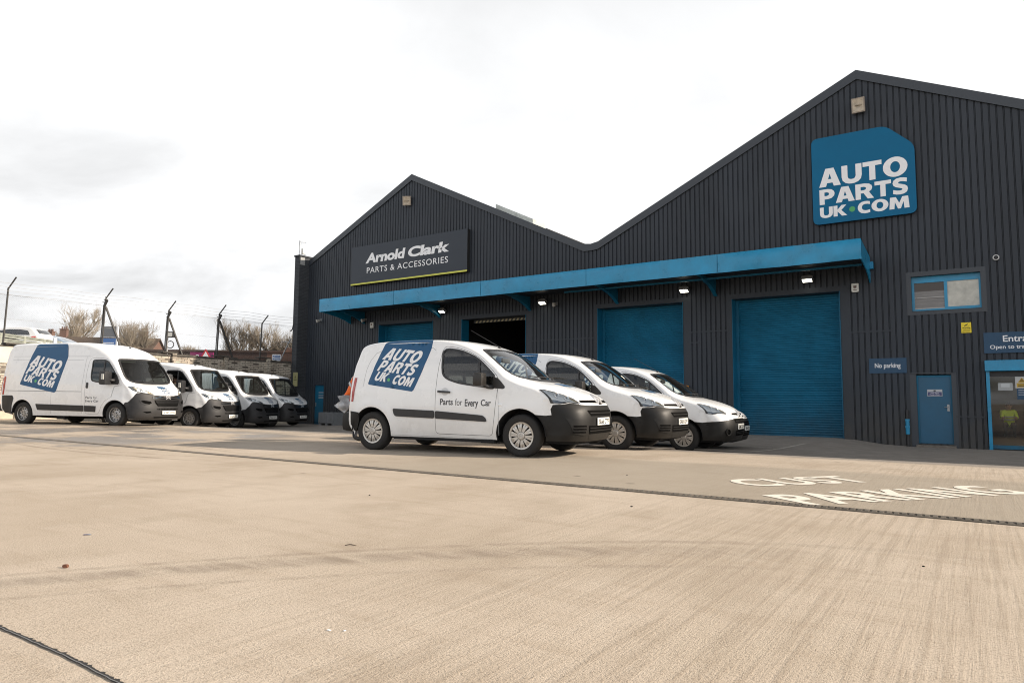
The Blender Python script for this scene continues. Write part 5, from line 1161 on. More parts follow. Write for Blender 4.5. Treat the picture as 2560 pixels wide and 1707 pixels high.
ws_large = [(0, 1.268), (.38, 1.274), (.64, 1.292), (.78, 1.328), (.855, 1.395), (.875, 1.48), (.865, 1.62), (.838, 1.80), (.808, 1.925), (.77, 1.965), (.58, 1.976), (0, 1.985)]
win_large = [(-.945, 1.88), (-.938, 1.925), (-.905, 1.945), (-.70, 1.948), (-.53, 1.945), (-.445, 1.925), (-.36, 1.885), (-.24, 1.755), (-.12, 1.615), (.0, 1.463), (.07, 1.33), (.085, 1.252), (.06, 1.236), (-.25, 1.256), (-.545, 1.280), (-.75, 1.305), (-.85, 1.325), (-.90, 1.355), (-.93, 1.42), (-.942, 1.55)]
door_large = [(-1.00, 2.008), (-1.075, 1.94), (-1.115, 1.65), (-1.12, 1.276), (-1.105, .70), (-1.07, .40), (-1.02, .36), (-.62, .345), (-.535, .45), (-.47, .61), (-.36, .735), (-.22, .815), (-.135, .86), (-.06, 1.17), (.115, 1.20), (.13, 1.28), (.035, 1.488), (-.20, 1.79), (-.38, 1.945), (-.47, 1.988), (-.62, 2.010)]
def large_van(label, txt, high=False, wb=3.0, short=.0, open_win=False):
    t = thing('large_van', label, 'van', group='large white vans parked by the brick wall'); rear = -(wb+1.015)
    P = lv_profile(high, rear); sh = Shell(P, LVW, LVX, 6, ((0, .345, .455, .014), (-wb, .345, .455, .012)))
    nk = len(P); iW = nk-16; nose = ((nk-12)*6, sh.M-.01); wt = ((iW-1)*6, (nk-10)*6)
    bump = [(0, .905), (.25, .905), (.45, .925), (.55, .945), (.68, .962), (.80, .985), (.88, .985), (.925, .93), (.955, .84), (.975, .75)]
    cfg = dict(ws=ws_large, ws_t=wt, nose_t=nose, bump=bump, bump_side=[(.42, .715), (.34, .705)], bump_side_z=.66, sill=.27 if not high else .29, arch_f=(0, .345, .425), arch_r=(-wb, .345, .415), door=door_large, win=win_large, step=.065)
    r = build_shell(sh, t, cfg)
    body = part(r['body'], 'body', [M_white, M_gap], t, merge=2e-4); fix_normals_out(body)
    bu = part(r['bumper'], 'front_bumper', M_bumper_g, t, merge=2e-4); fix_normals_out(bu)
    part(r['liner'], 'cabin_lining', M_cabin, t)
    wsn = part(r['windscreen'], 'windscreen', M_glass, t); fix_normals_out(wsn)
    nf = band_fn(sh, *nose); wf = band_fn(sh, *wt)
    full = ws_large+[(-y, z) for y, z in reversed(ws_large[1:-1])]
    part(ribbon(MB(), wf, full, .05, .003, closed=True), 'windscreen_seal', M_trim, wsn)
    for sy in (-.25, .45):
        mb = MB(); mb.tube([wf(sy+.30, 1.315, .012), wf(sy, 1.30, .03), wf(sy-.38, 1.33, .012)], .011, 5); part(mb, 'wiper', M_trim, wsn)
    part(patch(MB(), wf, [(-.72, 1.30), (-.55, 1.268), (0, 1.248), (.55, 1.268), (.72, 1.30), (.60, 1.296), (0, 1.275), (-.60, 1.296)], .004, .004), 'scuttle', M_trim, t, smooth=True)
    for sg in (-1, 1):
        sf = side_fn(sh, sg); d = part(r['door', sg], 'cab_door', M_white, t, merge=1e-4); fix_normals_out(d)
        if not (open_win and sg < 0): part(r['glass', sg], 'door_window', M_glass, d)
        part(ribbon(MB(), sf, win_large, .035, .004, closed=True), 'window_seal', M_trim, d)
        part(ribbon(MB(), sf, [(-.505, 1.95), (-.50, 1.6), (-.495, 1.29)], .045, .005), 'window_divider', M_trim, d)
        part(patch(MB(), sf, rounded([(-1.075, 1.29), (-1.085, 1.12), (-1.01, 1.10), (-1.00, 1.27)], .03, 4), .012, .010, .03), 'door_handle', M_trim, d, smooth=True, sharp=40)
        part(patch(MB(), sf, [(-.16, 1.40), (-.05, 1.43), (.01, 1.44), (.08, 1.30), (.088, 1.235), (-.18, 1.25)], .010, .010), 'mirror_base', M_trim, d, smooth=True, sharp=40)
        ym = sg*(sh.W(-.2, 1.4)+.20); Mx = Matrix.Translation((-.20, ym, 1.42)) @ Matrix.Rotation(sg*R(-10), 4, 'Z')
        mb = MB(); mb.rbox(-.11, .10, -.155, .155, -.21, .19, .055, 0, Mx); mr = part(mb, 'mirror', M_trim, d, smooth=True, sharp=50)
        mb = MB(); mb.rbox(-.02, .06, .135, .175, -.06, .10, .012, 0, Mx) if sg > 0 else mb.rbox(-.02, .06, -.175, -.135, -.06, .10, .012, 0, Mx); part(mb, 'mirror_indicator', mat('indicator_clear', (.42, .42, .40), .2), d)
        mb = MB(); mb.tube([(-.05, sg*sh.W(-.05, 1.32), 1.34), (-.12, sg*(sh.W(-.1, 1.3)+.08), 1.35), (-.18, ym-sg*.05, 1.37)], .045, 8); part(mb, 'mirror_arm', M_trim, d, smooth=True)
        def line_txt(s_, x0, w_, z0, h_, bo):
            mb = MB(); dn = .25*h_ if 'y' in s_ else 0
            add_text(mb, s_, (lambda u, v: sf(x0+w_*u, z0-dn+(h_+dn)*v, .003)) if sg < 0 else (lambda u, v: sf(-1.62-x0-w_*u, z0-dn+(h_+dn)*v, .003)), bo, 1.0); return mb
        if high:
            part(line_txt('Parts', -1.06, .235, .80, .075, .012), 'lettering', M_grey_v, d); part(line_txt('for', -.775, .13, .80, .075, -.002), 'lettering', M_grey_v, d); part(line_txt('Every Car', -1.065, .48, .70, .075, .008), 'lettering', M_grey_v, d)
        xr = rear+1.54 if high else rear+1.5
        part(patch(MB(), sf, rounded([(xr, .635), (xr+.07, .455), (-1.12, .430), (-1.12, .600)], .02, 3), .014, .012), 'rub_strip', M_bumper_g, t, smooth=True, sharp=40)
        part(patch(MB(), sf, rounded([(-1.095, .600), (-1.085, .430), (-.695, .415), (-.67, .590)], .02, 3), .014, .012), 'rub_strip', M_bumper_g, d, smooth=True, sharp=40)
        seam = mat('soft_seam', (.30, .31, .32), .5); mb = MB(); zt = 2.08 if high else 1.97
        ribbon(mb, sf, [(rear+.42, zt), (-1.08, zt-.02)], .008, .0015); ribbon(mb, sf, [(-1.20, zt-.03), (-1.235, 1.2), (-1.20, .36)], .007, .0015); ribbon(mb, sf, [(-2.35, zt-.03), (-2.36, .35)], .007, .0015); ribbon(mb, sf, [(rear+.30, 1.03), (-1.24, 1.01)], .02, .0015)
        if high: ribbon(mb, sf, [(rear+.42, 1.97), (-1.3, 1.95)], .006, .0015)
        part(mb, 'panel_seam', seam, body)
        mb = MB(); ribbon(mb, sf, [(-.125, .855), (-.045, 1.16), (.2, 1.20)], .007, .0015); part(mb, 'wing_seam', seam, body)
        # rear corner cladding, tail lamp
        part(patch(MB(), sf, [(rear+.165, .885), (rear+.60, .885), (rear+.655, .80), (-wb-.41, .57), (-wb-.422, .40), (rear+.62, .33), (rear+.32, .36), (rear+.20, .48)] if high else [(rear+.165, .885), (rear+.50, .885), (-wb-.43, .50), (-wb-.42, .37), (rear+.32, .36), (rear+.20, .48)], .014, .012), 'rear_corner_cladding', M_bumper_g, t, smooth=True, sharp=40)
        part(patch(MB(), sf, [(rear+.165, .91), (rear+.225, .91), (rear+.235, 1.2), (rear+.235, 1.44), (rear+.175, 1.48), (rear+.165, 1.2)], .012, .012), 'tail_lamp', M_red, t, smooth=True)
        rf = band_fn(sh, 0.1, 5*6, 2, False)
        part(patch(MB(), rf, [(sg*.965, .91), (sg*.86, .92), (sg*.85, 1.2), (sg*.855, 1.45), (sg*.945, 1.47), (sg*.96, 1.2)], .010, .010), 'tail_lamp', M_red, t, smooth=True)
        # headlamp
        hp = [(sg*y, z) for y, z in ((.955, 1.155), (.90, 1.165), (.80, 1.12), (.68, 1.055), (.57, .99), (.49, .95), (.56, .948), (.68, .968), (.79, .99), (.86, 1.005), (.92, 1.06))]
        hl = part(patch(MB(), nf, hp, .004, .004, .03), 'headlight', M_lampb, t, smooth=True)
        c0 = (sum(p[0] for p in hp)/len(hp), sum(p[1] for p in hp)/len(hp))
        part(patch(MB(), nf, [(c0[0]+(p[0]-c0[0])*.985, c0[1]+(p[1]-c0[1])*.97) for p in hp], .018, 0, .03), 'lens', M_lens, hl, smooth=True)
        part(ribbon(MB(), nf, hp, .014, .008, closed=True), 'lamp_seal', M_trim, hl)
        f = nf(sg*.745, 1.035, .006); mb = MB(); Mx = Matrix.Translation(f) @ Matrix.Rotation(R(-90+sg*22), 4, 'Z') @ Matrix.Rotation(R(22), 4, 'X')
        mb.lathe([(.012, -.02), (.035, -.006), (.052, .006), (.06, .008), (.062, .0)], 18, Mx, 0); mb.lathe([(0, .004), (.016, -.004), (.016, -.02)], 10, Mx, 1); part(mb, 'reflector', [M_chrome, M_lampd], hl, smooth=True)
        part(patch(MB(), nf, [(sg*.93, 1.13), (sg*.89, 1.14), (sg*.84, 1.10), (sg*.86, 1.04), (sg*.90, 1.07)], .008, 0, .03), 'lamp_dark_trim', M_lampd if not high else mat('lamp_pale_amber', (.62, .52, .36), .25), hl, smooth=True)
        part(patch(MB(), nf, [(sg*.64, 1.02), (sg*.57, .98), (sg*.51, .955), (sg*.57, .955), (sg*.64, .975)], .008, 0, .03), 'lamp_dark_trim', M_lampd if not high else mat('lamp_pale_amber', (.62, .52, .36), .25), hl, smooth=True)
        # side intakes
        part(patch(MB(), nf, [(sg*.86, .775), (sg*.80, .79), (sg*.56, .765), (sg*.52, .66), (sg*.60, .615), (sg*.74, .625), (sg*.83, .68)], .010, .010, .04), 'fog_lamp_surround', M_bumper_g, bu, smooth=True, sharp=40)
        part(patch(MB(), nf, [(sg*.83, .755), (sg*.78, .765), (sg*.60, .735), (sg*.58, .68), (sg*.64, .650), (sg*.74, .665), (sg*.80, .70)], .014, 0, .04), 'fog_lamp_slot', M_slot, bu, smooth=True)
        part(patch(MB(), nf, [(sg*.80, .44), (sg*.62, .45), (sg*.58, .405), (sg*.72, .395)], .006, 0, .04), 'lower_slot', M_slot, bu, smooth=True)
    part(patch(MB(), nf, [(-.49, .775), (.49, .775), (.455, .67), (.385, .585), (-.385, .585), (-.455, .67)], .006, 0, .04), 'upper_grille', M_slot, bu, smooth=True)
    mb = MB()
    for k in range(5):
        z = .61+k*.036; hw = .37+.10*(z-.585)/.19; ribbon(mb, nf, [(-hw, z), (hw, z)], .007, .011)
    part(mb, 'grille_slats', M_trim, bu)
    part(patch(MB(), nf, [(-.42, .528), (.42, .528), (.40, .488), (-.40, .488)], .006, 0, .04), 'middle_grille', M_slot, bu, smooth=True)
    mb = MB()
    for k in range(14): y = -.38+k*.0585; ribbon(mb, nf, [(y, .528), (y, .488)], .012, .010)
    part(mb, 'grille_bars', M_bumper_g, bu)
    part(patch(MB(), nf, [(-.50, .285), (.50, .285), (.48, .252), (-.48, .252)], .006, 0, .04), 'bottom_slot', M_slot, bu, smooth=True)
    # double chrome strip with chevrons
    Mb = M_chrome if high else mat('strip_dark_chrome', (.10, .115, .135), .2, .9)
    mb = MB()
    for dz, h2 in ((0, .020), (.048, .016)):
        patch(mb, nf, [(-.54, .805+dz+.018), (-.12, .800+dz), (-.075, .800+dz), (0, .845+dz), (.075, .800+dz), (.12, .800+dz), (.54, .805+dz+.018), (.53, .805+dz+h2+.018), (.11, .800+dz+h2), (.07, .800+dz+h2+.004), (0, .845+dz+h2+.008), (-.07, .800+dz+h2+.004), (-.11, .800+dz+h2), (-.53, .805+dz+h2+.018)], .018, .016, .03)
    part(mb, 'chrome_strip', Mb, t, sharp=30)
    part(patch(MB(), nf, [(-.53, .885), (-.10, .875), (0, .91), (.10, .875), (.53, .885), (.52, .80), (-.52, .80)], .004, .002, .04), 'strip_recess', M_trim, bu)
    mb = MB()
    for dz in (0, .052): patch(mb, nf, [(-.085, .792+dz), (0, .842+dz), (.085, .792+dz), (.085, .822+dz), (0, .872+dz), (-.085, .822+dz)], .024, .016, .03)
    part(mb, 'chevron_badge', M_badge, t, sharp=30)
    xp = nf(0, .405).x; plate(t, (xp+.022, 0, .405), txt, R(-4)); plate(t, (rear-.02, -.1, .80), txt, 0, True)
    rf = band_fn(sh, 0.1, 7*6, 2, False); part(ribbon(MB(), rf, [(0.02, .60), (0.02, 2.0)], .012, .002), 'rear_door_seam', M_gap, body)
    mb = MB(); mb.rbox(rear-.06, rear+.22, -.93, .93, .40, .62, .05); part(mb, 'rear_bumper', M_bumper_g, t, smooth=True, sharp=40)
    mb = MB(); mb.box(rear+.35, .8, -.70, .70, .28, .42, 0); mb.box(rear+.35, -1.5, -.90, .90, .44, .5, 0)
    for cx in (0, -wb):
        for s in (-1, 1):
            a = [(cx+.432*math.cos(k*math.pi/14), .345+.432*math.sin(k*math.pi/14)) for k in range(15)]
            mb.add([(x, s*.62, z) for x, z in a]+[(x, s*.995, z) for x, z in a], [(k, k+1, 16+k, 15+k) for k in range(14)], 0); mb.add([(x, s*.62, z) for x, z in a], [tuple(range(15))], 0)
    mb.box(-wb-.1, -wb+.1, -.7, .7, .22, .36, 0); mb.box(-2.2, -1.5, .2, .8, .2, .32, 0); mb.tube([(-1.2, -.3, .26), (-2.6, -.4, .24), (rear+.3, -.5, .30)], .06, 8, 0); mb.box(-2.25, -1.95, -.88, -.70, .18, .30, 0)
    part(mb, 'underbody', M_gap, t)
    for x in (0, -wb):
        for y in (-.885, .885): wheel(t, x, y, .345, .225, 'steel')
    mb = MB(); mb.quad((-1.30, -.95, .45), (-1.30, .95, .45), (-1.26, .88, 2.0), (-1.26, -.88, 2.0)); part(mb, 'bulkhead', mat('bulkhead_grey', (.10, .10, .105), .8), t)
    for y in (-.52, .15, .58): seat_l(t, -.86, y, .5 if y < 0 else .42)
    mb = MB(); mb.rbox(-.18, .36, -.86, .86, 1.0, 1.225, .06); mb.rbox(-.22, .06, -.78, -.26, 1.12, 1.30, .05); part(mb, 'dashboard', M_cabin, t, smooth=True, sharp=40)
    mb = MB(); Mx = Matrix.Translation((-.34, -.52, 1.20)) @ Matrix.Rotation(R(48), 4, 'Y')
    mb.tube([Mx @ Vector((.21*math.cos(k*math.pi/10), .21*math.sin(k*math.pi/10), 0)) for k in range(21)], .016, 6, 0, False); mb.tube([Mx @ Vector((0, -.2, 0)), Mx @ Vector((0, 0, .02)), Mx @ Vector((0, .2, 0))], .022, 5); part(mb, 'steering_wheel', M_trim, t, smooth=True)
    if high:
        mb = MB(); mb.box(-.02, .24, -.25, .15, 1.228, 1.232); mb.box(.05, .30, -.62, -.35, 1.303, 1.306) if False else None; part(mb, 'papers_on_dashboard', M_signw, t)
        mb = MB(); mb.box(-.22, -.18, -.74, -.14, 1.90, 1.96); part(mb, 'sun_visor', mat('visor_cream', (.62, .62, .50), .8), t)
    # graphics
    if high:
        for sg in (-1, 1):
            sf = side_fn(sh, sg)
            if sg < 0: F = sf
            else:
                def F(x, z, o=0.0, sf=sf): return sf(-5.45-x, z, o)
            poly = [(-3.20, 2.374), (-3.334, 2.063), (-3.60, 1.25), (-3.585, 1.215), (-2.25, .975), (-2.19, 1.0), (-2.10, 1.30), (-1.905, 2.06), (-1.975, 2.374)]
            ln_ = [('AUTO', (-3.345, 1.815), (1.15, -.215), (.17, .305)), ('PARTS', (-3.445, 1.555), (1.17, -.215), (.155, .268)), ('UK', (-3.505, 1.335), (.38, -.072), (.10, .198)), ('COM', (-2.945, 1.228), (.61, -.115), (.10, .198))]
            lg = decal(t, F, 'side_logo', None, [poly[0]]+rounded(poly, .06, 4)[5:-5]+[poly[-1]], ln_, .003, ((-3.005, 1.325), .045), .08)
            if sg < 0: roof_tag(t, sh, lg, -3.20, -1.975, -3.10, -2.04, -1, .80)
            else: roof_tag(t, sh, lg, -3.475, -2.25, -3.41, -2.35, 1, .80)
    hf = band_fn(sh, (nk-12)*6, (nk-8)*6+3, 2, True)
    bl_ = part(patch(MB(), hf, [(-.10, 1.175), (.10, 1.175), (.15, 1.155), (.15, 1.13), (-.15, 1.13), (-.15, 1.165)], .0025, 0, .04), 'bonnet_logo', M_blue_v, t, smooth=True)
    part(ribbon(MB(), hf, [(-.15, 1.13), (.15, 1.13), (.15, .965), (-.15, .965)], .014, .0025, closed=True), 'logo_border', M_blue_v, bl_)
    for k, s_ in enumerate(('AUTO', 'PARTS', 'UK COM')):
        mb = MB(); add_text(mb, s_, lambda u, v: hf(-.125+.25*u, 1.082-k*.050+.040*v, .004), .03, .92); part(mb, 'lettering', M_blue_v, bl_)
    mb = MB(); xr_ = -.55; p0 = Vector((xr_, 0, 2.36 if high else 2.17)); mb.lathe([(0, .03), (.02, .025), (.04, 0)], 10, Matrix.Translation(p0) @ Matrix.Rotation(R(90), 4, 'X')); mb.tube([p0+Vector((0, 0, .02)), p0+Vector((-.30, 0, .28))], [.006, .003], 5); part(mb, 'aerial', M_trim, t)
    return t
def seat_l(par, x, y, w=.5):
    mb = MB(); mb.rbox(x-.28, x+.26, y-w/2, y+w/2, .78, .96, .06)
    Mx = Matrix.Translation((x-.27, y, .92)) @ Matrix.Rotation(R(-12), 4, 'Y'); mb.rbox(-.08, .09, -w/2, w/2, 0, .64, .06, 0, Mx); mb.rbox(-.05, .06, -.14, .14, .67, .86, .04, 0, Mx)
    return part(mb, 'seat', M_seat, par, smooth=True, sharp=40)
van1 = place(small_van('front small white van with plate SL66 CYF, nearest of its row', 'SL66 CYF'), -5.68, 9.31, -.005, R(7.4))
van2 = place(small_van('small white van with plate SK65 LDV right behind the nearest one', 'SK65 LDV'), -5.42, 12.08, -.06, R(3.5))
van3 = place(small_van('older small white van with white bumper top and plate SN63 XTF', 'SN63 XTF', True), -5.10, 14.63, -.212, R(3.6))
van4 = place(small_van('rearmost small white van of the row, almost hidden behind the plate SN63 XTF van', 'SN14 XTK', False), -5.70, 17.30, -.345, R(4.5))
big1 = place(large_van('tall white van with side AUTO PARTS logo and plate SO65 LHG', 'SO65 LHG', True, 3.45), -21.10, 11.0, -.03, R(19.0))
big2 = place(large_van('low roofed white van with driver at its open window, plate SK64 EPC', 'SK64 EPC', False, 3.0, 0, True), -22.2, 13.85, -.21, R(24))
big3 = place(large_van('low roofed white van between the driver occupied van and the last one, plate SK64 EPA', 'SK64 EPA', False, 3.0), -23.35, 16.35, -.32, R(22.5))
big4 = copy_tree(big3); place(big4, -24.45, 18.68, -.35, R(21)); big4['label'] = 'last white van by the warehouse end of the brick wall, plate SK64 EPJ'
for ch in big4.children:
    if ch.name.startswith('number_plate'):
        for g in ch.children:
            if g.name.startswith('plate_lettering'):
                mb = MB(); add_text(mb, 'SK64 EPJ', lambda u, v: (.0085, -.225+.45*u, -.038+.076*v), .016, 1.0); o = mb.build('plate_lettering', M_ink); me = o.data; bpy.data.objects.remove(o); g.data = me
# ---------------------------------------------------------------- boundary wall, fence and what lies beyond
M_wbrick = brick_mat('whitewashed_brick', (0.16, 0.10, 0.07), (0.30, 0.235, 0.185), (0.050, 0.042, 0.034), 2.0, (0.60, 0.545, 0.455), .088, .30, bad=0.26)
M_cope = mat('coping_stone', (0.075, 0.068, 0.060), 0.9, 0, 0.4, 4.0)
M_render = mat('cream_render', (0.46, 0.41, 0.33), 0.85, 0, 0.2, 2.0)
WX = -29.8
bw = thing('boundary_wall', 'long whitewashed crumbling brick wall behind the large vans', 'wall', (WX, 14, 0))
def bpart(mb, name, m, **k):
    o = mb.build(name, m, **k); o.parent = bw; o.matrix_parent_inverse = Matrix.Translation((-WX, -14, 0)); return o
rr = random.Random(5)
mb = MB(); mb.box(WX-.34, WX, -6, 23.25, -.8, 2.66); bpart(mb, 'brickwork', M_wbrick)
mb = MB(); mb.box(WX+.001, WX+.05, -6, 23.2, -.8, 1.02); bpart(mb, 'plinth', M_render)
mb = MB(); mb.box(WX+.001, WX+.03, -6, 10.75, 2.05, 2.66); bpart(mb, 'rendered_patch', mat('pale_render', (0.62, 0.57, 0.47), 0.85, 0, 0.12, 2.0))
mb = MB(); y = -6.0
while y < 23.2:
    l = rr.uniform(.35, .75); mb.box(WX-.38, WX+.04, y, min(y+l-.012, 23.22), 2.662, 2.72+rr.uniform(0, .05)); y += l
bpart(mb, 'coping', M_cope)
for y, z in ((10.9, 2.75), (16.83, 2.79), (19.40, 2.78), (21.76, 2.82)):
    mb = MB(); mb.box(WX+.002, WX+.12, y-.10, y+.10, -.6, z-.02, 0); mb.box(WX-.30, WX+.13, y-.55, y+.14, z-.0, z+.06, 1); bpart(mb, 'wall_pier', [M_wbrick if y > 11 else M_render, M_cope])
# warning sign at the end of the wall
t = thing('wall_sign', 'small faded yellow warning triangle sign where the brick wall meets the warehouse', 'sign', (-29.3, 23.15, 1.45))
mb = MB(); mb.box(-.17, .17, -.03, -.005, 0, .72); o = mb.build('panel', mat('faded_yellow_sign', (.34, .33, .17), .6)); o.parent = t
mb = MB(); mb.prism([(-.12, .30), (.12, .30), (0, .58)], -.036, -.031, 'y'); o = mb.build('triangle', mat('sign_olive', (.09, .09, .03), .6)); o.parent = t
mb = MB(); mb.prism([(-.075, .33), (.075, .33), (0, .51)], -.041, -.037, 'y'); o = mb.build('symbol', MATS['faded_yellow_sign']); o.parent = t
# security fence
fx = WX-.17
fn = thing('security_fence', 'dark steel posts with cranked tops, chain link and barbed wire on the brick wall', 'fence', (fx, 14, 2.72))
def fpart(mb, name, m, **k):
    o = mb.build(name, m, **k); o.parent = fn; o.matrix_parent_inverse = Matrix.Translation((-fx, -14, -2.72)); return o
def fence_post(y, zt, arm=True, brace=0, double=False, zb=2.72):
    mb = MB(); mb.tube([(fx, y, zb), (fx+.02, y+.04, zt)], .035, 6)
    if arm: mb.tube([(fx+.02, y+.04, zt-.02), (fx+.34, y+.16, zt+.40)], .03, 6)
    if double:
        mb.tube([(fx-.06, y-.04, zb), (fx-.03, y+.0, zt-.30)], .022, 5); mb.box(fx-.05, fx+.30, y-.02, y+.05, zt-.36, zt-.27, 0, Matrix.Translation((fx, y, zt-.3)) @ Matrix.Rotation(R(-48), 4, 'Y') @ Matrix.Translation((-fx, -y, -zt+.3)))
        for k in range(3): mb.box(fx+.02+k*.1, fx+.05+k*.1, y-.08, y+.0, zt-.20+k*.10, zt-.17+k*.10)
    p = fpart(mb, 'post', M_fpost)
    if brace:
        mb = MB(); mb.tube([(fx+.03, y+.06, zt-.36), (fx+.05, y+brace, zb+.02)], .045, 4); fpart(mb, 'brace', M_fpost)
fence_post(10.36, 4.87); fence_post(13.84, 4.93, True, .82, True); fence_post(16.56, 4.74, True, .75, True); fence_post(19.05, 4.86, True, .82, True); fence_post(21.43, 4.62)
for y in (7.2, 4.0, .8): fence_post(y, 4.85)
mb = MB(); y0, y1, z0, z1 = .8, 23.3, 2.76, 4.62; pitch = .075; hgt = z1-z0
k = y0-hgt
while k < y1:
    for s in (1, -1):
        a, b = (k, z0), (k+hgt, z1)
        if s < 0: a, b = (k, z1), (k+hgt, z0)
        ya, za, yb_, zb_ = a[0], a[1], b[0], b[1]
        if ya < y0: za += (y0-ya)*(zb_-za)/(yb_-ya); ya = y0
        if yb_ > y1: zb_ -= (yb_-y1)*(zb_-za)/(yb_-ya); yb_ = y1
        if yb_-ya > .02:
            for w in (0, 1):
                d = .0019; mb.add([(fx+(d if w else 0), ya, za-(0 if w else d)), (fx+(d if w else 0), yb_, zb_-(0 if w else d)), (fx-(d if w else 0), yb_, zb_+(0 if w else d)), (fx-(d if w else 0), ya, za+(0 if w else d))], [(0,1,2,3)])
    k += pitch
fpart(mb, 'chain_link_mesh', M_wire)
mb = MB()
for h in (0, .13, .26, .39):
    ln = [(fx+.02+h*.8, y0+(y1-y0)*i/24, 4.66+h-.05*math.sin(i*math.pi/3)**2) for i in range(25)]; mb.tube(ln, .0055, 4)
for h in (0.0, -.9): mb.tube([(fx, y0, 4.62+h), (fx, y1, 4.60+h)], .005, 4)
fpart(mb, 'barbed_wire', M_wire)
mb = MB(); mb.tube([(fx+.05, 22.6, 2.72), (fx+.05, 23.22, 3.95)], .03, 4); fpart(mb, 'brace', M_galv)
mb = MB(); mb.tube([(fx+.05, 23.2, 4.35), (fx+.2, 23.2, 4.45), (fx+.32, 23.2, 4.85)], .03, 4); fpart(mb, 'wall_bracket', M_fpost)

# ground level beyond the wall is higher
mb = MB(); mb.quad((-31, -120, 1.2), (-31, 260, 1.2), (-260, 260, 2.4), (-260, -120, 2.4)); prop(mb.build('far_ground', mat('far_ground', (.10, .095, .07), .95, 0, .3, .2)), kind='structure')
# raised deck with guard rail and two parked cars
cvec = Vector((-.561, .828, 0)); rvec = Vector((.828, .561, 0))
def BP(px, py, d):                                  # baked: photo pixel and distance -> place (used only to read off positions while building)
    return None
dk = thing('guard_rail', 'pale two-bar guard rail of the raised car deck behind the wall', 'guard rail', (-41, 15.5, 1.5))
def dpart(mb, name, m, **k):
    o = mb.build(name, m, **k); o.parent = dk; o.matrix_parent_inverse = Matrix.Translation((41, -15.5, -1.5)); return o
a, b = Vector((-34.9, 10.9, 0)), Vector((-46.0, 18.9, 0)); M_rail = mat('weathered_rail', (.33, .35, .30), .7, 0, .2, 3)
za, zb_ = 3.47, 3.98
for dz in (0, -.24):
    mb = MB(); d = (b-a).normalized(); n = Vector((-d.y, d.x, 0))
    for h0, h1, o0 in ((0, .07, 0), (.07, .10, .05), (.10, .17, 0)):
        mb.quad(a+n*o0+Vector((0, 0, za+dz+h0)), b+n*o0+Vector((0, 0, zb_+dz+h0)), b+n*.0+Vector((0, 0, zb_+dz+h1)), a+n*0+Vector((0, 0, za+dz+h1)))
    mb.tube([a+Vector((0, 0, za+dz+.17)), b+Vector((0, 0, zb_+dz+.17))], .012, 4); mb.tube([a+Vector((0, 0, za+dz)), b+Vector((0, 0, zb_+dz))], .012, 4)
    dpart(mb, 'rail', M_rail)
for i in range(5):
    f = i/4; p = a.lerp(b, f); mb = MB(); mb.box(p.x-.08, p.x+.0, p.y, p.y+.08, 1.4, za+(zb_-za)*f+.16); dpart(mb, 'rail_post', M_rail)
mb = MB(); mb.tube([(-42.15, 17.0, 1.4), (-42.15, 17.0, 4.05)], .11, 8); o = mb.build('white_bollard', M_signw); prop(o, 'white round post at the end of the guard rail', 'post')
mb = MB(); mb.box(-62, -46.5, 6, 28, 2.6, 3.50, 0); o = mb.build('car_deck', mat('deck_concrete', (.22, .21, .19), .9)); o.rotation_euler = (0, 0, 0); prop(o, 'raised concrete deck carrying the parked cars behind the wall', 'deck')
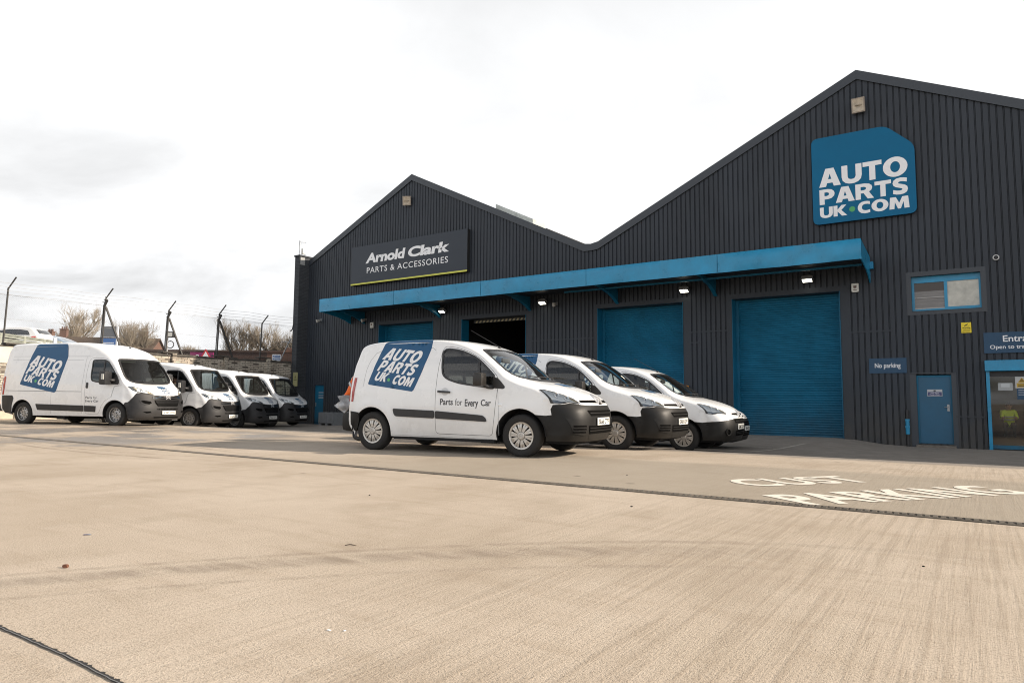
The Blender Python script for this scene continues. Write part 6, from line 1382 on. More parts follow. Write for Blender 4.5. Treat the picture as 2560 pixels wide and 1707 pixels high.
def car(name, label, loc, rot, colr, estate, sc=1.0):
    t = thing(name, label, 'car', loc, rot, 'cars on the raised deck'); t.scale = (sc, sc, sc)
    C0 = [(-2.1, .35), (-2.15, .62), (-2.12, .92), (-2.0, 1.02), (-1.75, 1.30 if estate else 1.08), (-1.45, 1.46 if estate else 1.22), (-.9, 1.50 if estate else 1.42), (-.2, 1.50), (.45, 1.40), (1.0, 1.08), (1.2, .98), (1.8, .88), (2.1, .72), (2.18, .5), (2.1, .28)]
    C1 = [(-1.9, .35), (-1.95, .62), (-1.93, .90), (-1.85, .98), (-1.62, 1.22 if estate else 1.02), (-1.35, 1.36 if estate else 1.14), (-.85, 1.40 if estate else 1.32), (-.2, 1.40), (.38, 1.31), (.86, 1.03), (1.0, .94), (1.55, .84), (1.75, .70), (1.8, .5), (1.75, .28)]
    sh = Shell([(*p, *q_, 2.8) for p, q_ in zip(C0, C1)], [(.2, .80), (.6, .88), (.9, .86), (1.2, .74), (1.5, .62)], [(-1.9, .95), (-1.5, 1), (1.2, 1), (1.8, .93)], 3)
    mb = MB(); n = sh.M*2; us = [i/10-1 for i in range(21)]
    P = [sh.band(i/2, u) for i in range(n+1) for u in us]; mb.add(P, [(i*21+j, (i+1)*21+j, (i+1)*21+j+1, i*21+j+1) for i in range(n) for j in range(20)])
    ol = [(sh.at(i/2)[2], sh.at(i/2)[3]) for i in range(n+1)]
    for sg in (-1, 1):
        c = sum((Vector((*p, 0)) for p in ol), Vector())/len(ol); b0 = len(mb.v)
        ring = []
        for f in (1, .7, .4): ring.append([(c.x+(x-c.x)*f, c.y+(z-c.y)*f) for x, z in ol])
        V = [sh.side(x, z, sg) for r_ in ring for x, z in r_]+[sh.side(c.x, c.y, sg)]; m = n+1
        F = [(k*m+i, k*m+i+1, (k+1)*m+i+1, (k+1)*m+i) for k in range(2) for i in range(m-1)]+[(2*m+i, 2*m+i+1, 3*m) for i in range(m-1)]
        mb.add(V, F)
    bd = mb.build('body', mat('car_paint_'+name+str(len(CACHE)), colr, .25, 0, coat=.8), smooth=True, merge=1e-3); bd.parent = t
    sd = [(-1.55, .98), (-1.35, 1.26), (-.85, 1.33), (-.2, 1.34), (.30, 1.26), (.78, .98)] if estate else [(-1.2, .98), (-.85, 1.24), (-.3, 1.34), (.30, 1.26), (.78, .98)]
    M_cg = mat('car_dark_glass', (.03, .035, .04), .08, coat=1.0)
    for sg in (-1, 1):
        o = part(patch(MB(), side_fn(sh, sg), sd, .006, .006), 'side_window', M_cg, t)
        o = part(patch(MB(), side_fn(sh, sg), [(-1.93, .72), (-1.62, .74), (-1.66, .90), (-1.90, .92)], .01, .01), 'tail_lamp', mat('car_red', (.55, .03, .03), .2), t)
        o = part(patch(MB(), side_fn(sh, sg), [(1.72, .62), (1.40, .70), (1.50, .80), (1.70, .74)], .01, .01), 'headlight', M_lampb, t)
    rf = band_fn(sh, 9, 21, 2, False) if estate else band_fn(sh, 8, 19, 2, False)
    part(patch(MB(), rf, [(-.55, 1.10 if estate else 1.10), (.55, 1.10), (.48, 1.36 if estate else 1.30), (-.48, 1.36 if estate else 1.30)], .006, 0), 'rear_window', M_cg, t)
    wf_ = band_fn(sh, 23, 32, 2, True); part(patch(MB(), wf_, [(-.6, 1.06), (.6, 1.06), (.52, 1.36), (-.52, 1.36)], .006, 0), 'windscreen', M_cg, t)
    for x in (-1.3, 1.3):
        for y in (-.78, .78): wheel(t, x, y, .32, .2, 'trim')
    CACHE['car'+name+label] = 1
    return t
car('parked_car', 'white estate car with red tail lamp on the deck at far left', (-49.0, 17.5, 3.53), R(214), (.72, .73, .74), True)
car('parked_car', 'blue grey car right behind the white estate on the deck', (-53.0, 20.9, 3.5), R(214), (.30, .38, .48), False)
car('parked_car', 'low white car nose showing past the end of the guard rail', (-56.3, 22.3, 3.55), R(34), (.75, .76, .76), False)

# houses and sheds beyond
M_hbrick = brick_mat('house_brick', (.14, .065, .045), (.17, .085, .06), (.16, .13, .11), 1.0)
M_tile = mat('roof_tile_brown', (.085, .060, .045), .8, 0, .3, 2.0); M_otile = mat('roof_tile_orange', (.42, .15, .06), .8, 0, .2, 4.0)
def house(name, label, cat, x, y, z, w, d, h, roofh, rot, wallm, roofm, chims=(), wins=()):
    t = thing(name, label, cat, (x, y, z), rot)
    mb = MB(); mb.box(-w/2, w/2, -d/2, d/2, 0, h)
    if roofh: mb.prism([(-d/2, h), (d/2, h), (0, h+roofh)], -w/2+.01, w/2-.01, 'x')
    o = mb.build('wall', wallm); o.parent = t
    if roofh:
        mb = MB(); e = .25
        for s in (-1, 1):
            mb.add([(-w/2-e, s*(d/2+e), h-.1), (w/2+e, s*(d/2+e), h-.1), (w/2+e, 0, h+roofh+.06), (-w/2-e, 0, h+roofh+.06), (-w/2-e, s*(d/2+e), h-.22), (w/2+e, s*(d/2+e), h-.22), (w/2+e, 0, h+roofh-.06), (-w/2-e, 0, h+roofh-.06)], [(0,1,2,3), (4,5,6,7), (0,1,5,4), (1,2,6,5), (3,0,4,7)])
    else:
        mb = MB(); mb.box(-w/2-.1, w/2+.1, -d/2-.1, d/2+.1, h, h+.16)
    r_ = mb.build('roof', roofm); r_.parent = t
    for cx in chims:
        mb = MB(); mb.box(cx-.40, cx+.40, -.3, .3, h+roofh-.5, h+roofh+.95); mb.box(cx-.46, cx+.46, -.36, .36, h+roofh+.951, h+roofh+1.05)
        for k in (-.22, .05, .28): mb.tube([(cx+k, 0, h+roofh+1.05), (cx+k, 0, h+roofh+1.35)], .10, 8)
        o = mb.build('chimney', M_hbrick); o.parent = r_
    for wx, wz, ww, wh_ in wins:
        mb = MB(); mb.box(wx-ww/2, wx+ww/2, -d/2-.02, -d/2+.02, wz, wz+wh_); o = mb.build('window', mat('far_window', (.05, .06, .07), .1)); o.parent = t
    return t
rot0 = R(34)
house('terraced_house', 'dark roofed house row with chimneys far behind the wall', 'house', -96.5, 43.5, 2.9, 16, 8, 3.4, 2.3, rot0+R(10), M_hbrick, M_tile, (-3.6, 6.2), ((-3, 1.2, 1.2, 1.2), (2, 1.2, 1.2, 1.2)))
house('terraced_house', 'brown roofed house with one chimney left of the long shed', 'house', -90.0, 52, 2.0, 12, 8, 2.6, 2.0, rot0+R(10), M_hbrick, M_tile, (-3.5,), ((0, 1, 1.2, 1.1),))
house('terraced_house', 'house beyond the raised deck, only its chimney showing over the white car', 'house', -104, 40.3, 3.1, 9, 8, 3.2, 2.2, rot0, M_hbrick, M_tile, (1.2,), ((0, 1.2, 1.2, 1.2),))
house('retail_shed', 'long low dark brown shed carrying the purple sign', 'shed', -58.6, 36.6, 1.9, 15, 6, 2.95, 0, rot0+R(2), mat('shed_dark_brown', (.055, .032, .026), .8, 0, .2, 1.0), mat('shed_roof', (.075, .050, .042), .8), ())
t = thing('shop_sign', 'purple sign with white letters behind the red triangle road sign', 'sign', (-52.4, 31.95, 3.6), R(34))
mb = MB(); mb.box(-.95, .95, 0, .12, 0, .92); o = mb.build('panel', mat('sign_purple', (.22, .012, .10), .5)); o.parent = t
mb = MB(); wall_text(mb, 'Celot', -.55, .62, .22, .72, -.012, .02); o = mb.build('lettering', M_signw); o.parent = t
t = thing('road_sign', 'white triangle road sign with red border above the brick wall', 'road sign', (-44.75, 27.6, 1.6), R(34))
mb = MB(); mb.tube([(0, .06, 0), (0, .06, 2.5)], .035, 6); o = mb.build('post', M_galv); o.parent = t
mb = MB(); mb.prism(rounded([(-.42, 1.92), (.42, 1.92), (0, 2.66)], .05, 4), -.02, .0, 'y'); o = mb.build('border', mat('sign_red', (.55, .02, .03), .4)); o.parent = t
mb = MB(); mb.prism([(-.26, 2.0), (.26, 2.0), (0, 2.46)], -.028, -.022, 'y'); o = mb.build('face', M_signw); o.parent = t
mb = MB(); mb.prism([(-.10, 2.02), (.10, 2.02), (.07, 2.10), (-.07, 2.10)], -.034, -.030, 'y'); o = mb.build('symbol', M_ink); o.parent = t
t = thing('brick_shed', 'small red brick building with a chimney block right beside the warehouse', 'building', (-37.9, 28.75, 1.6), R(34))
mb = MB(); mb.box(-.95, 3.2, 0, 3, -.2, 2.22); mb.box(.10, .75, .2, .9, 2.22, 2.55); o = mb.build('wall', M_hbrick); o.parent = t
mb = MB(); mb.box(-1.0, 3.25, -.05, 3.05, 2.221, 2.27); o = mb.build('parapet', mat('parapet_brown', (.10, .05, .035), .8)); o.parent = t
mb = MB(); mb.box(.76, 1.15, .15, .9, 2.27, 2.50); o = mb.build('roof_block', mat('orange_block', (.50, .16, .08), .7)); o.parent = t
t = thing('lamp_pole', 'thin street pole with short crossarm behind the brick building', 'pole', (-37.7, 29.6, 1.6), R(34))
mb = MB(); mb.tube([(0, 0, 0), (0, 0, 3.9)], .05, 6); o = mb.build('pole', M_galv); o.parent = t
mb = MB(); mb.tube([(-1.0, 0, 3.0), (.2, 0, 2.95)], .03, 5); o = mb.build('crossarm', M_galv); o.parent = t
t = thing('safety_sign', 'small blue and white notice fixed above the wall near the warehouse', 'sign', (-33.82, 25.3, 2.60), R(34))
mb = MB(); mb.box(-.25, .25, 0, .03, .38, .78, 0); o = mb.build('panel', M_signw); o.parent = t
mb = MB(); mb.box(-.11, .22, -.012, -.002, .60, .71); mb.box(-.11, .22, -.012, -.002, .45, .56); o = mb.build('blue_bands', mat('sign_mid_blue', (.03, .13, .38), .5)); o.parent = t
for z_ in (.64, .67, .49, .52): mb = MB(); mb.box(-.09, .20, -.016, -.013, z_-.006, z_+.006); o = mb.build('text_line', M_signw); o.parent = t
mb = MB(); disc(mb, -.18, .655, .045, -.006, 12); disc(mb, -.18, .505, .045, -.006, 12); o = mb.build('symbols', MATS['sign_mid_blue']); o.parent = t
mb = MB(); mb.tube([(0, .05, -1.2), (0, .05, .7)], .025, 5); o = mb.build('post', M_galv); o.parent = t
t = thing('service_sign', 'tall post sign with grey panel over a blue panel beyond the wall', 'sign', (-47.2, 22.25, 2.25), R(34))
mb = MB(); mb.box(-.48, .40, 0, .08, 2.50, 3.20); o = mb.build('upper_panel', mat('sign_grey_dark', (.11, .12, .14), .5)); o.parent = t
mb = MB(); mb.box(-.62, .42, 0, .08, 1.85, 2.42); o = mb.build('lower_panel', mat('sign_mid_blue', (.03, .13, .38), .5)); o.parent = t
for z_ in (2.0, 2.12): mb = MB(); mb.box(-.50, .30, -.008, -.002, z_-.025, z_+.025); o = mb.build('text_line', M_signw); o.parent = t
mb = MB(); mb.box(.43, .53, 0, .1, -.3, 3.2); o = mb.build('post', M_signw); o.parent = t
t = thing('traffic_cone', 'tiny orange cone on the roof line left of the blue panel sign', 'cone', (-56.4, 23.9, 4.15))
mb = MB(); mb.lathe([(.0, .55), (.05, .55), (.17, .05), (.24, .04), (.24, 0)], 12, Matrix.Rotation(R(90), 4, 'X')); o = mb.build('cone', M_orange, smooth=True, sharp=50); o.parent = t
mb = MB(); mb.lathe([(.09, .40), (.125, .27)], 12, Matrix.Rotation(R(90), 4, 'X')); o = mb.build('band', M_refl, smooth=True); o.parent = t
t = thing('yard_floodlight', 'small floodlight with a round bracket fixed behind the third fence post', 'floodlight', (-57.0, 31.6, 1.9), R(34))
mb = MB(); mb.tube([(0, 0, 0), (0, 0, 4.6)], .06, 6); o = mb.build('pole', M_galv); o.parent = t
mb = MB(); mb.rbox(-.05, .55, -.2, .2, 4.0, 4.5, .04); o = mb.build('housing', M_trim); o.parent = t
mb = MB(); mb.quad((.1, -.205, 4.08), (.48, -.205, 4.08), (.48, -.205, 4.4), (.1, -.205, 4.4)); o = mb.build('lamp_face', M_lgrey); o.parent = t
mb = MB(); mb.tube([(.25+.3*math.cos(a*math.pi/8), 0, 3.4+.3*math.sin(a*math.pi/8)) for a in range(17)], .04, 5); o = mb.build('round_bracket', M_trim); o.parent = t

# bare winter trees
def bare_tree(seed, height, spread, density=1.0, base=0.22):
    rg = random.Random(seed); tr = MB(); tw = MB()
    def grow(p, d, l, r, lev):
        pts = [p]; q = p.copy(); dd = d.copy(); n = 4
        for i in range(n):
            dd = (dd+Vector((rg.uniform(-1, 1), rg.uniform(-1, 1), rg.uniform(-.3, .8)))*.13).normalized(); q = q+dd*l/n; pts.append(q.copy())
        (tr if lev < 3 else tw).tube(pts, [r*(1-.5*i/n) for i in range(n+1)], 5 if lev < 2 else 3, 0, False)
        if lev >= 5: return
        k = {0: 6, 1: 5, 2: 5, 3: 5, 4: 4}[lev]
        k = max(2, int(k*density+rg.random()*.8))
        for i in range(k):
            f = rg.uniform(.35, 1.0) if lev else rg.uniform(.22, 1.0); idx = min(n-1, int(f*n)); b = pts[idx].lerp(pts[idx+1], f*n-idx)
            ax = dd.orthogonal().normalized(); ax.rotate(Matrix.Rotation(rg.uniform(0, 6.283), 3, dd)); ang = rg.uniform(.30, .75)*spread
            nd = (dd*math.cos(ang)+ax*math.sin(ang)); nd.z += .34; nd.normalize()
            grow(b, nd, l*rg.uniform(.52, .80), max(r*.5, .008), lev+1)
    grow(Vector((0, 0, 0)), Vector((0, 0, 1)), height*.34, base, 0)
    return tr, tw
M_bark = mat('winter_bark', (.11, .088, .062), .9, 0, .3, 6.0); M_twig = mat('winter_twigs', (.25, .21, .16), .9, 0, .2, 3.0)
TREES = []
for sd, h_, spd in ((3, 9.0, 1.0), (8, 9.5, .95), (21, 8.0, 1.15)):
    a_, b_ = bare_tree(sd, h_, spd, 1.0); TREES.append((a_, b_))
protos = []
def tree(i, label, x, y, z, H, rz):
    s = H*(1.28 if x < -65 else 1)/max(v[2] for v in TREES[i][1].v)
    t = thing('bare_tree', label, 'tree', (x*(1.28 if x < -65 else 1), y*(1.28 if x < -65 else 1), z+(.4 if x < -65 else 0)), rz, 'bare winter trees beyond the wall'); t.scale = (s*1.15, s*1.15, s)
    if len(protos) <= i or protos[i] is None:
        while len(protos) <= i: protos.append(None)
        a_, b_ = TREES[i]; tk = a_.build('trunk', M_bark); cr = b_.build('crown', M_twig); protos[i] = (tk.data, cr.data); tk.parent = t; cr.parent = t
    else:
        for nm, me in zip(('trunk', 'crown'), protos[i]): o = bpy.data.objects.new(nm, me); C.objects.link(o); o.parent = t
    return t
tree(0, 'wide bare tree standing alone behind the tall white van and its fence post', -81.5, 35.0, 2.0, 9.6, .4)
tree(2, 'small pale bare tree just right of the post sign with blue panel', -70.9, 36.2, 2.0, 7.0, 2.0)
tree(2, 'thin bare shrub-like tree behind the third fence post', -72.0, 42.5, 2.0, 4.8, 4.0)
tree(1, 'big bare tree above the brick wall, left of the last fence post', -58.4, 39.3, 1.6, 7.2, 1.0)
tree(0, 'bare tree between the last fence post and the warehouse', -56.2, 41.2, 1.6, 6.9, 2.6)
tree(1, 'bare tree partly hidden by the brick buttress of the warehouse', -53.6, 42.6, 1.6, 6.6, 5.0)
tree(2, 'low bare tree in front of the red brick building', -57.0, 43.5, 1.6, 5.0, 3.3)
tree(2, 'far bare tree low beyond the guard rail at the left', -96, 36.5, 2.0, 5.5, 1.4)
# low grey-brown treeline on the horizon
mb = MB(); rg = random.Random(9)
for k in range(900):
    x = rg.uniform(-230, -120); y = rg.uniform(-40, 190); h = rg.uniform(2.5, 5.5)
    for j in range(3): mb.tube([(x+rg.uniform(-1, 1), y+rg.uniform(-1, 1), 2), (x+rg.uniform(-2, 2), y+rg.uniform(-2, 2), 2+h*rg.uniform(.6, 1))], [.3, .05], 3, 0, False)
prop(mb.build('distant_wood', M_twig), 'far off bare brown wood on the horizon beyond the wall', 'wood', None, 'stuff')
# ---------------------------------------------------------------- people
def person(label, loc, rot, J, mats, hairm=None, extra=None, cat='person'):
    """J: joints of a pose; one continuous skinned body, materials chosen by the nearest bone"""
    t = thing('person', label, cat, loc, rot)
    V = []; E = []; Rd = []; idx = {}
    def v(n, p, r): idx[n] = len(V); V.append(Vector(p)); Rd.append(r)
    for n, (p, r) in J.items(): v(n, p, r)
    for a, b in (('pelvis','waist'),('waist','chest'),('chest','neck'),('neck','head0'),('head0','head1')): E.append((idx[a], idx[b]))
    for s in 'lr':
        for a, b in (('pelvis','hip'),('hip','knee'),('knee','ankle'),('ankle','toe'),('chest','shoulder'),('shoulder','elbow'),('elbow','wrist'),('wrist','palm')):
            a2 = a if a in ('pelvis', 'chest') else a+s; E.append((idx[a2], idx[b+s]))
    me = bpy.data.meshes.new('body'); me.from_pydata([tuple(p) for p in V], E, []); o = bpy.data.objects.new('body', me); C.objects.link(o)
    sk = o.modifiers.new('skin', 'SKIN')
    for i, r in enumerate(Rd): me.skin_vertices[0].data[i].radius = (r, r); me.skin_vertices[0].data[i].use_root = (i == 0)
    sb = o.modifiers.new('sub', 'SUBSURF'); sb.levels = 2; sb.render_levels = 2
    bpy.context.view_layer.update(); m2 = bpy.data.meshes.new_from_object(o.evaluated_get(bpy.context.evaluated_depsgraph_get())); bpy.data.objects.remove(o)
    b = bpy.data.objects.new('body', m2); C.objects.link(b); b.parent = t
    m2.materials.clear()
    for m in mats: m2.materials.append(m)          # skin, jacket, trousers, boots
    segs = [(a, c, k) for a, c, k in [('neck','head1',0),('chest','neck',1),('waist','chest',1),('pelvis','waist',1)]]
    for s in 'lr': segs += [('chest','shoulder'+s,1),('shoulder'+s,'elbow'+s,1),('elbow'+s,'wrist'+s,1),('wrist'+s,'palm'+s,0),('pelvis','hip'+s,1),('hip'+s,'knee'+s,2),('knee'+s,'ankle'+s,2),('ankle'+s,'toe'+s,3)]
    for p in m2.polygons:
        c = p.center; best = 1e9
        for a, d, k in segs:
            A, D = V[idx[a]], V[idx[d]]; f = max(0, min(1, (c-A).dot(D-A)/(D-A).length_squared)); q = (c-A.lerp(D, f)).length-.5*(Rd[idx[a]]*(1-f)+Rd[idx[d]]*f)
            if q < best: best = q; p.material_index = k
        p.use_smooth = True
    # fingers: four and a thumb on each palm
    for s in 'lr':
        P = V[idx['palm'+s]]; D = (P-V[idx['wrist'+s]]).normalized(); S_ = D.cross(Vector((0, 0, 1))); S_ = S_.normalized() if S_.length > .1 else Vector((0, 1, 0)); U = S_.cross(D)
        mb = MB()
        for k, l in enumerate((.060, .072, .068, .052)):
            q = P+D*.02+S_*(-.03+.02*k); mb.tube([q-D*.03, q+D*l*.45, q+D*l*.8-U*.02, q+D*l-U*.045], [.011, .010, .009, .007], 6)
        mb.tube([P-D*.02-S_*.03, P-S_*.055+D*.01, P-S_*.06+D*.045-U*.01], [.013, .011, .008], 6)
        part(mb, 'fingers', mats[0], t, smooth=True)
    H0, H1 = V[idx['head0']], V[idx['head1']]; up = (H1-H0).normalized(); fwd = (Vector((1, 0, 0))-up*up.x).normalized(); lat = up.cross(fwd); c = H0.lerp(H1, .55)
    mb = MB(); mb.add([c+fwd*.085+lat*.012-up*.03, c+fwd*.085-lat*.012-up*.03, c+fwd*.118-up*.035, c+fwd*.088+up*.02], [(0,1,2), (0,2,3), (1,3,2)]); part(mb, 'nose', mats[0], t)
    mb = MB()
    for s in (-1, 1): mb.tube([c+fwd*.093+lat*s*.034+up*.02, c+fwd*.100+lat*s*.034+up*.02], .011, 6)
    mb.tube([c+fwd*.092+lat*.025-up*.068, c+fwd*.098-up*.070, c+fwd*.092-lat*.025-up*.068], .006, 5); part(mb, 'face_features', M_hair, t)
    mb = MB()
    for s in (-1, 1): mb.tube([c+lat*s*.085-up*.03, c+lat*s*.098+up*.0, c+lat*s*.09+up*.03], [.010, .016, .010], 6)
    part(mb, 'ears', mats[0], t, smooth=True)
    bm = bmesh.new(); bmesh.ops.create_uvsphere(bm, u_segments=16, v_segments=10, radius=1); mb = MB(); bm.verts.index_update()
    vs = [c+up*(.035+v_.co.z*.098)+fwd*(-.018+v_.co.x*.104)+lat*(v_.co.y*.094) for v_ in bm.verts]
    fs = [[v_.index for v_ in f.verts] for f in bm.faces if not (f.calc_center_median().x > .35 and f.calc_center_median().z < .45) and f.calc_center_median().z > -.55]; bm.free()
    mb.add(vs, fs); part(mb, 'hair', hairm or M_hair, t, smooth=True)
    if extra: extra(t, V, idx)
    return t
def pose(bend=0, sit=False, arms='down'):
    J = {}
    if sit: hipz = .48
    else: hipz = .93
    J['pelvis'] = ((0, 0, hipz), .15); cb, sb = math.cos(R(bend)), math.sin(R(bend))
    T = lambda h, f=0: (sb*h+cb*f, 0, hipz+cb*h-sb*f)
    J['waist'] = (T(.17), .145); J['chest'] = (T(.40), .17); J['neck'] = (T(.54), .065); 
    hb = min(bend, 35); n0 = T(.54); J['head0'] = ((n0[0]+.03+.07*math.sin(R(hb)), 0, n0[2]+.07*math.cos(R(hb))), .085); h0 = J['head0'][0]; J['head1'] = ((h0[0]+.13*math.sin(R(hb)), 0, h0[2]+.13*math.cos(R(hb))), .088)
    for s, y in (('l', 1), ('r', -1)):
        J['hip'+s] = ((.0, y*.10, hipz-.06), .105)
        if sit: J['knee'+s] = ((.44, y*.13, .50), .075); J['ankle'+s] = ((.42, y*.13, .09), .05); J['toe'+s] = ((.58, y*.14, .05), .045)
        else: k = bend/40*.20; J['knee'+s] = ((.04+k, y*.11, .50), .075); J['ankle'+s] = ((-.02+k, y*.12, .09), .052); J['toe'+s] = ((.15+k, y*.13, .05), .045)
        sh_ = T(.46); J['shoulder'+s] = ((sh_[0], y*.19, sh_[2]), .085)
        if arms == 'fwd': J['elbow'+s] = ((sh_[0]+.18, y*.24, sh_[2]-.22), .055); J['wrist'+s] = ((sh_[0]+.40, y*.20, sh_[2]-.20), .038); J['palm'+s] = ((sh_[0]+.47, y*.19, sh_[2]-.20), .036)
        else: J['elbow'+s] = ((sh_[0]-.02, y*.24, sh_[2]-.29), .055); J['wrist'+s] = ((sh_[0]+.05, y*.25, sh_[2]-.54), .038); J['palm'+s] = ((sh_[0]+.07, y*.25, sh_[2]-.62), .036)
    return J
def tape(t, V, idx):
    W_, Cc = V[idx['waist']], V[idx['chest']]; d = (Cc-W_).normalized(); lat = Vector((0, 1, 0)); f = d.cross(lat)
    for h in (.10, .55):
        c = W_.lerp(Cc, h); mb = MB(); n = 20; r1, r2 = .185+.02*h, .165+.015*h
        A = [c+lat*r1*math.cos(k*math.pi/10)+f*r2*math.sin(k*math.pi/10)-d*.025 for k in range(n)]; B_ = [p+d*.05 for p in A]
        mb.add(A+B_, [(k, (k+1) % n, n+(k+1) % n, n+k) for k in range(n)]); part(mb, 'reflective_band', M_refl, t, smooth=True)
person('person in orange hi-vis jacket bending at the rear of the front small van', (-10.22, 9.43, 0.0), R(12), pose(40, False, 'fwd'), [M_skin, M_orange, M_trous, M_boot], None, tape)
M_dkj = mat('dark_jacket', (.025, .025, .028), .85, 0, .3, 12)
def olive(t, V, idx):
    mb = MB(); c = V[idx['shoulderr']]; mb.rbox(c.x-.06, c.x+.10, c.y-.10, c.y-.06, c.z-.22, c.z+.02, .02); part(mb, 'orange_panel', M_orange, t, smooth=True)
a = R(24); dx, dy = -.86, -.52
person('dark figure of a driver seated at the open window of a white van', (-22.2+dx*math.cos(a)-dy*math.sin(a), 13.85+dx*math.sin(a)+dy*math.cos(a), -.21+.50), a, pose(-8, True, 'fwd'), [mat('skin_dark', (.16, .09, .06), .6), M_dkj, M_trous, M_boot], None, olive)
person('seated figure in yellow hi-vis vest added in place of a reflection in the shop glass', (1.0, 32.0, -.42), R(-90), pose(6, True, 'fwd'), [M_skin, M_hiy, M_trous, M_boot], None, tape)  # solid figure added indoors, stands in for a reflection in the glass
t = thing('stool', 'low dark stool added under the seated stand-in figure in the shop', 'stool', (1.0, 32.02, -.40))
mb = MB(); mb.rbox(-.2, .2, -.2, .2, .28, .36, .02); o = mb.build('seat', M_trous); o.parent = t
for sx in (-1, 1):
    for sy in (-1, 1): mb = MB(); mb.tube([(sx*.14, sy*.14, .28), (sx*.18, sy*.18, 0)], .015, 6); o = mb.build('leg', M_galv); o.parent = t
# crumpled clear plastic sheet held at the back of the nearest van
rg = random.Random(4); out2 = [(-.11, .13), (-.02, .155), (.10, .15), (.24, .155), (.26, .05), (.17, -.01), (.07, -.11), (.01, -.185), (-.06, -.15), (-.13, -.10), (-.215, -.045), (-.14, .0), (-.07, .035), (-.085, .085)]
pts_, tri_ = cdt([densify(out2, .03)], [], [(x*.03-.25, z*.03-.2) for x in range(20) for z in range(13) if inpoly((x*.03-.25, z*.03-.2), out2)], .012)
tri_ = [f for f in tri_ if inpoly((sum(pts_[i][0] for i in f)/3, sum(pts_[i][1] for i in f)/3), out2)]
def crease(x, z): return .035*math.sin(x*21+z*13)+.025*math.sin(z*31-x*9)+.05*abs(math.sin((x+z)*8))
mb = MB(); mb.add([(x, crease(x, z)-.03, z) for x, z in pts_]+[(x, crease(x, z)*.6+.05, z) for x, z in pts_], tri_+[tuple(len(pts_)+i for i in reversed(f)) for f in tri_])
n_ = len(densify(out2, .03)); mb.add([(x, crease(x, z)-.03, z) for x, z in pts_[:n_]]+[(x, crease(x, z)*.6+.05, z) for x, z in pts_[:n_]], [(i, (i+1) % n_, n_+(i+1) % n_, n_+i) for i in range(n_)])
o = mb.build('plastic_bag', M_bag, merge=1e-4); prop(o, 'crumpled silvery clear plastic bag held behind the front small van', 'bag'); o.location = (-9.93, 8.98, .75); o.rotation_euler = (0, 0, R(30))
# grey pallet box by the wall
t = thing('pallet_box', 'grey plastic pallet box on feet against the dark warehouse wall', 'pallet box', (-26.72, 23.42, gz(-26.72, 23.42)))
t.scale = (.84, .80, .92); mb = MB(); w, h = 1.26, .70
for x0, x1, y0, y1 in ((-w/2, w/2, -.50, -.46), (-w/2, w/2, .42, .46), (-w/2, -w/2+.04, -.46, .42), (w/2-.04, w/2, -.46, .42)): mb.box(x0, x1, y0, y1, .12, h)
mb.box(-w/2+.04, w/2-.04, -.46, .42, .12, .16); o = mb.build('crate_body', M_grey); o.parent = t
for x in (-w/2, -.05, w/2-.10): mb = MB(); mb.box(x, x+.10, -.53, -.501, .12, h-.005); o = mb.build('rib', M_grey); o.parent = t
for x in (-w/2, -.08, w/2-.14): mb = MB(); mb.rbox(x, x+.14, -.50, .46, 0, .119, .01); o = mb.build('foot', M_grey); o.parent = t
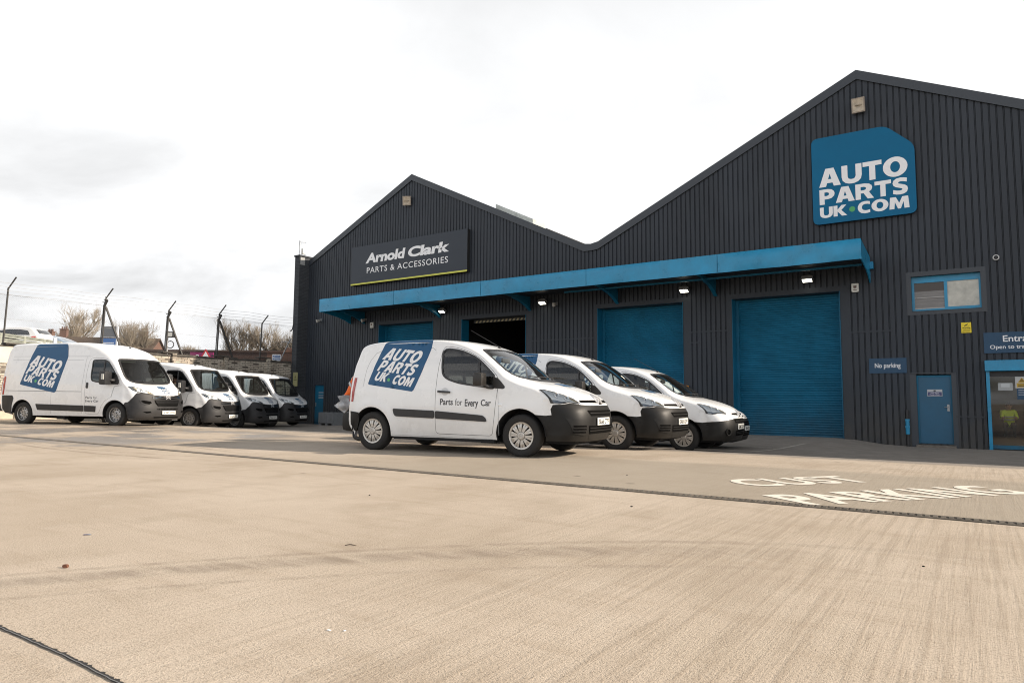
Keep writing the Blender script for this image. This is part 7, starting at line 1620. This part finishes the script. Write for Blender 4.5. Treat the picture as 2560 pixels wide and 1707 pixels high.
# litter on the concrete
def lump(name, label, cat, x, y, sx, sy, sz, m, rz=0.0, seed=1):
    rg = random.Random(seed); bm = bmesh.new(); bmesh.ops.create_cube(bm, size=2); bmesh.ops.bevel(bm, geom=bm.edges[:], offset=.35, segments=2, affect='EDGES')
    for v_ in bm.verts: v_.co = Vector((v_.co.x*sx*rg.uniform(.9, 1.1), v_.co.y*sy*rg.uniform(.9, 1.1), (v_.co.z*rg.uniform(.92, 1.08)+1.0)*sz))
    mb = MB(); bm.verts.index_update(); mb.add([v_.co for v_ in bm.verts], [[v_.index for v_ in f.verts] for f in bm.faces]); bm.free()
    o = mb.build(name, m, smooth=True, sharp=50); o.location = (x, y, gz(x, y)+.001); o.rotation_euler = (0, 0, rz); return prop(o, label, cat)
lump('brick_fragment', 'small reddish brown stub lying on the bare concrete at the left', 'stone', -3.74, 1.62, .013, .009, .008, mat('brick_stub', (.17, .075, .045), .9, 0, .3, 60), .5)
t = thing('pen', 'thin blue pen lying on the concrete left of the centre', 'pen', (-4.51, 2.06, .001), .75); t.scale = (.5, .5, .5)
mb = MB(); mb.tube([(-.035, 0, .006), (.02, 0, .006)], .0055, 8); o = mb.build('barrel', mat('pen_blue', (.03, .05, .16), .3)); o.parent = t
mb = MB(); mb.tube([(.0205, 0, .006), (.045, 0, .006), (.052, 0, .005)], [.0055, .005, .001], 8); o = mb.build('tip', mat('pen_tip', (.20, .26, .36), .3)); o.parent = t
mb = MB(); mb.tube([(-.06, 0, .006), (-.01, .006, .012), (.04, -.004, .008), (.07, .004, .006)], [.004, .005, .004, .002], 5); mb.tube([(.0, .004, .011), (.02, .03, .014)], [.003, .001], 4); mb.tube([(.02, 0, .01), (.05, -.025, .006)], [.003, .001], 4)
o = mb.build('twig', mat('twig_dark', (.035, .028, .02), .9)); o.location = (-3.0, 2.79, .001); o.rotation_euler = (0, 0, .7); o.scale = (.5, .5, .6); prop(o, 'short dark twig lying on the concrete below the nearest van', 'twig')
for i, (x, y, s, lab) in enumerate(((-.26, 4.17, .006, 'lone dark pebble on the concrete below the painted letters'), (-2.30, 5.1, .008, 'dark pebble just on the camera side of the drain'), (-4.4, 4.3, .007, 'tiny dark pebble in the middle of the concrete'), (-3.3, 7.2, .007, 'dark pebble beyond the drain left of the painted letters'), (-1.15, 1.75, .006, 'tiny dark pebble on the concrete near the camera at right'))):
    lump('pebble', lab, 'pebble', x, y, s, s*.8, s*.5, mat('pebble_dark', (.03, .026, .022), .9), i, i+2)
for i, (x, y) in enumerate(((-1.98, 1.75), (-1.93, 1.78))):
    lump('paper_scrap', ('tiny white paper scrap on the concrete bottom centre', 'smaller white scrap right beside the bigger paper scrap')[i], 'scrap', x, y, .008-.003*i, .005, .0015, M_signw, i, 9+i)
